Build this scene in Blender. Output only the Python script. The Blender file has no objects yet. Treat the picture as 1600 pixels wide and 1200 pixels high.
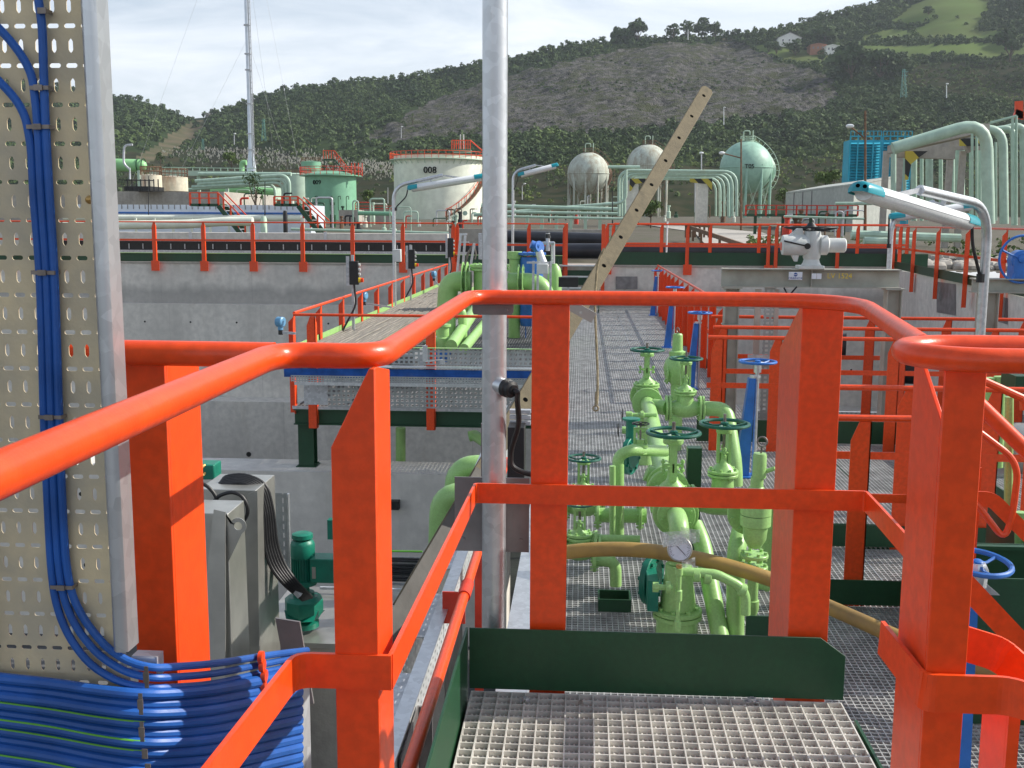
import bpy, bmesh, math, random
import numpy as np
from mathutils import Vector, Matrix, noise
R = math.radians
random.seed(7); RNG = np.random.default_rng(11)
scene = bpy.context.scene
col = scene.collection
# ------------------------------------------------------------------ camera
F = 1700.0; EYE = 1.42
CR = Matrix.Rotation(math.atan(108/F), 3, 'Z') @ Matrix.Rotation(math.pi/2 - math.atan(255/F), 3, 'X') @ Matrix.Rotation(0.005, 3, 'Z')
cam = bpy.data.objects.new('camera', bpy.data.cameras.new('camera')); col.objects.link(cam)
cam.matrix_world = Matrix.Translation((0, 0, EYE)) @ CR.to_4x4()
cam.data.sensor_width = 36; cam.data.lens = 36*F/1600; cam.data.clip_start = .05; cam.data.clip_end = 6000
scene.camera = cam
C0 = Vector((0, 0, EYE))
def P(px, py, Y=None, Z=None, X=None):
    "a photo pixel turned into a point of the place, at a known distance / height / side offset"
    v = CR @ Vector(((px-800)/F, (600-py)/F, -1))
    t = Y/v.y if Y is not None else ((Z-EYE)/v.z if Z is not None else X/v.x)
    return C0 + v*t
# ------------------------------------------------------------------ sky, sun
SUN_AZ, SUN_EL = 77, 36          # azimuth right of straight ahead (+Y), elevation
w = bpy.data.worlds.new('World'); scene.world = w; w.use_nodes = True
nt = w.node_tree; N = nt.nodes; L = nt.links
for n in list(N): N.remove(n)
out = N.new('ShaderNodeOutputWorld'); bg = N.new('ShaderNodeBackground'); bg.inputs[1].default_value = .10
sky = N.new('ShaderNodeTexSky'); sky.sky_type = 'NISHITA'; sky.sun_disc = False
sky.sun_elevation = R(SUN_EL); sky.sun_rotation = R(SUN_AZ); sky.air_density = 1.0; sky.dust_density = 1.2; sky.ozone_density = 1.3
tc = N.new('ShaderNodeTexCoord'); mp = N.new('ShaderNodeMapping'); mp.inputs['Scale'].default_value = (1.3, 1.3, 5.5); mp.inputs['Rotation'].default_value = (.12, .2, .3)
nz = N.new('ShaderNodeTexNoise'); nz.inputs['Scale'].default_value = 2.6; nz.inputs['Detail'].default_value = 9; nz.inputs['Roughness'].default_value = .58; nz.inputs['Distortion'].default_value = .7
cr = N.new('ShaderNodeValToRGB'); cr.color_ramp.elements[0].position = .36; cr.color_ramp.elements[0].color = (.34,.34,.34,1); cr.color_ramp.elements[1].position = .62
mx = N.new('ShaderNodeMix'); mx.data_type = 'RGBA'; mx.inputs[7].default_value = (8.1, 8.5, 9.0, 1)
sp_ = N.new('ShaderNodeSeparateXYZ'); L.new(tc.outputs['Generated'], sp_.inputs[0])
el = N.new('ShaderNodeMapRange'); el.inputs['From Min'].default_value = .22; el.inputs['From Max'].default_value = .6; el.inputs['To Min'].default_value = 1; el.inputs['To Max'].default_value = .27; L.new(sp_.outputs[2], el.inputs[0])
mu = N.new('ShaderNodeMath'); mu.operation = 'MULTIPLY'; L.new(cr.outputs[0], mu.inputs[0]); L.new(el.outputs[0], mu.inputs[1])
L.new(tc.outputs['Generated'], mp.inputs[0]); L.new(mp.outputs[0], nz.inputs[0]); L.new(nz.outputs[0], cr.inputs[0])
L.new(mu.outputs[0], mx.inputs[0]); L.new(sky.outputs[0], mx.inputs[6]); L.new(mx.outputs[2], bg.inputs[0]); L.new(bg.outputs[0], out.inputs[0])
sd = bpy.data.lights.new('sun', 'SUN'); sd.energy = 5.0; sd.angle = R(.5); sd.color = (1, .95, .86)
so = bpy.data.objects.new('sun', sd); col.objects.link(so)
sv = Vector((math.sin(R(SUN_AZ))*math.cos(R(SUN_EL)), math.cos(R(SUN_AZ))*math.cos(R(SUN_EL)), math.sin(R(SUN_EL))))
so.rotation_euler = sv.to_track_quat('Z', 'Y').to_euler(); so.location = (0, 0, 60)
scene.view_settings.view_transform = 'Standard'; scene.view_settings.look = 'None'; scene.view_settings.gamma = 1
scene.view_settings.exposure = 0.42
# ------------------------------------------------------------------ materials
def mat(name, c, rough=.5, metal=0, var=.12, scale=6, c2=None, bump=0, bscale=None, kind='noise', stretch=None, spec=None, coat=0, lo=.35, hi=.65, detail=5):
    m = bpy.data.materials.new(name); m.use_nodes = True
    nt = m.node_tree; N = nt.nodes; L = nt.links; b = N['Principled BSDF']
    b.inputs['Roughness'].default_value = rough; b.inputs['Metallic'].default_value = metal
    if spec is not None: b.inputs['Specular IOR Level'].default_value = spec
    if coat: b.inputs['Coat Weight'].default_value = coat; b.inputs['Coat Roughness'].default_value = .12
    tc = N.new('ShaderNodeTexCoord'); mp = N.new('ShaderNodeMapping')
    if stretch: mp.inputs['Scale'].default_value = stretch
    L.new(tc.outputs['Object'], mp.inputs[0])
    if kind == 'voronoi':
        t = N.new('ShaderNodeTexVoronoi'); t.inputs['Scale'].default_value = scale; src = t.outputs['Color']
    else:
        t = N.new('ShaderNodeTexNoise'); t.inputs['Scale'].default_value = scale; t.inputs['Detail'].default_value = detail; src = t.outputs[0]
    L.new(mp.outputs[0], t.inputs['Vector'])
    r = N.new('ShaderNodeValToRGB'); e = r.color_ramp.elements
    e[0].position = lo; e[1].position = hi
    if c2 is None:
        e[0].color = tuple(x*(1-var) for x in c)+(1,); e[1].color = tuple(min(1, x*(1+var)) for x in c)+(1,)
    else:
        e[0].color = tuple(c2)+(1,); e[1].color = tuple(c)+(1,)
    L.new(src, r.inputs[0]); L.new(r.outputs[0], b.inputs['Base Color'])
    if bump:
        n2 = N.new('ShaderNodeTexNoise'); n2.inputs['Scale'].default_value = bscale or scale*6; n2.inputs['Detail'].default_value = 4
        L.new(mp.outputs[0], n2.inputs['Vector'])
        bp = N.new('ShaderNodeBump'); bp.inputs['Strength'].default_value = bump; bp.inputs['Distance'].default_value = .02
        L.new(n2.outputs[0], bp.inputs['Height']); L.new(bp.outputs[0], b.inputs['Normal'])
    return m
def stained(name, c, cdark, crust, rough=.8, seam=0, sc=.6, bump=.12, rust_lo=.6):
    "concrete / weathered paint: blotches, streaks running down, optional vertical board seams"
    m = mat(name, c, rough, 0, .1, sc*14, bump=bump, bscale=sc*60)
    nt = m.node_tree; N = nt.nodes; L = nt.links; b = N['Principled BSDF']
    base = b.inputs['Base Color'].links[0].from_socket
    tc = N.new('ShaderNodeTexCoord')
    def layer(base, colr, scl, stretch, lo, hi, amt):
        mp = N.new('ShaderNodeMapping'); mp.inputs['Scale'].default_value = stretch; L.new(tc.outputs['Object'], mp.inputs[0])
        n = N.new('ShaderNodeTexNoise'); n.inputs['Scale'].default_value = scl; n.inputs['Detail'].default_value = 7; n.inputs['Roughness'].default_value = .65
        L.new(mp.outputs[0], n.inputs['Vector'])
        r = N.new('ShaderNodeMapRange'); r.inputs['From Min'].default_value = lo; r.inputs['From Max'].default_value = hi; r.inputs['To Max'].default_value = amt
        L.new(n.outputs[0], r.inputs[0])
        x = N.new('ShaderNodeMix'); x.data_type = 'RGBA'; L.new(r.outputs[0], x.inputs[0]); L.new(base, x.inputs[6]); x.inputs[7].default_value = tuple(colr)+(1,)
        return x.outputs[2]
    base = layer(base, cdark, sc, (1, 1, 1), .45, .75, .8)
    base = layer(base, cdark, sc*5, (1, 1, .12), .5, .8, .7)
    base = layer(base, crust, sc*3, (1, 1, .25), rust_lo, rust_lo+.15, .6)
    if seam:
        sp = N.new('ShaderNodeSeparateXYZ'); L.new(tc.outputs['Object'], sp.inputs[0])
        a = N.new('ShaderNodeMath'); a.operation = 'ADD'; L.new(sp.outputs[0], a.inputs[0]); L.new(sp.outputs[1], a.inputs[1])
        pp = N.new('ShaderNodeMath'); pp.operation = 'PINGPONG'; pp.inputs[1].default_value = seam/2; L.new(a.outputs[0], pp.inputs[0])
        lt = N.new('ShaderNodeMath'); lt.operation = 'LESS_THAN'; lt.inputs[1].default_value = .012; L.new(pp.outputs[0], lt.inputs[0])
        ml = N.new('ShaderNodeMath'); ml.operation = 'MULTIPLY'; ml.inputs[1].default_value = .45; L.new(lt.outputs[0], ml.inputs[0])
        x = N.new('ShaderNodeMix'); x.data_type = 'RGBA'; L.new(ml.outputs[0], x.inputs[0]); L.new(base, x.inputs[6]); x.inputs[7].default_value = tuple(cdark)+(1,)
        base = x.outputs[2]
    L.new(base, b.inputs['Base Color'])
    return m
def holes(m, px, pz, wx, wz, axes=('X', 'Z')):
    "punched holes in a thin sheet: a regular grid of openings"
    nt = m.node_tree; N = nt.nodes; L = nt.links; b = N['Principled BSDF']; o = [n for n in N if n.type == 'OUTPUT_MATERIAL'][0]
    tc = N.new('ShaderNodeTexCoord'); sp = N.new('ShaderNodeSeparateXYZ'); L.new(tc.outputs['Object'], sp.inputs[0])
    t = []
    for ax, p, wd in ((axes[0], px, wx), (axes[1], pz, wz)):
        q = N.new('ShaderNodeMath'); q.operation = 'PINGPONG'; q.inputs[1].default_value = p/2; L.new(sp.outputs[ax], q.inputs[0])
        l = N.new('ShaderNodeMath'); l.operation = 'LESS_THAN'; l.inputs[1].default_value = wd/2; L.new(q.outputs[0], l.inputs[0]); t.append(l)
    ml = N.new('ShaderNodeMath'); ml.operation = 'MULTIPLY'; L.new(t[0].outputs[0], ml.inputs[0]); L.new(t[1].outputs[0], ml.inputs[1])
    tr = N.new('ShaderNodeBsdfTransparent'); ms = N.new('ShaderNodeMixShader')
    L.new(ml.outputs[0], ms.inputs[0]); L.new(b.outputs[0], ms.inputs[1]); L.new(tr.outputs[0], ms.inputs[2]); L.new(ms.outputs[0], o.inputs['Surface'])
    return m
M = {}
M['red'] = stained('red_paint', (.82, .072, .008), (.75, .062, .008), (.56, .05, .014), .34, 0, 3.0, .03, .70)
M['redb'] = mat('red_paint_weathered', (.55, .035, .012), .5, 0, .2, 8, bump=.1, bscale=30)
M['dgreen'] = stained('dark_green_paint', (.010, .062, .024), (.006, .045, .018), (.09, .11, .08), .45, 0, 4.0, .04, .70)
M['lgreen'] = stained('light_green_paint', (.33, .56, .195), (.27, .48, .15), (.30, .27, .12), .36, 0, 6.0, .04, .68)
M['wheel'] = mat('wheel_green_paint', (.006, .10, .065), .35, 0, .15, 20, spec=.5)
M['motor'] = mat('motor_green_paint', (.005, .17, .11), .42, 0, .15, 10, bump=.1, bscale=50)
M['blue'] = mat('blue_paint', (.025, .15, .50), .4, 0, .15, 7, bump=.05)
M['galv'] = mat('galvanised_steel', (.60, .62, .64), .36, .78, .10, 40, kind='voronoi', lo=.1, hi=.9, bump=.06, bscale=14)
M['galvd'] = mat('dull_galvanised_steel', (.52, .53, .55), .5, .55, .16, 30, kind='voronoi', lo=.1, hi=.9, bump=.05, bscale=14)
M['tray'] = mat('brushed_steel_warm_lit', (.74, .61, .38), .55, .1, .22, 9, c2=(.50, .44, .32), bump=.08, bscale=50)  # warm light falling on the tray is worked into this beige base colour
M['stain'] = mat('stainless_steel', (.44, .435, .40), .35, .7, .12, 4, bump=.05, bscale=9)
M['plate'] = mat('grey_steel_plate', (.23, .22, .22), .5, .5, .2, 6, bump=.06)
M['tan'] = mat('tan_grey_paint', (.42, .42, .36), .6, 0, .12, 5, c2=(.33, .32, .27), bump=.06)
M['actu'] = mat('actuator_grey_paint', (.62, .64, .62), .4, 0, .08, 8, bump=.05)
M['grate'] = mat('grating_steel', (.50, .50, .49), .5, .45, .22, 9, bump=.05)
M['gnear'] = mat('near_grating_steel', (.62, .60, .55), .5, .2, .15, 9, bump=.05)
M['dstrip'] = mat('dark_lower_strip', (.085, .08, .07), .6, .2, .2, 5, bump=.06)
M['grate2'] = mat('dark_grating_steel', (.26, .26, .265), .55, .4, .25, 5, bump=.05)
M['cable'] = mat('blue_cable_sheath', (.016, .095, .36), .42, 0, .22, 9, bump=.03, spec=.4)
M['cabley'] = mat('green_yellow_stripe', (.12, .42, .03), .5, 0, .1, 9)
M['black'] = mat('black_rubber', (.012, .012, .013), .5, 0, .3, 12, bump=.05)
M['blackp'] = mat('black_coated_pipe', (.022, .024, .032), .42, 0, .35, 1.5, bump=.06)
M['cgrey'] = mat('grey_beige_cable', (.20, .18, .15), .6, 0, .3, 8, stretch=(14, .3, 3))
M['conc'] = stained('cast_concrete', (.70, .665, .60), (.50, .475, .43), (.50, .45, .36), .85, 2.6, .45)
def damp_band(m, zlo, h):
    nt = m.node_tree; N = nt.nodes; L = nt.links; b = N['Principled BSDF']; base = b.inputs['Base Color'].links[0].from_socket
    tc = N.new('ShaderNodeTexCoord'); sp = N.new('ShaderNodeSeparateXYZ'); L.new(tc.outputs['Object'], sp.inputs[0]); mp = N.new('ShaderNodeMapping'); mp.inputs['Scale'].default_value = (1, 1, .15); L.new(tc.outputs['Object'], mp.inputs[0])
    n = N.new('ShaderNodeTexNoise'); n.inputs['Scale'].default_value = 1.6; n.inputs['Detail'].default_value = 8; L.new(mp.outputs[0], n.inputs['Vector'])
    ad = N.new('ShaderNodeMath'); ad.operation = 'MULTIPLY_ADD'; ad.inputs[1].default_value = -1.1*h; L.new(n.outputs[0], ad.inputs[0]); L.new(sp.outputs[2], ad.inputs[2])
    r = N.new('ShaderNodeMapRange'); r.inputs['From Min'].default_value = zlo+.05*h; r.inputs['From Max'].default_value = zlo+.5*h; r.inputs['To Min'].default_value = .5; r.inputs['To Max'].default_value = 0; L.new(ad.outputs[0], r.inputs[0])
    g = N.new('ShaderNodeMath'); g.operation = 'GREATER_THAN'; g.inputs[1].default_value = zlo; L.new(sp.outputs[2], g.inputs[0]); q = N.new('ShaderNodeMath'); q.operation = 'MULTIPLY'; L.new(g.outputs[0], q.inputs[0]); L.new(r.outputs[0], q.inputs[1])
    x = N.new('ShaderNodeMix'); x.data_type = 'RGBA'; L.new(q.outputs[0], x.inputs[0]); L.new(base, x.inputs[6]); x.inputs[7].default_value = (.17, .17, .165, 1); L.new(x.outputs[2], b.inputs['Base Color']); return m
M['concf'] = damp_band(stained('far_wall_concrete', (.70, .665, .60), (.50, .475, .43), (.50, .45, .36), .85, 2.6, .45), P(300, 474, Y=30).z, .55)
M['conc2'] = stained('rough_concrete', (.42, .39, .34), (.24, .22, .20), (.40, .30, .20), .9, 0, .5, .3)
M['gpaint'] = stained('pale_green_tank_paint', (.46, .60, .47), (.40, .52, .42), (.42, .45, .34), .55, 0, .12, .02)
M['gpipe'] = stained('pale_green_pipe_paint', (.42, .57, .46), (.32, .46, .36), (.36, .34, .22), .5, 0, .3, .03)
M['g009'] = stained('mid_green_tank_paint', (.20, .44, .28), (.17, .37, .25), (.25, .36, .25), .5, 0, .12, .02)
M['vgreen'] = mat('bright_green_vessel_paint', (.27, .56, .25), .45, 0, .08, .8)
M['w008'] = stained('off_white_tank_paint', (.76, .79, .67), (.60, .63, .52), (.58, .58, .46), .5, 0, .1, .02)
M['rusty'] = stained('rusty_cream_tank', (.60, .56, .44), (.45, .40, .30), (.36, .14, .05), .8, 0, .35, .05, .5)
M['sph'] = stained('weathered_sphere_paint', (.50, .55, .48), (.38, .38, .30), (.24, .17, .10), .75, 0, .3, .05, .46)
M['sph3'] = stained('green_sphere_paint', (.30, .50, .39), (.26, .43, .34), (.3, .42, .3), .5, 0, .12, .02, .7)
M['wood'] = stained('weathered_timber', (.145, .118, .068), (.085, .068, .042), (.045, .035, .02), .8, 0, 2.5, .2, .56)
M['rope'] = mat('hemp_rope', (.38, .31, .19), .9, 0, .3, 60, bump=.5, bscale=300)
M['hose'] = mat('ochre_hose', (.40, .25, .06), .5, 0, .25, 6, c2=(.20, .13, .05), lo=.2, bump=.06)
M['teal'] = mat('teal_plastic', (.01, .30, .36), .3, 0, .08, 9)
M['white'] = mat('white_plastic', (.80, .82, .82), .35, 0, .05, 9)
M['clear'] = mat('ribbed_lamp_plastic', (.72, .74, .74), .2, 0, .08, 40, stretch=(1, 1, 6))
M['brass'] = mat('brass', (.55, .34, .12), .35, .8, .15, 20)
M['steel'] = mat('worn_steel', (.24, .21, .19), .45, .7, .25, 30)
M['yellow'] = mat('yellow_paint', (.75, .55, .03), .5, 0, .1, 9)
M['cool'] = mat('cooling_tower_blue', (.015, .36, .50), .6, 0, .12, 1, bump=.05)
M['shed'] = stained('grey_shed_sheet', (.42, .44, .40), (.33, .35, .32), (.34, .31, .25), .7, 1.0, .3)
M['silver'] = mat('aluminium_cladding', (.72, .78, .86), .45, .3, .07, 1.2)
M['soil'] = stained('plant_soil', (.10, .085, .06), (.055, .05, .03), (.05, .065, .02), .95, 0, .25, .5, .5)
M['road'] = stained('gravel_road', (.42, .39, .35), (.30, .28, .25), (.26, .25, .2), .95, 0, .3, .2)
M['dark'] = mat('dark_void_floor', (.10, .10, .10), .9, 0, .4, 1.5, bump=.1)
M['water'] = mat('basin_water', (.03, .035, .03), .12, 0, .3, 2, bump=.2)
M['brown'] = mat('rusty_pole', (.16, .09, .05), .8, 0, .3, 6)
M['ink'] = mat('black_lettering', (.006, .006, .006), .9, 0, .05, 5, spec=0)
M['inkb'] = mat('blue_lettering', (.01, .05, .25), .6, 0, .05, 5)
M['bark'] = mat('bark', (.10, .075, .05), .9, 0, .3, 9, bump=.4)
M['house'] = mat('whitewashed_wall', (.78, .77, .73), .8, 0, .05, 1)
M['tile'] = mat('terracotta_roof', (.34, .16, .10), .8, 0, .2, 3)
M['dial'] = mat('gauge_dial', (.66, .68, .74), .25, 0, .05, 30)
M['label_'] = mat('white_sticker', (.70, .74, .80), .5, 0, .05, 9)
pf = M['foil'] = mat('torn_clear_wrap', (.72, .74, .70), .2, 0, .05, 30, bump=.8, bscale=60)
pf.node_tree.nodes['Principled BSDF'].inputs['Alpha'].default_value = .45
M['lblue'] = mat('light_blue_enamel', (.12, .30, .48), .4, 0, .1, 9)
M['gasket'] = mat('dark_gasket', (.02, .02, .018), .8, 0, .1, 9)
M['perf'] = holes(mat('perforated_sheet', (.40, .42, .42), .5, .5, .12, 9), .062, .055, .036, .030)
M['perfy'] = holes(mat('perforated_tray_side', (.62, .64, .64), .45, .5, .12, 9), .060, .034, .022, .007, ('Y', 'Z'))
M['perfs'] = holes(mat('finely_perforated_sheet', (.40, .42, .42), .5, .5, .12, 9), .035, .03, .018, .014)
M['perfd'] = holes(mat('perforated_dark_sheet', (.30, .31, .32), .5, .5, .12, 9), .06, .07, .024, .03)
M['perfg'] = holes(mat('far_slotted_sheet', (.40, .42, .42), .5, .5, .12, 9), .085, .075, .014, .045)
def stripes(name, c1, c2, p, ang=45):
    m = mat(name, c1, .6); nt = m.node_tree; N = nt.nodes; L = nt.links; b = N['Principled BSDF']
    tc = N.new('ShaderNodeTexCoord'); sp = N.new('ShaderNodeSeparateXYZ'); L.new(tc.outputs['Object'], sp.inputs[0])
    a = N.new('ShaderNodeMath'); a.operation = 'ADD'; L.new(sp.outputs[0], a.inputs[0]); L.new(sp.outputs[2], a.inputs[1])
    q = N.new('ShaderNodeMath'); q.operation = 'PINGPONG'; q.inputs[1].default_value = p; L.new(a.outputs[0], q.inputs[0])
    g = N.new('ShaderNodeMath'); g.operation = 'GREATER_THAN'; g.inputs[1].default_value = p/2; L.new(q.outputs[0], g.inputs[0])
    x = N.new('ShaderNodeMix'); x.data_type = 'RGBA'; L.new(g.outputs[0], x.inputs[0]); x.inputs[6].default_value = c1+(1,); x.inputs[7].default_value = c2+(1,)
    L.new(x.outputs[2], b.inputs['Base Color']); return m
M['hazard'] = stripes('hazard_stripes', (.50, .40, .05), (.02, .02, .02), .55)
M['galvgreen'] = mat('bluish_green_lattice', (.12, .30, .26), .6)
# ------------------------------------------------------------------ mesh builder
def frame(d):
    d = Vector(d).normalized(); up = Vector((0, 0, 1)) if abs(d.z) < .9 else Vector((0, 1, 0))
    a = d.cross(up).normalized(); b = a.cross(d).normalized(); return d, a, b
def fillet(pts, r, k=5):
    pts = [Vector(p) for p in pts]; o = [pts[0]]
    for i in range(1, len(pts)-1):
        a, b, c = pts[i-1], pts[i], pts[i+1]; u = (a-b); v = (c-b)
        ri = r[i] if isinstance(r, (list, tuple)) else r
        q = min(ri, u.length*.48, v.length*.48); p0 = b+u.normalized()*q; p1 = b+v.normalized()*q
        for j in range(k+1):
            t = j/k; o.append(p0*(1-t)**2 + b*2*t*(1-t) + p1*t*t)
    o.append(pts[-1]); return o
class MB:
    def __init__(s): s.v = []; s.f = []; s.m = []; s.cur = 0
    def add(s, vs, fs):
        n = len(s.v); s.v += [tuple(v) for v in vs]; s.f += [tuple(i+n for i in f) for f in fs]; s.m += [s.cur]*len(fs); return s
    def bx(s, x0, x1, y0, y1, z0, z1):
        v = [(x, y, z) for z in (z0, z1) for y in (y0, y1) for x in (x0, x1)]
        return s.add(v, [(0,2,3,1), (4,5,7,6), (0,1,5,4), (2,6,7,3), (0,4,6,2), (1,3,7,5)])
    def bar(s, p0, p1, w, h, up=None):
        "rectangular bar from p0 to p1, w sideways, h along up"
        p0 = Vector(p0); p1 = Vector(p1); d = (p1-p0).normalized()
        up = Vector(up) if up is not None else (Vector((0, 0, 1)) if abs(d.z) < .95 else Vector((0, 1, 0)))
        a = d.cross(up).normalized(); b = a.cross(d).normalized()
        v = [p+a*(w/2*i)+b*(h/2*j) for p in (p0, p1) for j in (-1, 1) for i in (-1, 1)]
        return s.add(v, [(0,2,3,1), (4,5,7,6), (0,1,5,4), (2,6,7,3), (0,4,6,2), (1,3,7,5)])
    def tube(s, pts, r, n=12, caps=True, closed=False):
        pts = [Vector(p) for p in pts]; m = len(pts)
        ds = [(pts[(i+1) % m]-pts[i-1] if closed else pts[min(i+1, m-1)]-pts[max(i-1, 0)]).normalized() for i in range(m)]
        _, a, b = frame(ds[0]); vs = []
        for i in range(m):
            d = ds[i]; a = (a-d*a.dot(d)).normalized(); b = d.cross(a)
            rr = r[i] if isinstance(r, (list, tuple)) else r
            vs += [pts[i]+(a*math.cos(2*math.pi*j/n)+b*math.sin(2*math.pi*j/n))*rr for j in range(n)]
        fs = []
        for i in range(m if closed else m-1):
            for j in range(n):
                k = (i+1) % m; fs.append((i*n+j, i*n+(j+1) % n, k*n+(j+1) % n, k*n+j))
        if caps and not closed: fs += [tuple(range(n-1, -1, -1)), tuple((m-1)*n+j for j in range(n))]
        return s.add(vs, fs)
    def cyl(s, p0, p1, r0, r1=None, n=16): return s.tube([p0, p1], [r0, r0 if r1 is None else r1], n)
    def lathe(s, prof, o=(0, 0, 0), ax=(0, 0, 1), n=20):
        d, a, b = frame(ax); o = Vector(o); vs = []
        for r, h in prof: vs += [o+d*h+(a*math.cos(2*math.pi*j/n)+b*math.sin(2*math.pi*j/n))*max(r, 1e-4) for j in range(n)]
        fs = [(i*n+j, i*n+(j+1) % n, (i+1)*n+(j+1) % n, (i+1)*n+j) for i in range(len(prof)-1) for j in range(n)]
        fs += [tuple(range(n-1, -1, -1)), tuple((len(prof)-1)*n+j for j in range(n))]
        return s.add(vs, fs)
    def prism(s, poly, ext):
        poly = [Vector(p) for p in poly]; e = Vector(ext); n = len(poly)
        return s.add(poly+[p+e for p in poly], [tuple(range(n-1, -1, -1)), tuple(range(n, 2*n))]+[(i, (i+1) % n, (i+1) % n+n, i+n) for i in range(n)])
    def torus(s, c, ax, Rr, r, n=28, k=8):
        d, a, b = frame(ax); c = Vector(c)
        return s.tube([c+(a*math.cos(2*math.pi*i/n)+b*math.sin(2*math.pi*i/n))*Rr for i in range(n)], r, k, closed=True)
    def sphere(s, c, r, n=16, m=10, sc=(1, 1, 1)):
        c = Vector(c); vs = [c+Vector((0, 0, r*sc[2]))]
        for i in range(1, m):
            t = math.pi*i/m
            for j in range(n):
                q = 2*math.pi*j/n; vs.append(c+Vector((r*math.sin(t)*math.cos(q)*sc[0], r*math.sin(t)*math.sin(q)*sc[1], r*math.cos(t)*sc[2])))
        vs.append(c-Vector((0, 0, r*sc[2]))); e = len(vs)-1
        fs = [(0, 1+j, 1+(j+1) % n) for j in range(n)]
        for i in range(m-2):
            fs += [(1+i*n+j, 1+(i+1)*n+j, 1+(i+1)*n+(j+1) % n, 1+i*n+(j+1) % n) for j in range(n)]
        fs += [(e, 1+(m-2)*n+(j+1) % n, 1+(m-2)*n+j) for j in range(n)]
        return s.add(vs, fs)
    def bolts(s, c, ax, Rr, r, h, n=8, ph=0.3):
        d, a, b = frame(ax); c = Vector(c)
        for i in range(n):
            q = 2*math.pi*i/n+ph; p = c+(a*math.cos(q)+b*math.sin(q))*Rr
            s.cyl(p-d*h/2, p+d*h/2, r, n=6)
        return s
    def build(s, name, m, parent=None, bevel=0, ang=32):
        me = bpy.data.meshes.new(name); me.from_pydata(s.v, [], s.f)
        ms = m if isinstance(m, (list, tuple)) else [m]
        for q in ms: me.materials.append(M[q] if isinstance(q, str) else q)
        if len(ms) > 1: me.polygons.foreach_set('material_index', s.m)
        me.shade_smooth(); me.set_sharp_from_angle(angle=R(ang)); me.update()
        o = bpy.data.objects.new(name, me); col.objects.link(o)
        if parent is not None:
            o.parent = parent; o.matrix_parent_inverse = Matrix.Translation(-parent.location) if parent.type == 'EMPTY' else Matrix.Identity(4)
        if bevel:
            b = o.modifiers.new('bevel', 'BEVEL'); b.width = bevel; b.segments = 2; b.limit_method = 'ANGLE'; b.angle_limit = R(40)
        return o
def tag(o, label=None, cat=None, group=None, kind=None):
    if label: o['label'] = label
    if cat: o['category'] = cat
    if group: o['group'] = group
    if kind: o['kind'] = kind
    return o
def thing(name, label, cat, loc=(0, 0, 0), group=None):
    o = bpy.data.objects.new(name, None); col.objects.link(o); o.location = loc; o.empty_display_size = .1
    return tag(o, label, cat, group)
def copy_tree(o, parent=None):
    c = o.copy(); col.objects.link(c)
    if parent is not None: c.parent = parent
    for ch in list(o.children): copy_tree(ch, c)
    return c
def struct(name, mb, m, **k): return tag(mb.build(name, m, **k), kind='structure')
def text_mesh(name, s, size, m, parent, Mx, ext=.002, font=None):
    "raised or painted letters as a real mesh"
    cu = bpy.data.curves.new('t', 'FONT'); cu.body = s; cu.size = size; cu.extrude = ext; cu.align_x = 'CENTER'; cu.align_y = 'CENTER'; cu.resolution_u = 3
    ob = bpy.data.objects.new('t', cu); col.objects.link(ob)
    me = bpy.data.meshes.new_from_object(ob); bpy.data.objects.remove(ob); me.transform(Mx); me.materials.clear(); me.materials.append(M[m])
    o = bpy.data.objects.new(name, me); col.objects.link(o)
    if parent is not None: o.parent = parent; o.matrix_parent_inverse = Matrix.Translation(-parent.location) if parent.type == 'EMPTY' else Matrix.Identity(4)
    return o
FACE = Matrix.Rotation(math.pi/2, 4, 'X')     # text lying in XZ, read from -Y
ZW = -.93        # lower walkway level
ZR = 1.20        # near handrail centre
# ================================================================== NEAR HANDRAIL
rail = thing('handrail', 'large orange red tube handrail nearest the camera, wrapping round the small grating platform', 'handrail', P(779, 990, Z=0))
def Zr(px, py): return P(px, py, Z=ZR)
TR = .0212
p_near = P(-130, 803, X=P(0, 741, Z=ZR).x); p_near.z = ZR
c1, c2 = Zr(440, 553), Zr(592, 558)
c1.x = P(0, 741, Z=ZR).x; c3 = Zr(742, 464); c4 = Zr(1322, 465); c5 = Zr(1442, 541)
c4.y = c3.y+.0; 
c3.x = c2.x + .0
loopL1, loopL2 = Zr(1655, 541), Zr(1655, 566)
tp = MB(); tp.tube(fillet([p_near, c1, c2, c3, c4, c5], [0, .10, .10, .09, .34, 0], 7), TR, 16)
tp.build('top_rail', 'red', rail)
t2 = MB(); a0 = Zr(120, 545); a0.y = c2.y+.02; t2.tube([a0, Vector((c1.x+.0, c2.y+.01, ZR))], TR, 16); t2.build('top_rail', 'red', rail)
def Lpost(px0, px1, Y, back, ztop=ZR-.015, zbot=-.12, cham=0, side='r', topw=None, chz=.0, th=.008):
    "flat plate facing the camera with a second flange running back from one edge"
    x0 = P(px0, 800, Y=Y).x; x1 = P(px1, 800, Y=Y).x; mb = MB()
    if cham: poly = [(x0, Y, zbot), (x1, Y, zbot), (x1, Y, ztop), (x1-(x1-x0)*.12, Y, ztop), (x0, Y, ztop-cham)]
    else: poly = [(x0, Y, zbot), (x1, Y, zbot), (x1, Y, ztop), (x0, Y, ztop)]
    mb.prism(poly, (0, th, 0))
    xs = x1-th if side == 'r' else x0; t = .02
    yb = Y+th+.001
    mb.prism([(xs, yb, zbot), (xs, yb+back, zbot), (xs, yb+back, ztop-chz), (xs, yb+back-.02, ztop-.0), (xs, yb, ztop)] if chz == 0 else
             [(xs, yb, zbot), (xs, yb+back, zbot), (xs, yb+back, ztop-chz), (xs, yb+.015, ztop), (xs, yb, ztop)], (th, 0, 0))
    return mb
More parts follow.
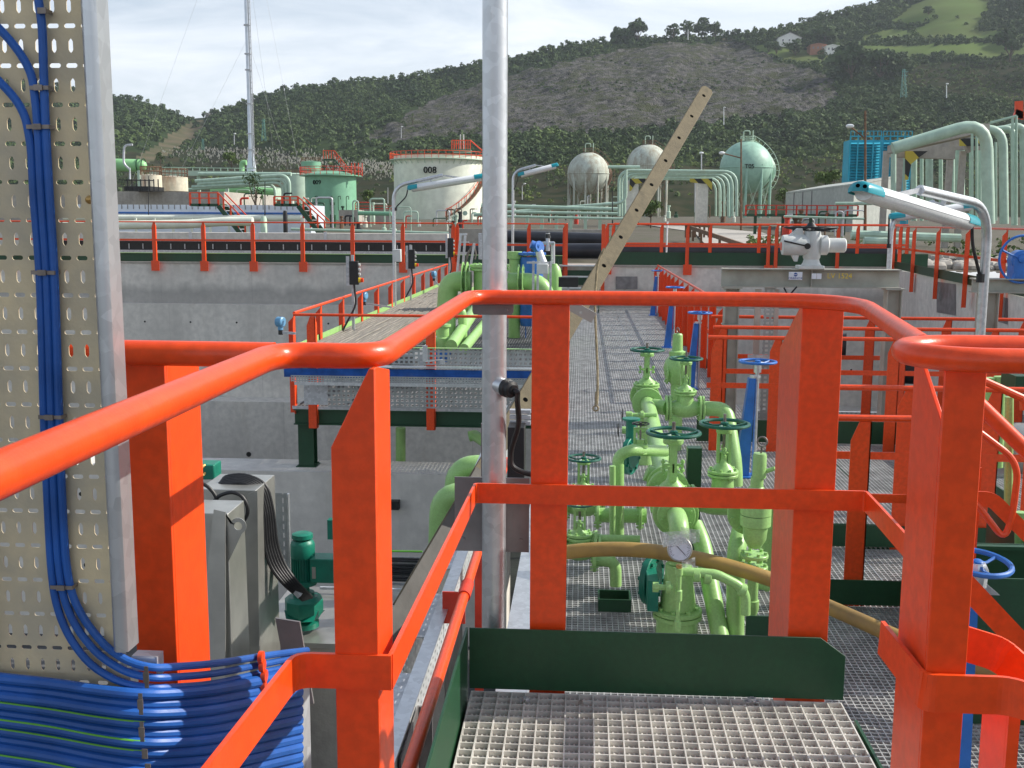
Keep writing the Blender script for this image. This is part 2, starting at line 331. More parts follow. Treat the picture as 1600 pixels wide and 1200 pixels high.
Lpost(519, 588, c2.y-.03, .13, cham=.13, zbot=-.6, chz=.02).build('post', 'red', rail, bevel=.0015)
Lpost(203, 267, c2.y+.03, .155, cham=0, zbot=.13, chz=.02, ztop=ZR-.02).build('post', 'red', rail, bevel=.0015)
Lpost(829, 886, c3.y+.01, .02, zbot=-.10).build('post', 'red', rail, bevel=.0015)
Lpost(1240, 1303, c3.y+.01, .32, zbot=-.10, side='l', chz=.16).build('post', 'red', rail, bevel=.0015)
# mid bar (flat)
def flat(pts, w=.06, th=.008, r=.03):
    mb = MB(); pts = fillet(pts, r, 4)
    for i in range(len(pts)-1):
        a, b = pts[i], pts[i+1]; d = (b-a).normalized(); mb.bar(a-d*th*.25, b+d*th*.25, th+.0002*(i % 2), w+.0002*(i % 2), up=(0, 0, 1))
    return mb
ZM = .615
m0 = P(335, 1215, Z=ZM); m1 = P(460, 1053, Z=ZM); m0.x = m1.x = c1.x-.01
m2 = P(600, 1060, Z=ZM); m2.y = m1.y = c2.y+.02-.05; m2.x = c2.x+.018
m3 = P(733, 751, Z=ZM); m3.x = m2.x; m4 = P(1338, 768, Z=ZM); m4.y = m3.y = c3.y-.004
m5 = P(1440, 880, Z=ZM); 
zq_ = P(560, 1049, Y=m2.y).z; m0 = P(335, 1212, X=m1.x); m1.z = m2.z = zq_; m1.x = P(462, 1049, Y=m2.y).x; m0 = m1+(P(335, 1213, Z=zq_)-m1)*1.6; m0.z = zq_
flat([m0, m1, m2]).build('mid_rail', 'red', rail)
flat([m2+Vector((0, .004, 0)), m3, m4, m5], r=.012).build('mid_rail', 'red', rail)
# weld collar joining pole clamp
pole_x = P(779.5, 490, Y=3.42).x; pole_y = c3.y+.085
# ---- second (right) handrail with its U shaped return
rr = thing('handrail', 'red handrail at the right edge with a U shaped return and stair rails behind', 'handrail', P(1480, 1150, Z=0))
yb = c5.y; u1 = Vector((c5.x-.005, c5.y+.02, ZR))
A = Zr(1412, 545); A2 = Zr(1700, 541); B2 = Zr(1700, 567); B1 = Zr(1425, 560)
yF = Zr(1500, 541).y; yN = Zr(1500, 563).y
xL = P(1411, 552, Y=(yF+yN)/2).x
pts = [Vector((A2.x, yF, ZR))]
for i in range(13):
    q = math.pi/2+math.pi*i/12; rad = (yF-yN)/2; pts.append(Vector((xL+rad+.02+math.cos(q)*rad*1.15, (yF+yN)/2+math.sin(q)*rad, ZR)))
pts.append(Vector((A2.x, yN, ZR)))
MB().tube(pts, TR*.98, 16).build('top_rail', 'red', rr)
pm = Lpost(1463, 1527, yN+.05, .0, zbot=-.6, side='l', chz=0, ztop=ZR-.02); pm.v = pm.v[:8]; pm.f = pm.f[:6]; pm.m = pm.m[:6]; x0 = P(1463, 800, Y=yN+.05).x; pm.build('post', 'red', rr, bevel=.0015)
MB().prism([(x0, yN+.059, -.6), (x0, yN+.22, -.6), (x0, yN+.22, ZR-.02), (x0, yN+.19, ZR-.02), (x0, yN+.059, ZR-.11)], (.008, 0, 0)).build('post_web', 'red', rr, bevel=.0015)
g = MB(); xw = P(1463, 800, Y=yN+.05).x; yy = yN+.05
# flats round the post
r1 = P(1404, 1032, Z=ZM); r2 = P(1440, 1077, Z=ZM); r3 = P(1572, 1084, Z=ZM); r4 = P(1640, 1150, Z=ZM)
r2.y = yN+.035; r3.y = r2.y; r1 = Vector((r2.x-.02, r2.y+.2, ZM+.02)); r4 = Vector((r3.x+.14, r3.y-.12, ZM))
flat([r1, r2, r3, r4], .068, .008, .02).build('mid_rail', 'red', rr)
s1 = P(1490, 1022, Z=ZM+.02); s1.y = yF+.05; s2 = P(1562, 1022, Y=s1.y); s3 = P(1640, 1090, Y=s1.y-.05)
flat([s1, s2, s3], .068, .008, .02).build('mid_rail', 'red', rr)
x = P(1578, 1100, Y=r3.y+.02).x; MB().bx(x, x+.02, r3.y+.02, r3.y+.028, -.4, ZM-.03).bx(x, x+.008, r3.y+.029, r3.y+.14, -.4, ZM-.03).build('post', 'red', rr)
# stair rails going down to the right
st = thing('stair_handrail', 'red stair handrail sloping down at the right edge, behind the U shaped rail', 'handrail', P(1560, 900, Z=ZW))
Ys = 2.9
a = P(1515, 618, Y=Ys); b = P(1680, 778, Y=Ys)
MB().tube([a, b], .021, 12).build('top_rail', 'red', st)
a = P(1500, 1042, Y=Ys+.1)
flat([P(1500, 905, Y=Ys), P(1660, 1075, Y=Ys)], .06).build('mid_rail', 'red', st)
st2 = thing('stair_handrail', 'thin looped red tube handrail behind the sloping stair rail at the right edge', 'handrail', P(1560, 870, Z=ZW))
Y4 = 4.4
lp = [P(1510, 660, Y=Y4), P(1592, 722, Y=Y4), P(1583, 800, Y=Y4), P(1570, 845, Y=Y4), P(1528, 790, Y=Y4), P(1510, 770, Y=Y4)]
MB().tube(fillet(lp, .08, 6), .0135, 10).build('top_rail', 'red', st2)
MB().tube([P(1515, 585, Y=Y4+1), P(1597, 622, Y=Y4+1), P(1600, 640, Y=Y4+1)], .02, 10).build('top_rail', 'red', st2)
flat([P(1510, 778, Y=Y4), P(1550, 780, Y=Y4), P(1660, 890, Y=Y4)], .06).build('mid_rail', 'red', st2)
MB().bx(P(1508, 700, Y=4.6).x, P(1537, 700, Y=4.6).x, 4.6, 4.608, ZW, .4).build('post', 'red', st2)
# ================================================================== NEAR PLATFORM
pl = thing('grating_platform', 'steel grating platform with dark green toe boards in the foreground', 'platform', (0, 2.5, 0))
FX0 = P(737, 1063, Z=0).x; FX1 = P(1307, 1078, Z=0).x; FY = c3.y-.022
xa = P(1315, 1100, Z=0).x; 
def grating(x0, x1, y0, y1, z, px, py, tb=.004, h=.03, hb=.012, tc=.005):
    mb = MB(); n = int(round((x1-x0)/px)); m = int(round((y1-y0)/py))
    for i in range(n+1):
        x = x0+(x1-x0)*i/n; mb.bx(x-tb/2, x+tb/2, y0, y1, z-h, z)
    for j in range(m+1):
        y = y0+(y1-y0)*j/m; mb.bx(x0-tb/2-.0004, x1+tb/2+.0004, y-tc/2, y+tc/2, z-hb, z-.0007)
    return mb
g = grating(FX0+.008, xa+.0, .9, FY-.004, 0, .041, .041, .0042, .030, .030, .0042)
g.build('grating', 'gnear', pl)
g = grating(FX0+.008, xa+.0, .9, FY-.004, -.014, .0137, .0137, .0048, .010, .010, .0040)
g.build('fine_grating', 'gnear', pl)
TZ = P(900, 986, Y=FY).z
MB().prism([(FX0, FY, .006), (FX1, FY, .006), (FX1, FY, TZ-.055), (FX1-.075, FY, TZ), (FX0, FY, TZ)], (0, .006, 0)).build('toe_board', 'dgreen', pl, bevel=.001)
MB().bx(FX0-.012, FX0-.004, .5, FY+.006, -.06, TZ).build('toe_board', 'dgreen', pl, bevel=.001)
eb = MB(); eb.prism([(xa+.012, 3.02, -.0), (xa+.012, .8, -.0), (xa+.012, .8, -.6), (xa+.012, 2.2, -.45), (xa+.012, 3.02, -.12)], (.008, 0, 0)); eb.build('edge_plate', 'dgreen', pl)
MB().bar((FX0, FY-.02, -.09), (xa, FY-.02, -.09), .06, .10).bar((FX0+.02, .9, -.11), (FX0+.02, FY-.05, -.11), .05, .12).bar((xa-.03, .9, -.11), (xa-.03, FY-.05, -.11), .05, .12).build('frame_beam', 'dgreen', pl)
# loose clips and chips lying on the grating
for i, (px, py, s, lab) in enumerate([(820, 1095, .022, 'bent light metal clip lying on the platform grating left of the middle'), (907, 1098, .016, 'small pinkish chip lying on the platform grating near the toe board'),
                       (1175, 1097, .028, 'dull grey saddle clip lying on the platform grating, right of the middle')]):
    c = P(px, py, Z=.004); mb = MB()
    if i == 1: mb.add([c+Vector(q)*s for q in [(-.5,-.4,0),(.6,-.5,0),(.5,.5,0),(-.3,.6,0),(-.3,-.2,.5),(.3,-.2,.6),(.2,.3,.4),(-.1,.3,.5)]], [(3,2,1,0),(4,5,6,7),(0,1,5,4),(1,2,6,5),(2,3,7,6),(3,0,4,7)])
    else:
        pts = [(-1, 0, .1), (-.5, 0, .1), (-.3, .1, .6), (.3, .1, .6), (.5, 0, .1), (1, 0, .15)]
        for a, b in zip(pts[:-1], pts[1:]): mb.bar(c+Vector(a)*s*.7, c+Vector(b)*s*.7, s*.7, .002)
    tag(mb.build('metal_clip' if i != 1 else 'chip', 'galvd' if i != 1 else 'cgrey'), lab, 'clip' if i != 1 else 'chip')
# ================================================================== THE POLE BY THE RAIL
pp = thing('lamp_post', 'tall galvanised pole rising out of the picture, clamped to the near red handrail', 'pole', (pole_x, pole_y, .02))
MB().cyl((pole_x, pole_y, .03), (pole_x, pole_y, 5.6), .037, n=24).build('pole', 'galv', pp)
k = MB(); k.prism([(pole_x-.058, pole_y-.046, ZR-.055), (pole_x+.054, pole_y-.046, ZR-.055), (pole_x+.06, pole_y-.046, ZR-.045), (pole_x+.06, pole_y-.046, ZR+.0), (pole_x-.062, pole_y-.046, ZR+.0), (pole_x-.062, pole_y-.046, ZR-.045)], (0, .006, 0))
k.cyl((pole_x+.038, pole_y-.054, ZR-.042), (pole_x+.038, pole_y-.046, ZR-.042), .006, n=6); k.build('clamp_plate', 'plate', pp)
k = MB(); k.bx(pole_x-.062, pole_x+.062, pole_y-.05, pole_y-.042, ZR-.022, ZR-.004); k.build('weld_bead', 'red', pp)
zp1, zp0 = P(760, 745, Y=pole_y+.05).z, P(760, 860, Y=pole_y+.05).z
bp = MB(); bp.bx(P(711, 800, Y=pole_y+.05).x, P(827, 800, Y=pole_y+.05).x, pole_y+.04, pole_y+.046, zp0, zp1)
for q in (724, 814): bp.cyl((P(q, 845, Y=pole_y+.04).x, pole_y+.034, zp0+.04), (P(q, 845, Y=pole_y+.04).x, pole_y+.04, zp0+.04), .006, n=6)
bp.build('backing_plate', 'plate', pp)
MB().lathe([(.042, 0), (.042, .012), (.0375, .016)], (pole_x, pole_y, .09)).lathe([(.055, 0), (.055, .012)], (pole_x, pole_y, .02)).build('base_collar', 'galvd', pp)
gl = P(783, 603, Y=pole_y-.03)
gm = MB(); d = Vector((.75, -.75, -.12)).normalized(); gm.lathe([(.024, -.02), (.025, .012), (.027, .014), (.027, .02)], gl, d, 16); gm.build('gland_socket', 'galv', pp)
gm = MB(); gm.lathe([(.028, .02), (.028, .035), (.025, .038), (.025, .05), (.016, .055), (.016, .06)], gl, d, 16); gm.build('cable_gland', 'black', pp)
e = gl+d*.055
cb = [e, e+d*.02, P(808, 628, Y=pole_y-.03), P(812, 660, Y=pole_y-.0), P(798, 705, Y=pole_y+.05), P(798, 728, Y=pole_y+.05), P(815, 738, Y=pole_y+.05), P(850, 745, Y=pole_y+.04)]
MB().tube(fillet(cb, .05, 6), .0085, 10).build('cable', 'black', pp)
# ================================================================== LEFT CABLE TRAY
YT = 1.62
def slot_plate(x0, x1, z0, z1, y, nx, nz, holes_=True, th=.0016):
    mb = MB(); cx = (x1-x0)/nx; cz = (z1-z0)/nz
    for j in range(nz):
        for i in range(nx):
            a = x0+cx*(i+.5); b = z0+cz*(j+.5); hx, hz = (.0084, .0034) if j % 2 else (.0034, .0105)
            ox = [(-1,-1),(0,-1),(1,-1),(1,-.4),(1,.4),(1,1),(0,1),(-1,1),(-1,.4),(-1,-.4)]
            if j % 2: inn = [(-.72,-1),(0,-1),(.72,-1),(1,-.45),(1,.45),(.72,1),(0,1),(-.72,1),(-1,.45),(-1,-.45)]
            else: inn = [(-.6,-.8),(0,-1),(.6,-.8),(1,-.55),(1,.55),(.6,.8),(0,1),(-.6,.8),(-1,.55),(-1,-.55)]
            vs = [(a+p*cx/2, y, b+q*cz/2) for p, q in ox]+[(a+p*hx, y, b+q*hz) for p, q in inn]
            vs += [(u, y+th, w_) for u, _, w_ in vs[10:]]
            mb.add(vs, [(k, (k+1) % 10, (k+1) % 10+10, k+10) for k in range(10)]+[(k+10, (k+1) % 10+10, (k+1) % 10+20, k+20) for k in range(10)])
    return mb
tr = thing('cable_tray', 'tall perforated steel cable tray standing at the left edge, warm light painted in as beige', 'cable tray', P(90, 1040, Y=YT))
xr = P(171, 500, Y=YT).x; xl = xr-.0253*9; zt = EYE+.75; zb = P(100, 1052, Y=YT).z
nz = int(round((zt-zb)/.0283)); slot_plate(xl, xr, zb, zt, YT, 9, nz).build('perforated_web', 'tray', tr)
ch = MB()   # rolled edge channel
xe = xr; 
prof = [(xe-.004, 0), (xe-.004, -.034), (xe+.002, -.040), (xe+.014, -.040), (xe+.020, -.036), (xe+.021, 0.002), (xe+.0175, .002), (xe+.017, -.030), (xe+.013, -.0345), (xe+.004, -.0345), (xe+.0005, -.031), (xe+.0005, 0)]
zc = P(200, 1020, Y=YT-.04).z
ch.prism([(a, YT+b, zc) for a, b in prof], (0, 0, zt-zc)); ch.build('edge_channel', 'galv', tr, ang=50)
ch = MB(); ch.prism([(xl+.004-(a-xe), YT+b, zb) for a, b in prof][::-1], (0, 0, zt-zb)); ch.build('edge_channel', 'galvd', tr, ang=50)
bt = MB(); x = P(138, 312, Y=YT-.004).x; z = P(138, 312, Y=YT).z; bt.lathe([(.0065, 0), (.0055, .003), (.002, .005)], (x, YT, z), (0, -1, 0), 12); bt.build('bolt', 'brass', tr)
# foot bracket of the channel
a = P(190, 1040, Y=YT-.02); fb = MB(); fb.bx(a.x+.006, a.x+.046, YT+.003, YT+.005, a.z-.018, a.z+.004); fb.bx(a.x+.006, a.x+.046, YT+.005, YT+.03, a.z+.004, a.z+.006); fb.bx(a.x+.0465, a.x+.0485, YT+.003, YT+.03, a.z-.03, a.z+.006); fb.build('foot_bracket', 'galvd', tr)
# vertical blue cables
def cyc(pts, Y): return [P(x, y, Y=Y+(max(0, x-248)/240)**1.3*.42*(1 if y > 900 else 0)) for x, y in pts]
vc = [
 ('blue cable arching in from the upper left, nearest the left edge', [(-60, 70), (0, 128), (25, 155), (40, 182), (49, 230), (52, 300), (62, 420), (66, 540), (68, 640), (74, 780), (79, 880), (86, 940), (104, 990), (140, 1040), (190, 1068), (240, 1076), (330, 1070), (430, 1046), (480, 1036)]),
 ('blue cable arching in from the upper left above the other arched one', [(-60, -10), (0, 45), (30, 80), (50, 115), (57, 170), (61, 230), (64, 300), (73, 420), (77, 540), (80, 640), (85, 780), (91, 880), (99, 935), (118, 980), (155, 1026), (200, 1052), (240, 1060), (330, 1054), (430, 1034), (480, 1024)]),
 ('blue cable coming straight down from the top beside the tray edge', [(52, -60), (60, 0), (66, 40), (68, 100), (70, 170), (73, 230), (77, 300), (85, 420), (89, 540), (92, 640), (97, 780), (103, 880), (112, 930), (132, 970), (168, 1014), (205, 1036), (240, 1044), (330, 1038), (430, 1022), (480, 1016)])]
for lab, pts in vc:
    o = MB().tube(fillet(cyc(pts, YT-.012), .05, 4), .0063, 10).build('blue_cable', 'cable'); tag(o, lab, 'cable', 'blue cables clipped to the perforated tray')
ties = [(67, 17, 12, None), (61, 137, 30, None), (59, 198, 36, None), (67, 426, 38, None), (78, 652, 38, None), (96, 918, 38, None)]
for i, (px, py, wd, _) in enumerate(ties):
    c = P(px, py, Y=YT-.0195); h = wd/2*.00096; mb = MB(); mb.bx(c.x-h, c.x+h, c.y-.001, c.y, c.z-.003, c.z+.003); mb.bx(c.x-.007, c.x+.006, c.y-.0035, c.y-.001, c.z-.0042, c.z+.0042)
    mb.bx(c.x-h, c.x-h+.001, c.y, c.y+.018, c.z-.003, c.z+.003); mb.bx(c.x+h-.001, c.x+h, c.y, c.y+.018, c.z-.003, c.z+.003)
    tag(mb.build('cable_tie', 'steel'), ['steel tie round a single blue cable at the top of the tray', 'topmost steel tie holding two joined blue cables', 'steel tie where the third blue cable joins, near the top', 'steel tie round three blue cables, level with the far handrail', 'steel tie round three blue cables just above the crossing red tube', 'lowest steel tie on the upright blue cables, just before they bend'][i], 'cable tie', 'steel ties on the blue cables')
# horizontal bunch
NB = 13
hc = []
yl = [1058+i*15.5 for i in range(NB)]
for i in range(NB):
    y0 = 1060+i*13.5; ym = 1086+i*15.2-(0); y1 = 1052+i*14.5
    d = .004*math.sin(i*2.1)
    pts = [(-80, y0-12), (0, y0+random.uniform(-1, 1)), (80, y0+.30*(ym-y0)+random.uniform(-1, 1)), (155, y0+.72*(ym-y0)), (228, ym), (320, ym-5), (400, (ym*2+y1*3)/5), (466, y1)]
    m = MB(); q = fillet(cyc(pts, YT-.03-.004*(i > 8)+d), .06, 4); m.tube(q, [.0084*(1+(v.y-1.585)*1.25) for v in q], 10)
    o = m.build('blue_cable', 'cable'); tag(o, 'blue cable with a green yellow stripe in the lower bunch, bottom left' if i in (3, 5, 6, 9) else 'plain blue cable in the lower bunch crossing the bottom left corner', 'cable', 'blue cables in the lower bunch')
    if i in (3, 5, 6, 9):
        s_ = MB(); s_.tube([v+Vector((0, -.0052, .0048)) for v in q], .0021, 6); s_.build('stripe', 'cabley', o)
for i, (px, py, hgt) in enumerate([(229, 1058, 38), (220, 1100, 38), (222, 1143, 36), (227, 1177, 16), (232, 1200, 16)]):
    c = P(px, py, Y=YT-.0425); h = hgt/2*.00094; mb = MB(); mb.bx(c.x-.0032, c.x+.0032, c.y-.001, c.y, c.z-h, c.z+h); mb.bx(c.x-.0045, c.x+.0045, c.y-.003, c.y-.001, c.z-.008, c.z+.008)
    tag(mb.build('cable_tie', 'steel'), ['steel tie round the three bending blue cables at the tray foot', 'long steel tie highest on the lower blue bunch', 'long steel tie second from the top of the lower blue bunch', 'short steel tie with an oval buckle low on the blue bunch', 'lowest steel tie on the blue bunch, cut by the picture edge'][i], 'cable tie', 'steel ties on the blue cables')
for k_, (px, py) in enumerate([(408, 1027), (410, 1040), (413, 1056), (413, 1070)]):
    c = P(px, py, Y=YT-.036+.25); tag(MB().cyl(c+Vector((-.004, 0, 0)), c+Vector((.004, 0, 0)), .0115, n=12).build('cable_marker', 'red'), 'red tape marker on a blue cable by the bent rail', 'tape', 'red tape markers on the blue cables')
# lower tray carrying the bunch, with its end bracket
lt = thing('cable_tray', 'level steel cable tray under the blue cable bunch, bottom left corner', 'cable tray', P(230, 1150, Y=YT))
xe1 = P(488, 1100, Y=YT).x
slot_plate(xl-.2, P(205, 1100, Y=YT).x, zb-.30, zb, YT+.002, 14, 10).build('perforated_web', 'tray', lt)
eb = MB(); xe1 = P(470, 1100, Y=2.06).x; eb.bx(xe1, xe1+.003, 1.98, 2.12, zb-.5, P(488, 1068, Y=2.0).z); eb.build('end_plate', 'galvd', lt)
# rusty curved steel offcut behind the cables
oc = MB(); q = [P(427, 962, Y=2.3), P(436, 972, Y=2.25), P(468, 974, Y=2.25), P(474, 1060, Y=2.2), P(448, 1060, Y=2.2)]
oc.prism([P(430, 966, Y=2.25), P(468, 972, Y=2.25), P(474, 1100, Y=2.25), P(455, 1100, Y=2.25)], (.0, .006, 0)); oc.prism([P(468, 972, Y=2.25), P(490, 1100, Y=2.25), P(474, 1100, Y=2.25)], (0, .007, 0))
tag(oc.build('steel_bracket', 'plate'), 'grey bent steel bracket with one red edge behind the blue cables', 'bracket')
# dark brown tray side going away bottom left of the platform, white perforated tray sides, small red tube
lw = thing('cable_tray', 'white galvanised perforated tray running away beside the platform, under the left red rail', 'cable tray', (-.6, 3.6, -.2))
def yz(px, py, X): return P(px, py, X=X)
X1 = P(612, 1058, Z=-.2).x
y_a, y_b = 2.0, 9.5
MB().bx(X1, X1+.004, y_a, y_b, -.42, -.205).build('perforated_side', 'perfy', lw)
MB().bx(X1-.035, X1+.018, y_a, y_b, -.2045, -.2).build('top_flange', 'galv', lw)
MB().bx(X1+.10, X1+.150, y_a, y_b, -.1045, -.10).build('top_flange', 'galv', lw)
MB().bx(X1+.13, X1+.134, y_a, y_b, -.30, -.105).build('perforated_side', 'perfy', lw)
for k_ in range(7):
    y = 2.35+k_*.85; MB().bx(X1+.019, X1+.099, y, y+.5, -.204, -.198).build('cover_plate', 'galvd', lw)
sb = MB(); sb.bx(X1+.14, X1+.19, 3.35, 3.36, -.75, -.16); sb.bx(X1+.14, X1+.145, 3.0, 3.35, -.75, -.16); sb.build('support_channel', 'plate', lw)
lr = thing('handrail', 'thin lower red tube handrail running away below the near pole', 'handrail', (-.43, 3.6, ZW))
X2 = P(690, 1041, Z=-.03).x; MB().tube([(X2, 1.9, -.03), (X2, 6.5, -.03)], .0205, 14).build('top_rail', 'red', lr)
sl = MB(); sl.cyl((X2, 4.05, -.03), (X2, 4.2, -.03), .026, n=14); sl.bx(X2-.09, X2, 4.1, 4.108, -.16, -.03); sl.build('bracket', 'redb', lr)
MB().bx(X2-.02, X2+.02, 4.7, 4.708, -1.2, -.05).bx(X2-.0, X2+.008, 4.709, 4.8, -1.2, -.05).build('post', 'redb', lr)
# white trunking right of the pole foot
t3 = thing('cable_trunking', 'white galvanised trunking lids right of the pole foot', 'trunking', (-.2, 5, -.6))
x = P(812, 940, Z=-.55).x
MB().bx(x-.04, x+.09, 3.9, 7.5, -.56, -.55).bx(x+.091, x+.096, 3.9, 7.5, -.75, -.55).bx(x+.16, x+.22, 4.3, 7.5, -.66, -.65).build('lid', 'galv', t3)
# ================================================================== LEANING TIMBER AND ROPE
bm_ = thing('timber_beam', 'long weathered timber batten with round holes leaning diagonally across the railing', 'beam', P(600, 950, Y=3.6))
B0 = P(630, 950, Y=4.2); B1 = P(1107, 137, Y=7.6); d = (B1-B0); Ln = d.length; d.normalize()
side = d.cross(Vector((0, 1, 0))).normalized(); nrm = side.cross(d).normalized()
mb = MB(); w_ = .044; th = .028
q = [B0-side*w_, B0+side*w_, B1-d*.03+side*w_, B1+side*w_*.6, B1-side*w_*.6, B1-d*.03-side*w_]
mb.prism(q, nrm*th); mb.build('batten', 'wood', bm_, bevel=.004)
k0 = B0-d*.25-nrm*.004; k1 = P(748, 715, Y=4.75)-nrm*.004; k1 = B0+d*((k1-B0).dot(d))-nrm*.004; MB().prism([k0-side*.038, k0+side*.038, k1+side*.038, k1-side*.05], -nrm*.004).prism([k0-side*.0425, k0-side*.0385, k1-side*.0385, k1-side*.0425], nrm*.04).build('lower_strip', 'dstrip', bm_)  # dark strip laid along the lower length of the batten
hm = MB()
for i in range(16):
    c = B0+d*(Ln*(i+.6)/16.0)
    for s_ in (-1,): hm.cyl(c-nrm*.0004, c+nrm*(th+.0004), .013, n=10)
hm.build('bolt_hole', 'ink', bm_)
mb = MB(); c = P(908, 488, Y=5.05); mb.bar(P(886, 474, Y=5.05), P(928, 497, Y=5.05), .02, .05, up=(0, 0, 1)); mb.bar(P(905, 478, Y=5.09), P(915, 484, Y=5.09), .05, .015); mb.cyl(P(907, 489, Y=5.035), P(907, 489, Y=5.045), .008, n=6); mb.build('steel_bracket', 'stain', bm_)
rp = MB(); pts = [(944, 388), (934, 408), (932, 430), (929, 470), (931, 520), (933, 560), (934, 600), (933, 622)]
pr = fillet([P(x, y, Y=5.5) for x, y in pts], .1, 4); rp.tube(pr, .0062, 8); c = P(931, 638, Y=5.5); rp.torus(c, (0, 1, 0), .013, .005, 14, 6); rp.tube([P(933, 612, Y=5.5), P(932, 632, Y=5.5)], .0095, 8)
tag(rp.build('rope', 'rope'), 'thin hemp rope with a small eye hanging from the leaning timber', 'rope')
# ================================================================== GROUND
def hgt(x, y):
    "plant ground: level with the basin rim, rising gently to the foot of the hills"
    if y < 34: return .1
    return .1+min(1, (y-34)/110)*1.9+max(0, y-200)*.012
def ground():
    xs = list(np.linspace(-400, 400, 81)); ys = [31, 34, 40, 50, 60, 75, 90, 110, 130, 160, 200, 250, 320, 420]
    v = [(x, y, hgt(x, y)+.05*noise.noise((x*.1, y*.1, 0))*(y > 34)) for y in ys for x in xs]
    n = len(xs); return MB().add(v, [(j*n+i, j*n+i+1, (j+1)*n+i+1, (j+1)*n+i) for j in range(len(ys)-1) for i in range(n-1)])
struct('ground', ground(), 'soil', ang=60)
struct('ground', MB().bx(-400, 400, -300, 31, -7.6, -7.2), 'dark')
struct('ground', MB().add([(-400, -300, -.3), (-55, -300, -.3), (-55, 31, -.3), (-400, 31, -.3)], [(0, 1, 2, 3)]).add([(14, -300, -.3), (400, -300, -.3), (400, 31, -.3), (14, 31, -.3)], [(0, 1, 2, 3)]), 'soil')
rd = MB(); rp_ = [(1010, 346, 75), (1240, 388, 44)]
q = [P(1120, 392, Y=38), P(1330, 398, Y=38), P(1190, 356, Y=70), P(1085, 356, Y=70), P(1040, 349, Y=95), P(1000, 349, Y=95)]
for p in q: p.z = hgt(p.x, p.y)+.06
rd.add([q[0], q[1], q[2], q[3]], [(0, 1, 2, 3)]).add([q[3], q[2], q[4], q[5]], [(0, 1, 2, 3)]); struct('road', rd, 'road')
# ================================================================== BASIN WALLS
zt_ = P(300, 412, Y=30).z
fw = thing('basin_wall', 'long grey concrete far wall of the basin with two stepped ledges', 'wall', (-10, 30.5, -7))
zl1 = P(300, 474, Y=30).z
def tie_holes(mb, x0, x1, y, zs, step=1.3):
    mb.cur = 1; x = x0
    while x < x1:
        for z in zs: mb.lathe([(.028, 0), (.028, .004)], (x+random.uniform(-.02, .02), y, z), (0, -1, 0), 8)
        x += step
    mb.cur = 0; return mb
tie_holes(MB().bx(-60, 9.3, 30.02, 31, -7.2, zt_).bx(-60, 9.3, 29.70, 30.019, -7.2, zl1), -20, 9, 29.70, (zl1-.5, zl1-1.6), 1.3).build('wall', ['concf', 'gasket'], fw)
MB().bx(-60, 9.3, 28.9, 29.699, -7.2, P(300, 617, Y=29.9).z).build('ledge', 'conc', fw)
MB().bx(-60, 9.3, 29.99, 31.03, zt_, zt_+.05).build('coping', 'conc2', fw)
mw = thing('basin_wall', 'lower concrete cross wall in front, carrying the short dark green column', 'wall', (-5, 13.6, -7))
zc = -1.74
tie_holes(MB().bx(-60, -.9, 13.28, 13.98, -7.2, zc), -9, -1, 13.28, (zc-.35, zc-1.3), 1.3).build('wall', ['conc', 'gasket'], mw)
lw2 = thing('basin_wall', 'sunlit side wall of the basin curving towards the camera on the right, with grey patches', 'wall', (8, 24, -7))
wl = [P(1412, 423, Z=zt_), P(1510, 443, Z=zt_), P(1640, 474, Z=zt_), P(1900, 540, Z=zt_)]
wl[0].y = 30.0
mb = MB()
for a, b in zip(wl[:-1], wl[1:]):
    n = (b-a).cross(Vector((0, 0, 1))).normalized()*-.5
    mb.add([Vector((p.x, p.y, z)) for z in (-7.2, zt_) for p in (a, b, b+n, a+n)], [(0,1,5,4), (1,2,6,5), (2,3,7,6), (3,0,4,7), (4,5,6,7)])
mb.build('wall', 'conc', lw2)
def onwall(px, py):     # point on the right basin wall seen at that pixel
    best = None
    v = P(px, py, Y=1)-C0
    for a, b in zip(wl[:-1], wl[1:]):
        dx, dy = b.x-a.x, b.y-a.y; den = v.x*dy-v.y*dx
        if abs(den) < 1e-9: continue
        t = (a.x*dy-a.y*dx)/den; s = ((a.x+(v.x*t-a.x))-a.x)/dx if abs(dx) > 1e-6 else 0
        s = (v.y*t-a.y)/dy
        if -.05 <= s <= 1.05 and t > 0: return C0+v*t
    return C0+v*20
pt = MB()
for x0, x1, y0, y1 in ((1464, 1494, 440, 488), (1558, 1575, 462, 502)):
    q = [onwall(x0, y1), onwall(x1, y1+5), onwall(x1, y0+4), onwall(x0, y0)]
    pt.add([p+Vector((-.01, -.004, 0)) for p in q], [(0, 1, 2, 3)])
pt.build('grey_patch', 'plate', lw2)
p1 = MB(); p1.add([P(962, 432, Y=30.0)+Vector((0,-.01,0)), P(996, 432, Y=30.0)+Vector((0,-.01,0)), P(996, 452, Y=30.0)+Vector((0,-.01,0)), P(962, 452, Y=30.0)+Vector((0,-.01,0))], [(3, 2, 1, 0)]); p1.build('grey_patch', 'plate', fw)
# basin floor slabs in the near bay
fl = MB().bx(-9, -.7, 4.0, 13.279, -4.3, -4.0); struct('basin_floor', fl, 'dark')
struct('basin_floor', MB().bx(-60, 9, 14, 28.89, -7.1, -6.6), 'water')
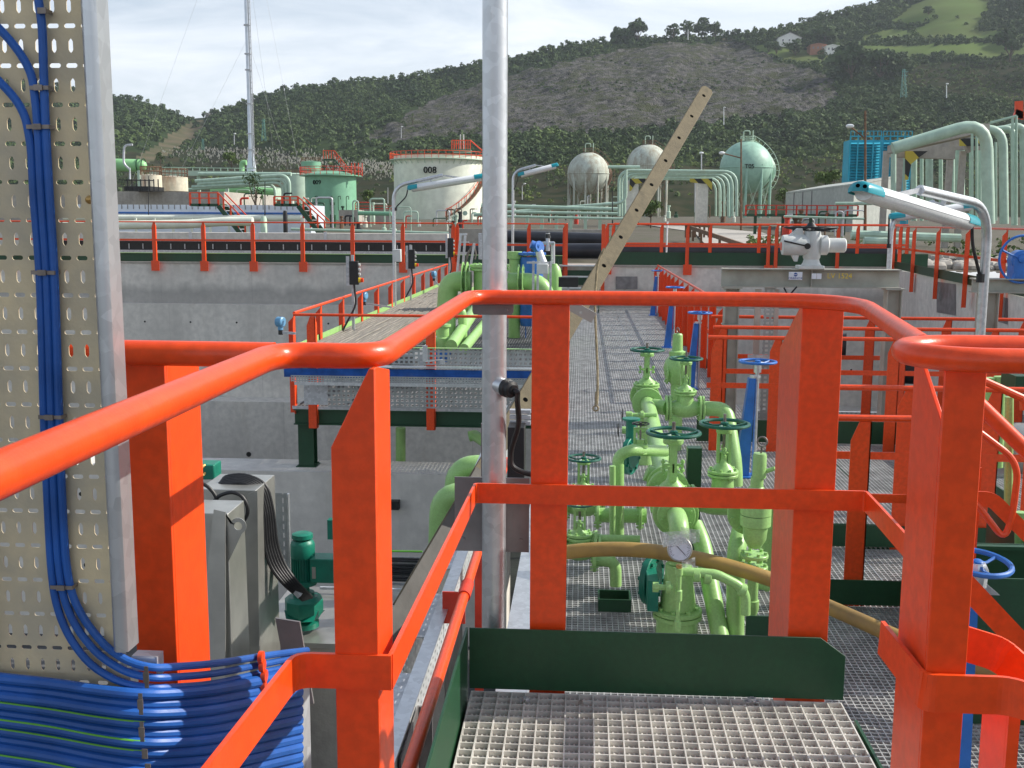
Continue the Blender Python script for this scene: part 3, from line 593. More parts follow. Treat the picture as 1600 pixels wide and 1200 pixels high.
# ================================================================== GRATING WALKWAYS
def walkway(name, label, x0, x1, y0, y1, z, px=.034, py=.10, m='grate2', under=True):
    t = thing(name, label, 'walkway', ((x0+x1)/2, y0, z))
    n = int((x1-x0)/px); k = int((y1-y0)/py); mb = MB()
    for i in range(n+1): x = x0+(x1-x0)*i/n; mb.bx(x-.0026, x+.0026, y0, y1, z-.030, z)
    for j in range(k+1): y = y0+(y1-y0)*j/k; mb.bx(x0, x1, y-.0035, y+.0035, z-.012, z-.0006)
    mb.build('grating', m, t)
    return t
XW = P(1030, 470, Z=ZW).x
XWR = 2.02
w1 = walkway('walkway', 'long steel grating walkway running straight away to the far basin wall', -.20, XWR, 3.5, 30.0, ZW, .034, .038, 'grate')
sp = MB()
for y in np.arange(4.5, 30, 1.0): sp.bx(-.2, XWR, y-.03, y+.03, ZW-.14, ZW-.031)
for x in (-.18, .95, XWR-.02): sp.bx(x-.03, x+.03, 3.5, 30, ZW-.15, ZW-.0315)
sp.build('support_beam', 'dgreen', w1)
MB().bx(.93, .936, 3.5, 30, ZW-.02, ZW+.003).bx(XWR-.004, XWR, 3.5, 30, ZW-.02, ZW+.004).build('seam_strip', 'galv', w1)
w2 = walkway('walkway', 'steel grating deck right of the pipework, crossed by the ochre hose', XWR+.002, 7.5, 3.2, 6.74, ZW, .034, .038, 'grate')
w3 = walkway('walkway', 'steel grating deck between the two right hand cross railings', XWR+.002, 7.5, 6.78, 7.8, ZW, .034, .038, 'grate')
w4 = walkway('walkway', 'steel grating deck on the right reaching the far cross railings', XWR+.002, 5.2, 7.9, 11.6, ZW, .034, .038, 'grate')
for w_, x0, x1, y0, y1 in ((w2, XWR, 7.5, 3.2, 6.74), (w3, XWR, 7.5, 6.78, 7.8), (w4, XWR, 5.2, 7.9, 11.6)):
    sp = MB()
    for y in np.arange(y0+.4, y1, .9): sp.bx(x0, x1, y-.03, y+.03, ZW-.15, ZW-.031)
    for x in np.arange(x0+.5, x1, 1.1): sp.bx(x-.002, x+.003, y0, y1, ZW-.02, ZW+.003)
    sp.build('support_beam', 'dgreen', w_)
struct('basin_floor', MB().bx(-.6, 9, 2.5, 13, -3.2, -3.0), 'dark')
# trestle
XL = -3.62; ty0 = P(600, 637, Z=ZW).y
w5 = walkway('walkway', 'raised steel trestle platform with red railing on the left, on dark green beams', XL, -.21, ty0, 30.0, ZW, .05, .12)
b = MB(); zb0, zb1 = ZW-.035, ZW-.235
for x in (XL+.1, -1.9, -.3):
    b.bx(x-.1, x+.1, ty0+.1, 28.9, zb0-.015, zb0); b.bx(x-.004, x+.004, ty0+.1, 28.9, zb1+.015, zb0-.015); b.bx(x-.1, x+.1, ty0+.1, 28.9, zb1, zb1+.015)
b.build('long_beam', 'dgreen', w5)
b = MB(); b.bx(XL-.02, -.2, ty0-.02, ty0+.095, zb0-.015, zb0); b.bx(XL-.02, -.2, ty0+.04, ty0+.05, zb1+.015, zb0-.015); b.bx(XL-.02, -.2, ty0-.02, ty0+.095, zb1, zb1+.015); b.build('end_beam', 'dgreen', w5)
MB().bx(XL-.03, -.2, ty0-.03, ty0-.024, ZW-.03, ZW+.01).build('edge_strip', 'galvd', w5)
for x in (XL+.10,):
    c = MB(); y = ty0+.2; c.bx(x-.1, x+.1, y-.1, y-.088, zc+.012, zb1); c.bx(x-.1, x+.1, y+.088, y+.1, zc+.012, zb1); c.bx(x-.004, x+.004, y-.088, y+.088, zc+.012, zb1); c.bx(x-.13, x+.13, y-.13, y+.13, zc, zc+.012)
    c.bolts((x, y, zc+.018), (0, 0, 1), .15, .01, .012, 4, math.pi/4)
    c.build('column', 'dgreen', w5)
# ================================================================== RAILINGS (one welded length = one thing)
def railing(label, p0, p1, h=1.17, step=1.5, mid=.5, r=.021, toe=0, post=.10, post_down=.15, foot=False, first=0, group=None, name='handrail', ntop=None, facecam=True, n=None, r_end=None, midm='flat'):
    p0 = Vector(p0); p1 = Vector(p1); d = p1-p0; ln = d.length; u = d.normalized(); t = thing(name, label, 'handrail', p0, group)
    up = Vector((0, 0, 1)); MB().tube([p0+up*h, p1+up*h], r, 10).build('top_rail', 'red', t)
    if mid: MB().bar(p0+up*h*mid, p1+up*h*mid, .008, .055, up).build('mid_rail', 'red', t)
    n = n or max(1, int(round(ln/step))); sd_ = u.cross(up).normalized()
    if sd_.y > 0: sd_ = -sd_
    for i in range(n+1):
        c = p0+d*(i/n) if not first else p0+u*(first+(ln-2*first)*i/n)
        m = MB(); hw = post/2
        m.prism([c-u*hw-up*post_down, c+u*hw-up*post_down, c+u*hw+up*(h-.02), c-u*hw*.2+up*(h-.02), c-u*hw+up*(h-.14)], -sd_*.008)
        m.prism([c+u*hw-up*post_down, c+u*hw-sd_*.09-up*post_down, c+u*hw-sd_*.09+up*(h-.12), c+u*hw+up*(h-.02)], -u*.008)
        if foot:
            m.prism([c-u*.10-up*(post_down+.02)+sd_*.002, c+u*.13-up*(post_down+.02)+sd_*.002, c+u*.13-up*(post_down-.26)+sd_*.002, c-u*.10-up*(post_down-.26)+sd_*.002], sd_*.012)
        m.build('post', 'red', t)
    if toe: m = MB(); m.bar(p0+up*(toe/2+.01)+sd_*.02, p1+up*(toe/2+.01)+sd_*.02, .006, toe, up); m.build('toe_board', 'dgreen', t)
    return t
yR = 29.9; zw0 = zt_
hR = P(300, 347, Y=yR).z-zt_
def atw(px): return Vector((P(px, 410, Y=yR).x, yR, zt_))
railing('red handrail along the far basin wall, left of the pole', atw(-60), atw(708), hR, P(295, 400, Y=yR).x-P(215, 400, Y=yR).x, .57, .020, 0, .10, .18, True)
gp = thing('wall_curb', 'dark green steel channel along the foot of the far left handrail', 'curb', (-8, 30.3, zt_))
MB().bx(-30, P(880, 400, Y=30.2).x, 30.2, 30.21, zt_+.05, zt_+.28).build('channel', 'dgreen', gp); MB().bx(-30, P(880, 400, Y=30.2).x, 30.14, 30.3, zt_+.281, zt_+.295).build('flange', 'lgreen', gp)
railing('short red handrail on the far wall between the pole and the stair head', atw(712)+Vector((0, .3, 0)), atw(882)+Vector((0, .3, 0)), hR, 1.45, .5, .020, 0, .10, .1, n=3)
sg = railing('red handrail running back from the stair head on the far wall', atw(884), atw(884)+Vector((0, 1.6, 0)), hR, 1.4, .5, .02, 0, .1, .3)
railing('red handrail along the far wall, from the stair head to the grey actuator', atw(948), atw(1200), hR, 1.45, .5, .020, 0, .10, .18, True, n=2)
railing('red handrail along the far wall behind the grey actuator', atw(1212), atw(1405), hR, 1.45, .5, .020, 0, .10, .05, False, n=2)
railing('second red handrail standing behind the far wall handrail, beyond the black pipe', atw(960)+Vector((0, 1.4, .05)), atw(1440)+Vector((0, 1.4, .05)), hR-.03, 1.45, .5, .018, 0, .10, .05, n=6)
gp = thing('wall_curb', 'dark green steel curb along the right part of the far wall', 'curb', (5, 30.3, zt_))
MB().bx(P(945, 400, Y=30.2).x, 9.3, 30.15, 30.16, zt_+.05, zt_+.40).build('channel', 'dgreen', gp)
railing('red handrail hung outside the sunlit right basin wall', Vector((wl[0].x, wl[0].y-.1, zt_)), Vector((wl[2].x, wl[2].y, zt_)), hR-.02, 1.6, .5, .02, .2, .13, .45, n=5)
# side stub posts left of the stair
# walkway right railing
rw = railing('red handrail along the right side of the long grating walkway, seen almost end on', (XWR, 14.4, ZW), (XWR, 29.4, ZW), 1.19, 1.1, .52, .021, .15, .16, .1)
# trestle railings
tl = railing('red handrail along the far side of the trestle platform, above the beige cables', (XL, ty0+.05, ZW), (XL, 29.3, ZW), 1.185, 1.5, .0, .02, 0, .12, .1, n=11)
tf = railing('red handrail across the near end of the trestle platform', (XL+.02, ty0-.06, ZW), (-.15, ty0-.06, ZW), 1.175, 1.45, 0, .018, 0, .11, .27, n=2, first=.22)
# cross railings on the right
def crossrail(label, px0, px1, Y, n, bend=False, toe=0, post_down=.1, zoff=0, h=1.18, mid=.58, first=.1):
    a = Vector((P(px0, 600, Y=Y).x, Y, ZW+zoff)); b = Vector((P(px1, 600, Y=Y).x, Y, ZW+zoff))
    return railing(label, a, b, h, 1.5, mid, .021, toe, .12, post_down, n=n, first=first)
crossrail('farthest red cross railing on the right, just behind the tan steel columns', 1108, 1850, 13.7, 6)
crossrail('second farthest red cross railing on the right, between the tan steel columns', 1112, 1850, 12.3, 5)
crossrail('red cross railing ending left of the U shaped rail, above a dark green curb', 1104, 1410, 11.2, 3)
crossrail('red cross railing in the middle right, standing on the second dark green toe board', 1285, 1760, 7.85, 3, toe=.16, first=.6)
r4 = crossrail('nearest red cross railing on the right with a rounded left corner', 1300, 1560, 6.6, 1, toe=.16, first=.19)
x = P(1290, 600, Y=6.6).x
MB().tube(fillet([(x+.06, 6.6, ZW+1.18), (x-.02, 6.6, ZW+1.18), (x-.02, 6.6, ZW+.6)], .1, 6), .021, 10).build('end_loop', 'red', r4)
# toe boards round the far right decks
tb = thing('toe_board', 'dark green toe board closing the far edge of the right hand deck', 'toe board', (3, 11.6, ZW))
MB().bx(P(1090, 680, Y=11.5).x, P(1405, 680, Y=11.5).x, 11.62, 11.63, ZW+.01, ZW+.25).build('board', 'dgreen', tb); MB().bx(P(1405, 680, Y=11.5).x, P(1405, 680, Y=11.5).x+.01, 8.6, 11.62, ZW+.01, ZW+.25).build('board', 'dgreen', tb)
tb = thing('toe_board', 'dark green toe board at the back of the deck behind the middle right railing', 'toe board', (3, 7.9, ZW))
MB().bx(P(1283, 820, Y=7.9).x, 7.5, 7.93, 7.94, ZW+.01, ZW+.15).build('board', 'dgreen', tb)
# cable racks beyond the cross railings
for i, (Y, z0, lab) in enumerate([(14.6, -1.25, 'upper slotted cable rack seen between the tan columns'), (14.2, -1.75, 'lower slotted cable rack with blue cables behind the right hand deck')]):
    t = thing('cable_rack', lab, 'cable rack', (5, Y, z0))
    MB().bx(2.2, 11, Y, Y+.004, z0, z0+.16).build('perforated_side', 'perf', t); MB().bx(2.2, 11, Y-.03, Y+.02, z0+.161, z0+.168).build('flange', 'galvd', t)
    cb = MB()
    for k in range(7): cb.tube([(2.2, Y+.08+.01*k, z0-.05-.035*k), (6, Y+.08, z0-.06-.035*k), (11, Y+.08, z0-.045-.035*k)], .018, 6)
    o = cb.build('cables', 'cable' if i else 'black', t); o['kind'] = 'stuff'
# ================================================================== VALVES AND PIPEWORK
def handwheel(c, ax, rw, m, parent, spokes=5, rt=None):
    c = Vector(c); d, a, b = frame(ax); rt = rt or rw*.075; mb = MB(); mb.torus(c, d, rw, rt, 32, 8)
    mb.lathe([(rw*.17, -rw*.12), (rw*.17, rw*.06), (rw*.10, rw*.10)], c, d, 10)
    for i in range(spokes):
        q = 2*math.pi*i/spokes+.4; e = a*math.cos(q)+b*math.sin(q); mb.tube([c-d*rw*.06+e*rw*.1, c-d*rw*.10+e*rw*.5, c+e*rw*.97], [rw*.065, rw*.05, rw*.055], 6)
    return mb.build('handwheel', m, parent)
def flange(mb, c, ax, r, th=.02, n=8, bolt=.008):
    d = Vector(ax).normalized(); c = Vector(c); mb.lathe([(r*.97, -th/2), (r, -th/2+.003), (r, th/2-.003), (r*.97, th/2)], c, d, 24); mb.bolts(c, d, r*.8, bolt, th+.03, n); return mb
def gate_valve(label, c, ax, rp, zf, zw, rw, L=None, m='lgreen', wm='wheel', spokes=5, group=None, ff=(1, 1), name='gate_valve'):
    c = Vector(c); ax = Vector(ax).normalized(); L = L or rp*3.2; Z = Vector((0, 0, 1)); sd = ax.cross(Z)
    t = thing(name, label, 'valve', c, group); k = rp
    b = MB(); b.lathe([(k*1.05, -L), (k*1.05, -L*.75), (k*1.35, -L*.4), (k*1.45, 0), (k*1.35, L*.4), (k*1.05, L*.75), (k*1.05, L)], c, ax, 20)
    b.lathe([(k*1.3, 0), (k*1.3, k*1.2), (k*1.15, (zf-c.z)-.02)], c, Z, 18)
    for s_, on in ((-1, ff[0]), (1, ff[1])):
        if on:
            flange(b, c+ax*s_*(L-.011), ax, k*1.95, .022, 8, k*.14); 
    b.build('body', m, t)
    for s_, on in ((-1, ff[0]), (1, ff[1])):
        if on: fl_ = MB(); flange(fl_, c+ax*s_*(L+.017), ax, k*1.95, .020, 0); fl_.build('mating_flange', m, t); MB().lathe([(k*1.72, 0), (k*1.72, .0065)], c+ax*(s_*(L+.0035)-.00325), ax, 18).build('gasket', 'gasket', t)
    zt = Vector((c.x, c.y, zf)); bn = MB(); flange(bn, zt-Z*.009, Z, k*1.7, .018, 8, k*.13); bn.build('bonnet_flange', m, t)
    bn = MB(); flange(bn, zt+Z*.014, Z, k*1.7, .018, 8, k*.15); H = zw-zf
    bn.lathe([(k*1.35, .02), (k*1.1, H*.12), (k*.55, H*.22), (k*.42, H*.30), (k*.42, H*.42), (k*.6, H*.425), (k*.6, H*.45), (k*.3, H*.47)], zt, Z, 16)
    for s_ in (-1, 1): bn.bolts(zt+Z*H*.44+sd*s_*k*.0, Z, k*.75, k*.11, H*.14, 2, math.pi/2)
    bn.build('bonnet', m, t)
    y = MB()
    for s_ in (-1, 1):
        y.bar(zt+ax*s_*k*.62+Z*H*.22, zt+ax*s_*k*.62+Z*H*.86, k*.30, k*.62, up=sd) if abs(ax.x) > .5 else y.bar(zt+ax*s_*k*.62+Z*H*.22, zt+ax*s_*k*.62+Z*H*.86, k*.62, k*.30, up=ax)
        y.cyl(zt+sd*s_*k*.85+Z*H*.34, zt+sd*s_*k*.85+Z*H*.56, k*.10, n=6); y.lathe([(k*.2, H*.5), (k*.2, H*.54)], zt+sd*s_*k*.85, Z, 6); y.lathe([(k*.2, H*.36), (k*.2, H*.40)], zt+sd*s_*k*.85, Z, 6)
    y.bar(zt-sd*k*.95+Z*H*.46, zt+sd*k*.95+Z*H*.46, k*.4, H*.05)
    y.lathe([(k*.85, H*.82), (k*.9, H*.84), (k*.9, H*.90), (k*.5, H*.97)], zt, Z, 14); y.build('yoke', m, t)
    MB().cyl(zt+Z*H*.4, zt+Z*(H+rw*.42), k*.16, n=10).build('stem', 'steel', t)
    handwheel(zt+Z*H, Z, rw, wm, t, spokes)
    return t
def pipe(label, pts, r, m='lgreen', fr=None, name='pipe', flanges=(), cat='pipe', group=None, n=16):
    t = None; pts = [Vector(p) for p in pts]; mb = MB(); mb.tube(fillet(pts, fr or r*3, 6), r, n)
    if flanges:
        t = thing(name, label, cat, pts[0], group); mb.build('pipe', m, t)
        for c, ax in flanges: f = MB(); flange(f, c, ax, r*1.95, .02, 8, r*.14); f.build('flange', m, t)
        return t
    return tag(mb.build(name, m), label, cat, group)
Zv = Vector((0, 0, 1))
zpA = P(1010, 632, Y=10.3).z; zB = P(1052, 795, Y=6.35).z; zL = (zpA+zB)/2; XA = P(1012, 600, Y=10.3).x; XB = P(1055, 795, Y=6.35).x
def zpx(py, Y, px=1050): return P(px, py, Y=Y).z
# A: far valve on the long line
cA = Vector((XA, 10.5, zL)); gate_valve('green gate valve furthest down the walkway side, its wheel level and leftmost', cA, (0, 1, 0), .075, zpx(603, 10.5), zpx(547, 10.5), P(1037, 547, Y=10.5).x-cA.x, L=.22)
pipe('light green pipe running towards the camera from the furthest valve to the wide front valve', [cA-Vector((0, .26, 0)), (XB, 7.05, zL)], .068, flanges=[((XB, 7.0, zL), (0, 1, 0))])
MB_ = None
pipe('light green pipe dropping from the furthest valve through the walkway', [cA+Vector((0, .0, -.1)), cA+Vector((0, 0, -1.2))], .075)
# B: front valve
cB = Vector((XB, 6.6, zL)); gate_valve('big green gate valve in the middle of the cluster with a wide dark wheel', cB, (0, 1, 0), .070, zpx(770, 6.6), zpx(676, 6.6), P(1101, 676, Y=6.6).x-P(1060, 676, Y=6.6).x, L=.27, spokes=5)
eb_y = 6.6-.33
pipe('light green elbow pipe turning down in front of the big middle valve, behind the gauge', [(XB, eb_y+.02, zL), (XB, eb_y-.22, zL), (XB, eb_y-.24, ZW+.42)], .058, fr=.12, flanges=[((XB, eb_y+.0, zL), (0, 1, 0))])
b_ = thing('strainer', 'green flanged cone shaped fitting standing behind the dark green toe board', 'pipe fitting', (XB-.0, eb_y-.24, ZW))
q = (XB, eb_y-.24, ZW); m = MB(); m.lathe([(.075, .42), (.078, .36), (.09, .28), (.10, .2), (.10, .16)], q, Zv, 22); m.build('body', 'lgreen', b_)
m = MB(); flange(m, Vector(q)+Zv*.145, Zv, .14, .025, 8, .013); m.build('flange', 'lgreen', b_); m = MB(); flange(m, Vector(q)+Zv*.115, Zv, .14, .025, 0); m.lathe([(.12, -.1), (.12, .1)], q, Zv, 20); m.build('base_flange', 'lgreen', b_)
# gauge
gc = P(1062, 858, Y=5.55); ga = thing('pressure_gauge', 'round white pressure gauge with torn clear wrapping on a green stem', 'gauge', (gc.x, gc.y, ZW+.2))
fd = (C0-gc).normalized(); fd = Vector((fd.x*.6, -1, .25)).normalized(); rg = .066
MB().lathe([(rg*.96, -.03), (rg, -.025), (rg, .004), (rg*.93, .008), (rg*.90, .003)], gc, fd, 32).build('case', 'stain', ga)
di = MB().lathe([(rg*.88, .0035), (rg*.88, .0042)], gc, fd, 32).build('dial', 'dial', ga)
_, ga_a, ga_b = frame(fd); mk = MB()
for i in range(28):
    q = math.pi*1.25-i/27*math.pi*1.5; e = ga_a*-math.cos(q)*-1+ga_b*math.sin(q); ln = .12 if i % 3 else .2
    mk.bar(gc+fd*.0048+e*rg*(.8-ln), gc+fd*.0048+e*rg*.8, .0016, .0006, fd)
nd = (ga_a*-.7+ga_b*-.7); mk.bar(gc+fd*.0055-nd*rg*.35, gc+fd*.0055+nd*rg*.62, .003, .0006, fd); mk.build('scale_marks', 'ink', di)
wr = MB(); 
for i, (dx, dz, sx, sz, ty) in enumerate([(-.02, .085, .075, .03, .1), (.05, .10, .05, .035, -.15), (-.04, .07, .05, .025, .3), (.02, .075, .06, .028, .2), (.045, -.05, .035, .02, .3)]):
    c = gc+Vector((dx, -.012-.004*i, dz-.015)); n_ = 5; vs = []
    for a in range(n_):
        for b in range(n_): u_, v_ = a/(n_-1)*2-1, b/(n_-1)*2-1; vs.append(c+Vector((u_*sx, random.uniform(-.008, .008)+ty*v_*sz, v_*sz+ty*u_*sx)))
    wr.add(vs, [(a*n_+b, (a+1)*n_+b, (a+1)*n_+b+1, a*n_+b+1) for a in range(n_-1) for b in range(n_-1)])
wr.build('torn_wrap', 'foil', ga)
st_ = MB(); x, y = gc.x+.0, gc.y+.0; z1 = P(1062, 882, Y=gc.y).z; z0 = P(1062, 985, Y=gc.y).z
st_.lathe([(.018, z0), (.018, z0+.05), (.011, z0+.055), (.011, z0+.16), (.020, z0+.165), (.020, z0+.22), (.014, z0+.225), (.014, z1-.06), (.021, z1-.055), (.021, z1-.02)], (x, y, 0), Zv, 12); st_.build('siphon_stem', 'lgreen', ga)
MB().lathe([(.016, z1-.019), (.016, z1+.0)], (x, y, 0), Zv, 8).build('brass_fitting', 'brass', ga)
side_ = MB(); za = P(1050, 918, Y=gc.y).z; side_.cyl((x-.13, y, za), (x-.03, y, za), .016, n=8); side_.lathe([(.028, -.015), (.028, .015)], (x-.12, y, za), (1, 0, 0), 8); side_.lathe([(.034, -.012), (.034, .012)], (x-.055, y, za), (1, 0, 0), 12); side_.build('side_cock', 'lgreen', ga)
# pipe from gauge going right and down to relief valve
zq = P(1080, 898, Y=5.6).z
pipe('thin light green pipe stepping from the gauge stem across to the drain pot', [(x+.01, 5.62, zq+.01), (P(1120, 905, Y=5.6).x, 5.62, zq), P(1155, 915, Y=5.62), P(1165, 930, Y=5.62), P(1165, 960, Y=5.62)], .026, fr=.03, flanges=[])
for i_, (px_, py_, ax_) in enumerate([(1088, 899, (1, 0, 0)), (1105, 902, (1, 0, -.1)), (1160, 922, (1, 0, -.3))]):
    tag(MB().lathe([(.030, -.02), (.036, -.015), (.036, .015), (.030, .02)], P(px_, py_, Y=5.62), ax_, 14).build('pipe_coupling', 'lgreen'), ['first', 'second', 'last'][i_]+' coupling sleeve on the thin pipe right of the gauge stem, counted from the gauge', 'coupling')
# C valve: pipe across
cC = P(1070, 638, Y=10.0); cC.z += 0; gate_valve('green gate valve beside the furthest one, with flanges left and right', cC, (1, 0, 0), .062, zpx(613, 10.0), zpx(560, 10.0), P(1100, 560, Y=10).x-P(1075, 560, Y=10).x, L=.15)
pipe('light green elbow leaving the second valve to the right and bending down', [cC+Vector((.17, 0, 0)), cC+Vector((.38, 0, 0)), cC+Vector((.44, -.3, -.5)), cC+Vector((.44, -.3, -.9))], .07, fr=.16)
pipe('short light green link between the two furthest valves', [(XA+.05, 10.1, cC.z), (cC.x-.16, 10.0, cC.z)], .07)
# D valve
cD = P(1128, 785, Y=6.9); gate_valve('green gate valve with the widest dark wheel, right of the big middle one', cD, (1, 0, 0), .058, zpx(738, 6.9), zpx(661, 6.9), P(1175, 661, Y=6.9).x-P(1137, 661, Y=6.9).x, L=.2)
pipe('light green pipe linking the big middle valve to the right hand one', [(XB+.1, 6.75, cD.z), (cD.x-.22, 6.9, cD.z)], .075)
xe = P(1205, 790, Y=6.9).x
pipe('tall light green pipe with a rounded top bend beside the right front post', [cD+Vector((.22, 0, 0)), (xe, 6.9, cD.z), (xe, 6.9, ZW-.1)], .068, fr=.13)
# E relief valve at the back
cE = P(1057, 600, Y=11.2); e_ = thing('relief_valve', 'green relief valve with a tall cap and lifting ring behind the two far valves', 'valve', (cE.x, cE.y, ZW))
m = MB(); m.lathe([(.05, zpx(650, 11.2)), (.06, zpx(600, 11.2)), (.12, zpx(590, 11.2)), (.14, zpx(575, 11.2)), (.12, zpx(563, 11.2)), (.08, zpx(556, 11.2))], (cE.x, cE.y, 0), Zv, 18); m.lathe([(.07, ZW), (.07, zpx(650, 11.2))], (cE.x, cE.y, 0), Zv, 14); m.build('body', 'lgreen', e_)
m = MB(); m.lathe([(.085, zpx(555, 11.2)), (.085, zpx(549, 11.2)), (.055, zpx(547, 11.2)), (.05, zpx(523, 11.2)), (.04, zpx(521, 11.2))], (cE.x, cE.y, 0), Zv, 14); m.build('cap', 'lgreen', e_)
m = MB(); m.torus((cE.x, cE.y, zpx(516, 11.2)), (1, .4, 0), .028, .006, 14, 6); m.build('lifting_ring', 'steel', e_)
m = MB(); flange(m, (cE.x-.1, cE.y, zpx(582, 11.2)), (1, 0, 0), .12, .02, 6, .01); m.build('side_flange', 'lgreen', e_)
# F small gate valve left with second one under it
YF = 6.9
cF = P(905, 800, Y=YF+.5); gate_valve('green gate valve leftmost in the cluster, half hidden by the red post', P(911, 790, Y=7.6), (1, 0, 0), .055, zpx(765, 7.6, 911), zpx(716, 7.6, 911), P(937, 716, Y=7.6).x-P(911, 716, Y=7.6).x, L=.13)
cF2 = P(905, 858, Y=6.6); gate_valve('smaller green gate valve in front of the leftmost one, just above the hose', cF2, (1, 0, 0), .05, zpx(838, 6.6, 905), zpx(787, 6.6, 905), P(926, 787, Y=6.6).x-P(905, 787, Y=6.6).x, L=.11)
z_ = P(960, 805, Y=7.2).z
pipe('light green pipe running left to right behind the hose, from the left valve', [(P(930, 805, Y=7.2).x, 7.2, z_), (P(1010, 805, Y=7.2).x, 7.2, z_)], .05, flanges=[((P(934, 800, Y=7.2).x, 7.2, z_), (1, 0, 0)), ((P(1000, 800, Y=7.2).x, 7.2, z_), (1, 0, 0))])
z_ = P(960, 842, Y=6.6).z
pipe('thin light green pipe lying just above the hose', [(P(925, 842, Y=6.6).x, 6.6, z_), (P(1000, 842, Y=6.6).x, 6.6, z_)], .026, flanges=[((P(931, 842, Y=6.6).x, 6.6, z_), (1, 0, 0))])
pipe('light green drain elbow turning down into the dark green square base', [P(925, 876, Y=6.45), P(962, 876, Y=6.45), P(962, 915, Y=6.45)], .036, fr=.08, flanges=[(P(929, 876, Y=6.45), (1, 0, 0))])
bx_ = P(960, 925, Y=6.45); zz = ZW+.0; m = MB(); 
m.bx(bx_.x-.09, bx_.x+.09, 6.36, 6.37, ZW+.002, ZW+.08); m.bx(bx_.x-.09, bx_.x+.09, 6.53, 6.54, ZW+.002, ZW+.08); m.bx(bx_.x-.1, bx_.x-.09, 6.36, 6.54, ZW+.002, ZW+.08); m.bx(bx_.x+.09, bx_.x+.1, 6.36, 6.54, ZW+.002, ZW+.08)
tag(m.build('pipe_collar', 'dgreen'), 'dark green square collar on the grating round the drain elbow', 'collar')
# portal pipe with small wheel valve
Yp = 7.0
pipe('thin light green pipe hoop rising from the grating left of the big middle valve', [P(966, 840, Y=Yp), P(966, 712, Y=Yp), P(985, 703, Y=Yp), P(1040, 705, Y=7.3)], .038, fr=.09)
pipe('very thin light green riser standing beside the pipe hoop', [P(957, 880, Y=Yp-.1), P(957, 760, Y=Yp-.1), P(957, 728, Y=Yp-.1)], .02)
cG = P(1000, 706, Y=7.1); g_ = thing('globe_valve', 'small green globe valve with a tiny black wheel on top of the pipe hoop', 'valve', cG)
m = MB(); m.lathe([(.05, -.01), (.045, .03), (.055, .035), (.055, .05), (.028, .055), (.028, .085)], cG, Zv, 12); m.bx(cG.x-.045, cG.x-.03, cG.y-.01, cG.y+.01, cG.z+.055, cG.z+.15); m.bx(cG.x+.03, cG.x+.045, cG.y-.01, cG.y+.01, cG.z+.055, cG.z+.15); m.bx(cG.x-.045, cG.x+.045, cG.y-.012, cG.y+.012, cG.z+.150, cG.z+.165); m.build('body', 'lgreen', g_)
handwheel(cG+Zv*.19, Zv, .055, 'black', g_, 3); MB().cyl(cG+Zv*.08, cG+Zv*.2, .007, n=8).build('stem', 'steel', g_)
for i, (px, py, Y) in enumerate([(978, 648, 9.2), (972, 672, 8.6)]):
    c = P(px, py, Y=Y); g_ = thing('globe_valve', ['tiny green valve with a black side wheel left of the far pipes', 'tiny green valve with a black side wheel, the lower and nearer one of two'][i], 'valve', c)
    MB().lathe([(.03, 0), (.03, .05), (.018, .055), (.018, .12), (.036, .125), (.036, .15), (.02, .155), (.02, .26)], c, (1, 0, 0), 10).build('body', 'lgreen', g_); handwheel(c+Vector((-.03, 0, 0)), (1, 0, 0), .05, 'black', g_, 3)
# dark green butterfly valve lower left of the line, dark teal strainers
for i, (px, py, Y, lab) in enumerate([(985, 712, 8.4, 'dark teal round valve body half hidden behind the pipe hoop'), (1018, 905, 6.25, 'dark teal butterfly valve disc beside the hose and the gauge stem')]):
    c = P(px, py, Y=Y); t = thing('butterfly_valve', lab, 'valve', c); m = MB(); flange(m, c, (1, -.5, 0), .15, .04, 8, .012); m.lathe([(.10, -.03), (.10, .03)], c, (1, -.5, 0), 20); m.build('body', 'motor', t)
    m = MB(); m.bx(c.x-.04, c.x+.02, c.y-.3, c.y-.05, c.z-.09, c.z+.09) if i else m.lathe([(.04, .1), (.04, .28), (.07, .285), (.07, .30)], c, Zv, 12); m.build('gearbox', 'motor', t)
pipe('light green pipe slanting down to the right behind the gauge', [P(1085, 820, Y=6.4), P(1098, 850, Y=6.3), P(1128, 1010, Y=5.9)], .052, fr=.1)
pipe('stout light green upright pipe right of the gauge, below the flanged tee', [P(1150, 985, Y=6.0)-Zv*.2, P(1150, 860, Y=6.0), P(1160, 820, Y=6.2)], .052, fr=.1)
pipe('short light green branch pipe bending down behind the middle valve', [P(1010, 738, Y=7.4), P(1026, 745, Y=7.4), P(1030, 800, Y=7.3)], .06, fr=.1)
# H relief valve, front right
h_ = thing('relief_valve', 'large green relief valve with a lifting ring, next to the right front post', 'valve', P(1182, 960, Y=5.9)); YH = 5.9; XH = P(1181, 800, Y=YH).x
def zH(py): return P(1181, py, Y=YH).z
m = MB(); m.lathe([(.035, zH(855)), (.045, zH(850)), (.062, zH(842)), (.07, zH(822)), (.085, zH(820)), (.085, zH(804))], (XH, YH, 0), Zv, 20); m.build('body', 'lgreen', h_)
m = MB(); m.lathe([(.085, zH(803)), (.085, zH(788)), (.07, zH(786)), (.048, zH(784)), (.048, zH(765)), (.035, zH(760)), (.035, zH(745))], (XH, YH, 0), Zv, 20); m.bolts((XH, YH, zH(786)), Zv, .07, .011, .03, 6); m.build('bonnet', 'lgreen', h_)
m = MB(); m.lathe([(.038, zH(746)), (.038, zH(712)), (.034, zH(708))], (XH+.01, YH, 0), Zv, 16); m.cyl((XH+.03, YH, zH(738)), (XH+.09, YH-.02, zH(730)), .012, n=8); m.build('cap', 'lgreen', h_)
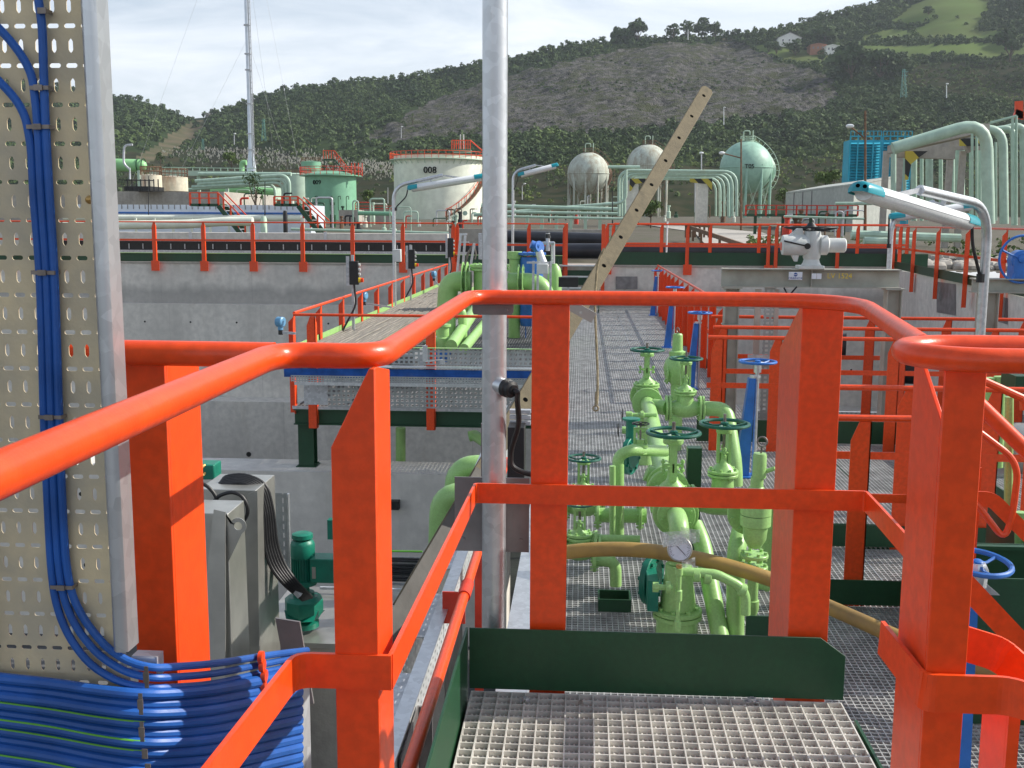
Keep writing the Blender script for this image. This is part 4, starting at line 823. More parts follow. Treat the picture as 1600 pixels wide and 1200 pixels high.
m = MB(); m.torus((XH+.02, YH, zH(690)), (.3, 1, 0), .026, .0055, 16, 6); m.cyl((XH+.015, YH, zH(712)), (XH+.018, YH, zH(698)), .006, n=6); m.build('lifting_ring', 'steel', h_)
m = MB(); flange(m, (XH-.02, YH+.12, zH(812)), (0, 1, 0), .12, .022, 8, .012); m.build('rear_flange', 'lgreen', h_)
m = MB(); flange(m, (XH, YH, zH(868)), Zv, .078, .020, 6, .010); m.build('flange', 'lgreen', h_); m = MB(); flange(m, (XH, YH, zH(886)), Zv, .078, .020, 6, .010); m.build('flange', 'lgreen', h_)
MB().lathe([(.03, zH(893)), (.03, zH(937)), (.038, zH(938)), (.038, zH(950)), (.028, zH(960))], (XH, YH, 0), Zv, 16).build('drain_pot', 'lgreen', h_)
# dark green boxes / post behind cluster
m = MB(); c = P(1085, 735, Y=7.6); m.bx(c.x-.05, c.x+.05, 7.6, 7.7, ZW, zpx(700, 7.6)); tag(m.build('support_post', 'dgreen'), 'short dark green support post behind the big middle valve wheel', 'post')
m = MB(); c = P(1188, 980, Y=5.6); m.bx(c.x-.06, c.x+.12, 5.7, 5.71, ZW-.05, P(1188, 963, Y=5.7).z); tag(m.build('toe_plate', 'dgreen'), 'small dark green plate at the foot of the right front post', 'plate')
# ochre hose
hp = [(640, 950), (760, 905), (850, 868), (920, 858), (1000, 858), (1090, 872), (1150, 888), (1215, 908), (1275, 940), (1340, 968), (1410, 1000), (1500, 1036), (1545, 1050), (1640, 1068)]
hz = [6.3, 6.1, 5.95, 5.85, 5.8, 5.8, 5.75, 5.7, 5.7, 5.5, 5.28, 5.05, 4.98, 4.9]
pts = [P(a, b, Y=y) for (a, b), y in zip(hp, hz)][2:]
for p in pts: p.z = max(p.z, ZW+.042)
tag(MB().tube(fillet(pts, .3, 6), .041, 16).build('hose', 'hose'), 'thick ochre rubber hose slung through the valves and lying on the grating', 'hose')
# ================================================================== BLUE PEDESTALS
def pedestal(label, px, base_y, wheel_y, Y, rw, lean=.05):
    b = P(px, base_y, Z=ZW) if Y is None else P(px, base_y, Y=Y); b.z = ZW; Y = b.y; zw = P(px, wheel_y, Y=Y).z; t = thing('valve_pedestal', label, 'valve stand', b, 'blue valve stands along the walkway')
    m = MB(); H = zw-ZW-.15; xo = .03
    m.prism([(b.x-.10, Y, ZW), (b.x+.03, Y, ZW), (b.x+.06, Y, ZW+H), (b.x-.0, Y, ZW+H)], (0, .10, 0)); m.bx(b.x-.13, b.x+.08, Y-.05, Y+.15, ZW, ZW+.012); m.build('stand', 'blue', t)
    m = MB(); m.lathe([(.02, ZW), (.02, zw-.1), (.035, zw-.1), (.035, zw-.03)], (b.x+.08, Y+.05, 0), Zv, 10); m.lathe([(.05, H+ZW), (.05, H+ZW+.02)], (b.x+.06, Y+.05, 0), Zv, 10); m.build('spindle', 'galv', t)
    handwheel((b.x+.08, Y+.05, zw), Zv, rw, 'blue', t, 3); return t
pedestal('blue valve stand nearest the camera, wheel beside the tan column', 1165, 742, 566, 10.0, .165)
pedestal('second blue valve stand along the walkway rail', 1082, 603, 489, 15.4, .165)
pedestal('third blue valve stand along the walkway rail, smaller in view', 1046, 536, 449, 20.5, .165)
pedestal('farthest blue valve stand, only its wheel above the near handrail', 1022, 486, 423, 27.6, .165)
b = P(1505, 1215, Y=4.6); t = thing('valve_pedestal', 'blue valve stand at the lower right with a large blue wheel behind the post', 'valve stand', (b.x, 4.6, ZW))
c = P(1528, 879, Y=4.4); MB().cyl((c.x-.065, 4.4, ZW), (c.x-.065, 4.4, c.z-.02), .02, n=12).build('spindle', 'galv', t); m = MB(); m.prism([(c.x-.09, 4.45, ZW), (c.x+.05, 4.45, ZW), (c.x+.03, 4.45, c.z-.12), (c.x-.05, 4.45, c.z-.12)], (0, .1, 0)); m.build('stand', 'blue', t)
m = MB(); m.lathe([(.04, c.z-.10), (.045, c.z-.03), (.03, c.z)], (c.x, 4.4, 0), Zv, 10); m.prism([(c.x-.03, 4.38, c.z-.03), (c.x+.09, 4.38, c.z-.13), (c.x+.0, 4.38, c.z-.13)], (0, .04, 0)); m.build('hub', 'galv', t)
handwheel(c, (.05, -.12, 1), .128, 'blue', t, 3, .012)
# ================================================================== TRESTLE EQUIPMENT
yt = 20.5
s_ = thing('strainer_vessel', 'large green strainer with a bolted round lid and pipe elbows, beyond the pole', 'pipe fitting', P(765, 470, Y=yt))
xs = P(765, 430, Y=yt).x; zc2 = P(752, 440, Y=yt).z; zl = P(752, 418, Y=yt).z
m = MB(); m.lathe([(.26, zc2-.5), (.30, zc2-.3), (.30, zl-.06)], (xs, yt, 0), Zv, 22); m.build('body', 'lgreen', s_)
m = MB(); flange(m, (xs, yt, zl-.03), Zv, .37, .05, 14, .022); m.build('flange', 'lgreen', s_); m = MB(); flange(m, (xs, yt, zl+.035), Zv, .37, .06, 14, .024); m.torus((xs, yt, zl+.12), (1, .2, 0), .05, .015, 12, 6); m.build('lid', 'lgreen', s_)
pipe('wide light green elbow left of the strainer lid, bending down through the trestle', [(xs-.35, yt, zc2), (xs-.78, yt, zc2), (xs-.86, yt, zc2-1.3)], .19, fr=.5, flanges=[((xs-.5, yt, zc2), (1, 0, 0)), ((xs-.42, yt, zc2), (1, 0, 0))])
pipe('wide light green elbow right of the pole, leaving the strainer', [(xs+.35, yt, zc2), (xs+1.05, yt, zc2), (xs+1.1, yt, zc2-.9)], .17, fr=.5, flanges=[((xs+.55, yt, zc2), (1, 0, 0)), ((xs+.63, yt, zc2), (1, 0, 0))])
pipe('slanting light green pipe on the trestle running towards the camera', [P(745, 480, Y=17.5), P(705, 540, Y=15.0)], .085)
pipe('light green pipe hoop on the trestle left of the pole', [P(705, 540, Y=16), P(705, 490, Y=16), P(722, 483, Y=16), P(724, 545, Y=16)], .065, fr=.15)
pipe('second slanting light green pipe on the trestle, close to the pole', [P(757, 505, Y=17.5), P(725, 545, Y=15)], .07)
pipe('green horizontal pipe with flanges behind the trestle pipe hoop', [P(688, 535, Y=17), P(675, 530, Y=18), P(650, 520, Y=20)], .12, flanges=[(P(688, 533, Y=17), (1, -1, 0))])
pipe('stubby green pipe branch with flange beside the pole on the trestle', [P(728, 478, Y=18.4), P(760, 478, Y=18.4)], .11, flanges=[(P(735, 478, Y=18.4), (1, 0, 0)), (P(745, 478, Y=18.4), (1, 0, 0))])
v_ = thing('control_valve', 'green and dark blue control valve at the trestle edge left of the pole', 'valve', P(692, 540, Y=15.5))
c = P(692, 528, Y=15.5); MB().lathe([(.11, -.16), (.11, .0), (.09, .02), (.09, .16), (.12, .165), (.12, .2)], c, Zv, 14).build('body', 'lgreen', v_); MB().lathe([(.1, -.34), (.1, -.25), (.12, -.24), (.12, -.165)], c, Zv, 14).build('actuator', 'blue', v_)
fv = thing('filter_vessel', 'blue filter vessel standing on the trestle right of the pole', 'vessel', P(832, 480, Y=22))
c = P(830, 480, Y=22); c.z = ZW; rr_ = P(848, 430, Y=22).x-P(830, 430, Y=22).x
m = MB(); m.lathe([(rr_*.9, .25), (rr_, .35), (rr_, 1.2)], c, Zv, 22); m.bx(c.x-rr_*.5, c.x-rr_*.42, c.y-.05, c.y+.05, ZW, ZW+.3); m.bx(c.x+rr_*.42, c.x+rr_*.5, c.y-.05, c.y+.05, ZW, ZW+.3); m.build('shell', 'blue', fv)
zv = P(830, 394, Y=22).z; m = MB(); m.lathe([(rr_, 1.2), (rr_, zv-ZW-.1)], c, Zv, 22); flange(m, (c.x, c.y, zv-.03), Zv, rr_*1.25, .05, 12, .02); m.build('lid', 'blue', fv)
gv = thing('air_vessel', 'slim light green bottle shaped vessel right of the blue filter', 'vessel', P(868, 480, Y=21)); c = P(866, 480, Y=21); c.z = ZW; H = P(866, 412, Y=21).z-ZW
MB().lathe([(.14, 0), (.14, H-.22), (.11, H-.08), (.04, H)], c, Zv, 18).build('shell', 'lgreen', gv)
pipe('grey tube with fittings rising above the blue filter', [P(864, 412, Y=21), P(864, 378, Y=21)], .04, 'galv')
it = thing('transmitter', 'blue headed instrument tilted above the blue filter', 'instrument', P(842, 390, Y=20.5)); c = P(841, 386, Y=20.5)
m = MB(); m.lathe([(.11, -.05), (.11, .05)], c, (.7, -.7, .2), 14); m.lathe([(.08, 0), (.08, .15)], c, (-.8, -.2, .3), 12); m.build('head', 'blue', it); m = MB(); m.tube([P(842, 392, Y=20.5), P(850, 418, Y=20.5)], [.07, .1], 12); m.build('sensor', 'galv', it)
it = thing('valve_manifold', 'small grey manifold with a black cap above the blue filter', 'instrument', P(856, 390, Y=20.8)); m = MB()
for a, b, r_ in (((856, 392), (856, 364), .04), ((850, 380), (866, 380), .035), ((842, 380), (850, 380), .03)): m.tube([P(*a, Y=20.8), P(*b, Y=20.8)], r_, 8)
m.build('tube', 'galv', it); MB().tube([P(856, 372, Y=20.8), P(856, 362, Y=20.8)], [.06, .03], 8).build('cap', 'black', it)
sk = thing('junction_box', 'grey square junction box on a slotted channel stand right of the pole', 'electrical box', P(850, 425, Y=19.5)); c = P(848, 420, Y=19.5); m = MB().bx(c.x-.1, c.x+.1, 19.4, 19.5, c.z-.09, c.z+.09); m.build('box', 'actu', sk, bevel=.01)
m = MB()
for q in (833, 840, 860): x_ = P(q, 450, Y=19.55).x; m.bx(x_-.02, x_+.02, 19.55, 19.6, ZW, P(q, 408, Y=19.55).z)
m.bx(P(826, 1, Y=19.55).x, P(862, 1, Y=19.55).x, 19.52, 19.549, P(840, 412, Y=19.5).z, P(840, 409, Y=19.5).z); m.build('stand', 'galvd', sk)
gb = thing('valve_column', 'light green valve column just right of the galvanised pole', 'valve', P(803, 480, Y=22)); c = P(804, 440, Y=22); c.z = ZW
MB().lathe([(.12, 0), (.12, 1.1), (.18, 1.12), (.18, 1.2), (.11, 1.22), (.11, P(803, 405, Y=22).z-ZW), (.15, P(803, 404, Y=22).z-ZW), (.15, P(803, 393, Y=22).z-ZW)], c, Zv, 14).build('body', 'lgreen', gb)
cb_ = thing('cabinet', 'narrow grey cabinet on a post behind the pole', 'electrical box', P(757, 390, Y=25)); c = P(757, 385, Y=25); MB().bx(c.x-.14, c.x+.14, 25, 25.15, c.z-.3, c.z+.3).build('box', 'galvd', cb_, bevel=.01); MB().bx(c.x-.03, c.x+.03, 25.02, 25.1, ZW, c.z-.3).build('post', 'galvd', cb_)
dk = thing('fire_hose_box', 'small black box beside the walkway end, next to the leaning timber', 'box', P(890, 445, Y=24)); c = P(888, 441, Y=20); MB().bx(c.x-.18, c.x+.18, 20, 20.2, c.z-.09, c.z+.09).build('box', 'black', dk)
MB().bx(c.x-.02, c.x+.02, 20.05, 20.1, ZW, c.z-.09).build('post', 'galvd', dk)
# beige cables on tray along the trestle
ct = thing('cable_tray', 'cable tray full of grey beige cables running away along the trestle', 'cable tray', (-3, ty0, -.2)); zT = P(540, 540, Y=14.2).z
xa_, xb_ = P(478, 540, Y=14.2).x, P(600, 545, Y=14.0).x; xfa, xfb = P(694, 437, Y=29.4).x, P(712, 437, Y=29.4).x
mb = MB(); mb.bar((xa_, 13.9, zT+.02), (xa_+.05, 29.4, zT+.02), .012, .1); mb.bar((xb_-.15, 13.9, zT-.02), (xb_-.1, 29.4, zT-.02), .012, .1); mb.build('side_rail', 'lgreen', ct)
MB().bx(xa_, xb_-.15, 13.9, 29.4, zT-.05, zT-.045).build('tray_bed', 'galvd', ct)
cm = MB()
for i in range(20):
    x = xa_+.04+(xb_-xa_-.24)*i/19; pts = []
    for j in range(24): pts.append((x+.015*noise.noise((i*3.1, j*.6, 0)), 13.7+j*.68, zT-.02+.03*noise.noise((i*1.7, j*.7, 5))))
    cm.tube(pts, .021, 6)
o = cm.build('cables', 'cgrey', ct)
c2 = thing('cable_ladder', 'galvanised ladder tray beside the beige cables, nearer the pole', 'cable tray', (-2.2, ty0, -.3)); m = MB(); x = P(590, 548, Y=14.0).x
for dx in (.05, .5): m.bar((x+dx, 13.9, zT-.1), (x+dx, 27, zT-.1), .01, .09)
m.build('side_rail', 'galv', c2); m = MB()
for k in range(22): m.bx(x+.056, x+.494, 14+k*.6, 14.04+k*.6, zT-.12, zT-.1)
m.build('rung', 'tan', c2)
for k in range(5):
    y = 15+k*3.2; m = MB(); m.bx(XL+.1, x+.6, y, y+.05, zT-.24, zT-.20); m.bx(XL+.3, XL+.35, y, y+.05, ZW, zT-.24); m.bx(x+.4, x+.45, y, y+.05, ZW, zT-.24); tag(m.build('tray_support', 'galvd'), 'galvanised support frame under the trestle cable trays', 'support', 'support frames under the trestle trays')
# front trays of the trestle
def zf_(py): return P(620, py, Y=ty0-.2).z
xq0, xq1 = P(450, 560, Y=ty0-.2).x, P(835, 560, Y=ty0-.2).x
ft = thing('cable_tray', 'slotted tray with flat blue cables crossing the front of the trestle', 'cable tray', (xq0, ty0-.2, zf_(600)))
MB().bx(P(606, 1, Y=ty0-.1).x, xq1, ty0-.10, ty0-.097, zf_(571), zf_(545)).build('perforated_back', 'perf', ft)
MB().bx(P(606, 1, Y=ty0-.1).x, xq1, ty0-.16, ty0-.095, zf_(545)+.003, zf_(545)+.010).build('edge_trim', 'lgreen', ft)
MB().bx(xq0+.1, xq1, ty0-.28, ty0-.09, zf_(574)-.0, zf_(574)+.008).bx(xq0+.1, xq1, ty0-.30, ty0-.285, zf_(602), zf_(597)).build('flange', 'galv', ft)
MB().bx(xq0+.05, xq1, ty0-.28, ty0-.277, zf_(597), zf_(587)).build('perforated_side', 'perfs', ft)
cm = MB()
for k in range(8): cm.tube([(xq0-.04+.4*j, ty0-.25+.006*noise.noise((j, k, 0)), zf_(577)-.014*k+.012*noise.noise((j*.8, k*.3, 9))) for j in range(9)], .0095, 6)
cm.build('cables', 'cable', ft)
for k in range(5): 
    x = P(468+88*k, 580, Y=ty0-.27).x
MB().bx(P(500, 1, Y=ty0-.06).x, P(758, 1, Y=ty0-.06).x+.4, ty0-.075, ty0-.072, zf_(640), zf_(603)).build('perforated_sheet', 'perf', ft)
MB().bx(P(461, 1, Y=ty0-.06).x, P(500, 1, Y=ty0-.06).x, ty0-.080, ty0-.076, zf_(637), zf_(603)).build('solid_panel', 'galvd', ft)
m = MB(); q = [(664, 540), (664, 565), (691, 562), (691, 569)]
for a, b in zip(q[:-1], q[1:]): m.bar(P(*a, Y=ty0-.36), P(*b, Y=ty0-.36), .06, .012)
m.build('bracket', 'galv', ft)
pipe('light green column pipe under the trestle, standing behind the cross wall', [P(626, 668, Y=14.3), P(626, 790, Y=14.3)], .068)
pipe('small bright green elbow under the trestle next to the pole', [P(733, 682, Y=13.6), P(742, 680, Y=13.6), P(762, 694, Y=13.2)], .07)
for i, (x0, y0, x1, y1, Y) in enumerate([(740, 728, 705, 752, 9.5), (716, 772, 682, 800, 9.0)]):
    pipe(['upper light green elbow pipe in the shade left of the pole', 'lower light green elbow pipe in the shade left of the pole'][i], [P(x0+40, y0, Y=Y), P(x1+8, y0, Y=Y), P(x1+0, y1+200, Y=Y)], .10, fr=.3)
# push button stations
for i, (px, y0, y1, yb, Y) in enumerate([(553, 408, 445, 512, 16.3), (643, 390, 420, 462, 22.5), (704, 372, 402, 440, 26.5)]):
    t = thing('control_station', ['nearest black push button station on a post over the trestle rail', 'middle black push button station on a post over the trestle rail', 'farthest black push button station by the trestle end'][i], 'control box', P(px, yb, Y=Y)); c = P(px, (y0+y1)/2, Y=Y); h = (P(px, y0, Y=Y).z-P(px, y1, Y=Y).z)/2
    MB().bx(c.x-.07, c.x+.07, Y-.02, Y+.05, c.z-h, c.z+h).build('box', 'black', t, bevel=.008)
    m = MB().bx(c.x-.13, c.x-.08, Y+.052, Y+.06, c.z-h*1.1, c.z+h*1.4).bx(c.x-.055, c.x-.015, Y+.061, Y+.09, P(px, yb+12, Y=Y).z, c.z+h*1.5); m.build('post', 'galvd', t)
    for j in range(3): MB().cyl((c.x+.07, Y+.01, c.z+h*.7-j*h*.4), (c.x+.095, Y+.01, c.z+h*.7-j*h*.4), .022, n=10).build('button', 'actu', t)
    m = MB(); m.cyl((c.x+.07, Y+.01, c.z-h*.6), (c.x+.10, Y+.01, c.z-h*.6), .04, n=10); m.build('stop_button', 'yellow', t); m = MB(); m.cyl((c.x+.101, Y+.01, c.z-h*.6), (c.x+.14, Y+.01, c.z-h*.6), .035, n=10); m.build('mushroom_head', 'red', t)
    MB().tube(fillet([(c.x+.0, Y+.0, c.z-h), (c.x+.03, Y, c.z-h-.3), (c.x-.12, Y-.1, c.z-h-.6), (c.x-.2, Y-.1, c.z-h-.75)], .1, 4), .016, 6).build('cable', 'black', t)
# little blue transmitters hanging outside the trestle rail
for i, (px, py, Y, ex) in enumerate([(438, 503, 13.4, 462), (569, 462, 18.3, 612), (678, 428, 25, 686)]):
    t = thing('transmitter', ['light blue instrument head on an arm at the near left trestle corner', 'blue instrument head outside the trestle rail, halfway along', 'small blue instrument by the far trestle control station'][i], 'instrument', P(px, py, Y=Y)); c = P(px, py, Y=Y)
    m = MB(); m.lathe([(.05, -.05), (.065, -.04), (.065, .04), (.05, .05)], c, (1, -.4, 0), 12); m.lathe([(.035, -.1), (.035, .0)], c, Zv, 10); m.build('head', 'lblue', t)
    MB().cyl(c-Zv*.16, c-Zv*.10, .03, n=8).build('gland', 'black', t); MB().bar(c-Zv*.13, P(ex, py+18, Y=Y), .02, .03).build('arm', 'galvd', t)
# ================================================================== STEEL FRAMES, ACTUATOR, LAMPS
YA = 13.0
def ibeam(mb, x0, x1, y, z0, z1, w=.14, t=.012):
    mb.bx(x0, x1, y-w/2, y+w/2, z1-t, z1); mb.bx(x0, x1, y-w/2, y+w/2, z0, z0+t); mb.bx(x0, x1, y-t/2, y+t/2, z0+t, z1-t)
def hcol(mb, x, y, z0, z1, w=.16, t=.010):
    mb.bx(x-w/2, x-w/2+t, y-w/2, y+w/2, z0, z1); mb.bx(x+w/2-t, x+w/2, y-w/2, y+w/2, z0, z1); mb.bx(x-w/2+t, x+w/2-t, y-t/2, y+t/2, z0, z1)
fr_ = thing('portal_frame', 'tan grey steel portal frame carrying the grey valve actuator', 'steel frame', P(1265, 640, Y=YA))
xb0, xb1 = P(1127, 435, Y=YA).x, P(1405, 435, Y=YA).x; zb1_, zb0_ = P(1265, 420, Y=YA).z, P(1265, 449, Y=YA).z
m = MB(); ibeam(m, xb0, xb1, YA, zb0_, zb1_, .2); xm = P(1266, 435, Y=YA).x; m.bx(xm-.005, xm+.005, YA-.095, YA-.007, zb0_+.0125, zb1_-.0125); m.build('cross_beam', 'tan', fr_)
for px, w in ((1140, 22), (1390, 22)):
    m = MB(); x = P(px, 550, Y=YA).x; hcol(m, x, YA, ZW-.0, zb0_-.02, .17); m.bx(x-.11, x+.11, YA-.1, YA+.1, zb0_-.019, zb0_-.001); m.bx(x-.10, x+.10, YA-.1, YA+.1, zb0_-.45, zb0_-.438); m.build('column', 'tan', fr_)
Ys_ = YA-.102
s = MB(); x = P(1243, 430, Y=Ys_).x; z = P(1243, 431, Y=Ys_).z; s.bx(x-.078, x+.078, Ys_-.003, Ys_, z-.046, z+.046); so_ = s.build('maker_sign', 'label_', fr_)
for qx in (1273, 1281): x2 = P(qx-1, 431, Y=Ys_).x; MB().bx(x2-.028, x2+.026, Ys_-.003, Ys_, z-.035, z+.03).build('sticker', 'label_', fr_)
text_mesh('lettering', 'ORBINOX', .036, 'inkb', so_, Matrix.Translation((x, Ys_-.004, z-.028)) @ FACE, .0006)
m = MB(); m.lathe([(.022, 0), (.022, .002)], (x, Ys_-.003, z+.014), (0, -1, 0), 16); m.build('emblem', 'inkb', so_)
m = MB(); m.bx(x-.024, x+.018, Ys_-.0065, Ys_-.0052, z+.010, z+.016); m.build('emblem_stripe', 'label_', so_)
text_mesh('chalk_mark', 'LV 1524', .085, 'yellow', fr_, Matrix.Translation((P(1312, 431, Y=Ys_).x, Ys_-.001, z)) @ FACE, .0004)
# spindle guide plates in frame
m = MB(); x = P(1196, 520, Y=YA+.1).x
for dx, wd in ((-.1, .07), (.12, .05)): m.bx(x+dx-wd/2, x+dx+wd/2, YA+.1, YA+.14, ZW, zb0_-.03)
m.build('guide_rail', 'stain', fr_)
MB().bx(x-.2, x+.3, YA+.09, YA+.098, P(1196, 566, Y=YA).z, P(1196, 556, Y=YA).z).build('guide_clamp', 'galvd', fr_)
MB().bx(P(1222, 1, Y=YA+.2).x-.07, P(1222, 1, Y=YA+.2).x+.07, YA+.2, YA+.204, ZW-.2, P(1200, 448, Y=YA).z).build('perforated_strip', 'perf', fr_)
ac = thing('valve_actuator', 'light grey electric valve actuator with crank handle and black handwheel on the tan beam', 'actuator', P(1268, 418, Y=YA)); zq = zb1_
cx = P(1268, 400, Y=YA).x; zc_ = P(1268, 383, Y=YA).z
MB().bx(cx-.16, cx+.13, YA-.12, YA+.12, zq, zq+.04).lathe([(.12, .04), (.10, .07), (.085, .12)], (cx, YA, zq), Zv, 16).build('base', 'actu', ac, bevel=.006)
m = MB(); m.lathe([(.085, -.17), (.10, -.14), (.105, .0), (.105, .10), (.09, .16)], (cx-.0, YA, zc_), Zv, 20); m.build('gear_housing', 'actu', ac)
m = MB(); m.lathe([(.07, -.36), (.115, -.345), (.12, -.30), (.12, -.1), (.10, -.05)], (cx, YA-.02, zc_), (1, 0, 0), 22); m.prism([(cx-.3, YA-.05, zc_+.09), (cx-.1, YA-.05, zc_+.09), (cx-.13, YA-.05, zc_+.20), (cx-.17, YA-.05, zc_+.2)], (0, .08, 0)); m.prism([(cx-.25, YA-.05, zc_-.1), (cx-.15, YA-.05, zc_-.1), (cx-.17, YA-.05, zc_-.19), (cx-.2, YA-.05, zc_-.19)], (0, .06, 0)); m.build('control_head', 'actu', ac)
m = MB(); m.lathe([(.09, .08), (.115, .09), (.115, .17), (.085, .19), (.085, .37), (.07, .385)], (cx, YA, zc_), (1, 0, 0), 22); m.build('motor', 'actu', ac)
m = MB(); hub = Vector((cx-.08, YA-.13, zc_-.01)); m.cyl(hub+Vector((0, .05, 0)), hub-Vector((0, .02, 0)), .035, n=12); m.cyl(hub-Vector((0, .01, 0)), hub+Vector((-.27, -.02, .06)), .009, n=8); m.build('crank_handle', 'black', ac)
hw_ = handwheel((cx-.02, YA, zc_+.205), Zv, .30, 'black', ac, 4, .009); MB().lathe([(.06, .1), (.05, .2), (.07, .21), (.03, .26)], (cx-.02, YA, zc_), Zv, 12).build('hub', 'black', ac)
m = MB(); m.bx(cx-.362, cx-.358, YA-.07, YA+.02, zc_-.06, zc_+.03); m.build('red_plate', 'red', ac)
m = MB(); m.tube(fillet([(P(1225, 448, Y=YA-.1).x, YA-.1, zb0_), P(1232, 463, Y=YA-.12), P(1245, 448, Y=YA-.1)], .02, 3), .01, 6); tag(m.build('cable_loop', 'black'), 'short black cable loop hanging under the tan beam', 'cable')
# second frame, right edge
f2 = thing('portal_frame', 'second tan steel frame cut by the right edge, under the blue upright handwheel', 'steel frame', P(1560, 640, Y=YA))
m = MB(); x0 = P(1504, 445, Y=YA).x; ibeam(m, x0, x0+3, YA-.3, P(1560, 455, Y=YA).z, P(1560, 433, Y=YA).z, .18); m.build('cross_beam', 'tan', f2)
m = MB(); hcol(m, P(1523, 550, Y=YA).x, YA-.3, ZW-2, P(1560, 455, Y=YA).z-.002, .19); m.build('column', 'tan', f2)
c = P(1597, 405, Y=YA-.35); bw = thing('gearbox_wheel', 'upright blue handwheel with gearbox at the right edge on a tan beam', 'handwheel', c); handwheel(c, (.12, -1, .0), P(1597, 368, Y=YA-.35).z-c.z, 'blue', bw, 4, .014)
m = MB(); m.lathe([(.09, -.02), (.12, .02), (.12, .22), (.07, .26)], c+Vector((.02, .02, -.02)), (.12, 1, 0), 14); m.bx(c.x-.08, c.x+.12, c.y, c.y+.2, P(1560, 434, Y=YA).z, c.z); m.build('gearbox', 'blue', bw)
# lamps
def lamp(label, X, Y, z0, ztop, armend, head0, head1, rpole=.038, rh=.085, cable=True, coverpx=0):
    "bent tube pole with an arm and a long tube luminaire under it"
    t = thing('lamp_post', label, 'lamp', (X, Y, z0), 'tube lamp posts')
    a = Vector(armend); MB().tube(fillet([(X, Y, z0), (X, Y, ztop), a], .28, 8), rpole, 16).build('pole', 'galv', t)
    h0 = Vector(head0); h1 = Vector(head1); d = (h1-h0).normalized(); up = Vector((0, 0, 1)); up = (up-d*up.dot(d)).normalized(); sd = d.cross(up)
    def half(n0, n1, rr, e0, e1):
        v = []; k = 9
        for p, s in ((h0+d*e0, .86), (h0+d*(e0+.02), 1), (h1-d*(e1+.02), 1), (h1-d*e1, .86)):
            v += [p+(sd*math.cos(n0+(n1-n0)*i/k)*1.12+up*math.sin(n0+(n1-n0)*i/k)*.9)*rr*s for i in range(k+1)]
        f = [(r*(k+1)+i, r*(k+1)+i+1, (r+1)*(k+1)+i+1, (r+1)*(k+1)+i) for r in range(3) for i in range(k)]+[tuple(range(k, -1, -1)), tuple(3*(k+1)+i for i in range(k+1))]
        f += [(r*(k+1), (r+1)*(k+1), (r+1)*(k+1)+k, r*(k+1)+k) for r in range(3)]
        return MB().add(v, f)
    half(0, math.pi, rh, 0, 0).build('housing', 'white', t, ang=50); half(0, -math.pi, rh*.97, .03, .03).build('diffuser', 'clear', t, ang=50)
    for p, s in ((h0, 1), (h1, -1)):
        m = MB(); k = 9; v = []
        for r_, e in ((.45, -.055), (.93, -.04), (1.05, -.01), (1.05, .15)):
            v += [p+d*s*e+(sd*math.cos(-.25+(math.pi+.5)*i/k)*1.12+up*math.sin(-.25+(math.pi+.5)*i/k)*.9)*rh*r_ for i in range(k+1)]
        m.add(v, [(r*(k+1)+i, r*(k+1)+i+1, (r+1)*(k+1)+i+1, (r+1)*(k+1)+i) for r in range(3) for i in range(k)]+[tuple(range(k+1))]); m.build('end_cap', 'teal', t, ang=50)
    m = MB()
    for f_ in (.3, .7):
        c = h0+(h1-h0)*f_; e = Vector((c.x, c.y, c.z)); 
        # hanger up to the arm
        ar0 = Vector((X, Y, ztop)); u = (a-ar0); s_ = max(0, min(1, (c-ar0).dot(u)/u.length_squared)); m.bar(c+up*rh*.7, ar0+u*s_, .02, .03)
    m.build('hanger', 'galvd', t)
    if cable:
        e = h1+d*.05 if (Vector((X, Y, h1.z))-h1).length < (Vector((X, Y, h0.z))-h0).length else h0-d*.05
        pq = Vector((X, Y, 0)); o = (e-Vector((X, Y, e.z))); o = o.normalized()*rpole if o.length > .01 else Vector((0, -rpole, 0))
        MB().tube(fillet([e, e-Vector((0, 0, .14))-(e-Vector((X, Y, e.z)))*.1, Vector((X, Y, e.z-.33))+o*1.6, Vector((X, Y, e.z-.38))+o], .06, 4), .012, 8).build('cable', 'black', t)
        MB().lathe([(.03, 0), (.03, .06)], Vector((X, Y, e.z-.41))+o, Zv, 8).build('cable_gland', 'black', t)
    return t
def P2(px, py, Y): return P(px, py, Y=Y)
Yl = 8.0; b = P2(1540, 400, Yl); zt2 = P2(1535, 322, Yl).z
lamp('nearest tube lamp with teal ends and a bent pole, at the upper right', b.x, Yl, ZW, zt2, P2(1437, 297, Yl-.7), P2(1346, 299, Yl-1.2), P2(1514, 349, Yl-.1), .034, .066)
c = P2(1334, 288, Yl-1.32); m = MB()
for q_ in (1340, 1351): cq = P2(q_, 290+(q_-1340)*.1, Yl-1.31); m.cyl(cq, cq-Vector((0, .012, 0)), .012, n=10)
m.build('cap_hole_dot', 'ink', bpy.data.objects['lamp_post.001'])  # black dots painted in for the dark of the end cap holes
Yl = 15.5; b = P2(1390, 400, Yl); lamp('tube lamp half hidden behind the nearest lamp, its pole behind the tan beam', b.x, Yl, ZW, P2(1390, 333, Yl).z, P2(1460, 316, Yl), P2(1395, 340, Yl-.05), P2(1520, 322, Yl-.05), .036, .07)
Yl = 21; b = P2(616, 400, Yl); lt_ = lamp('tube lamp with teal ends in front of the off white tank', b.x, Yl, ZW, P2(616, 291, Yl).z, P2(692, 274, Yl), P2(641, 295, Yl), P2(754, 277, Yl), .036, .08)
Yl = 33; b = P2(801, 400, Yl); lamp('small tube lamp with a teal end, just right of the galvanised pole', b.x, Yl, .1, P2(801, 268, Yl).z, P2(837, 258, Yl), P2(812, 274, Yl), P2(870, 259, Yl), .04, .095)
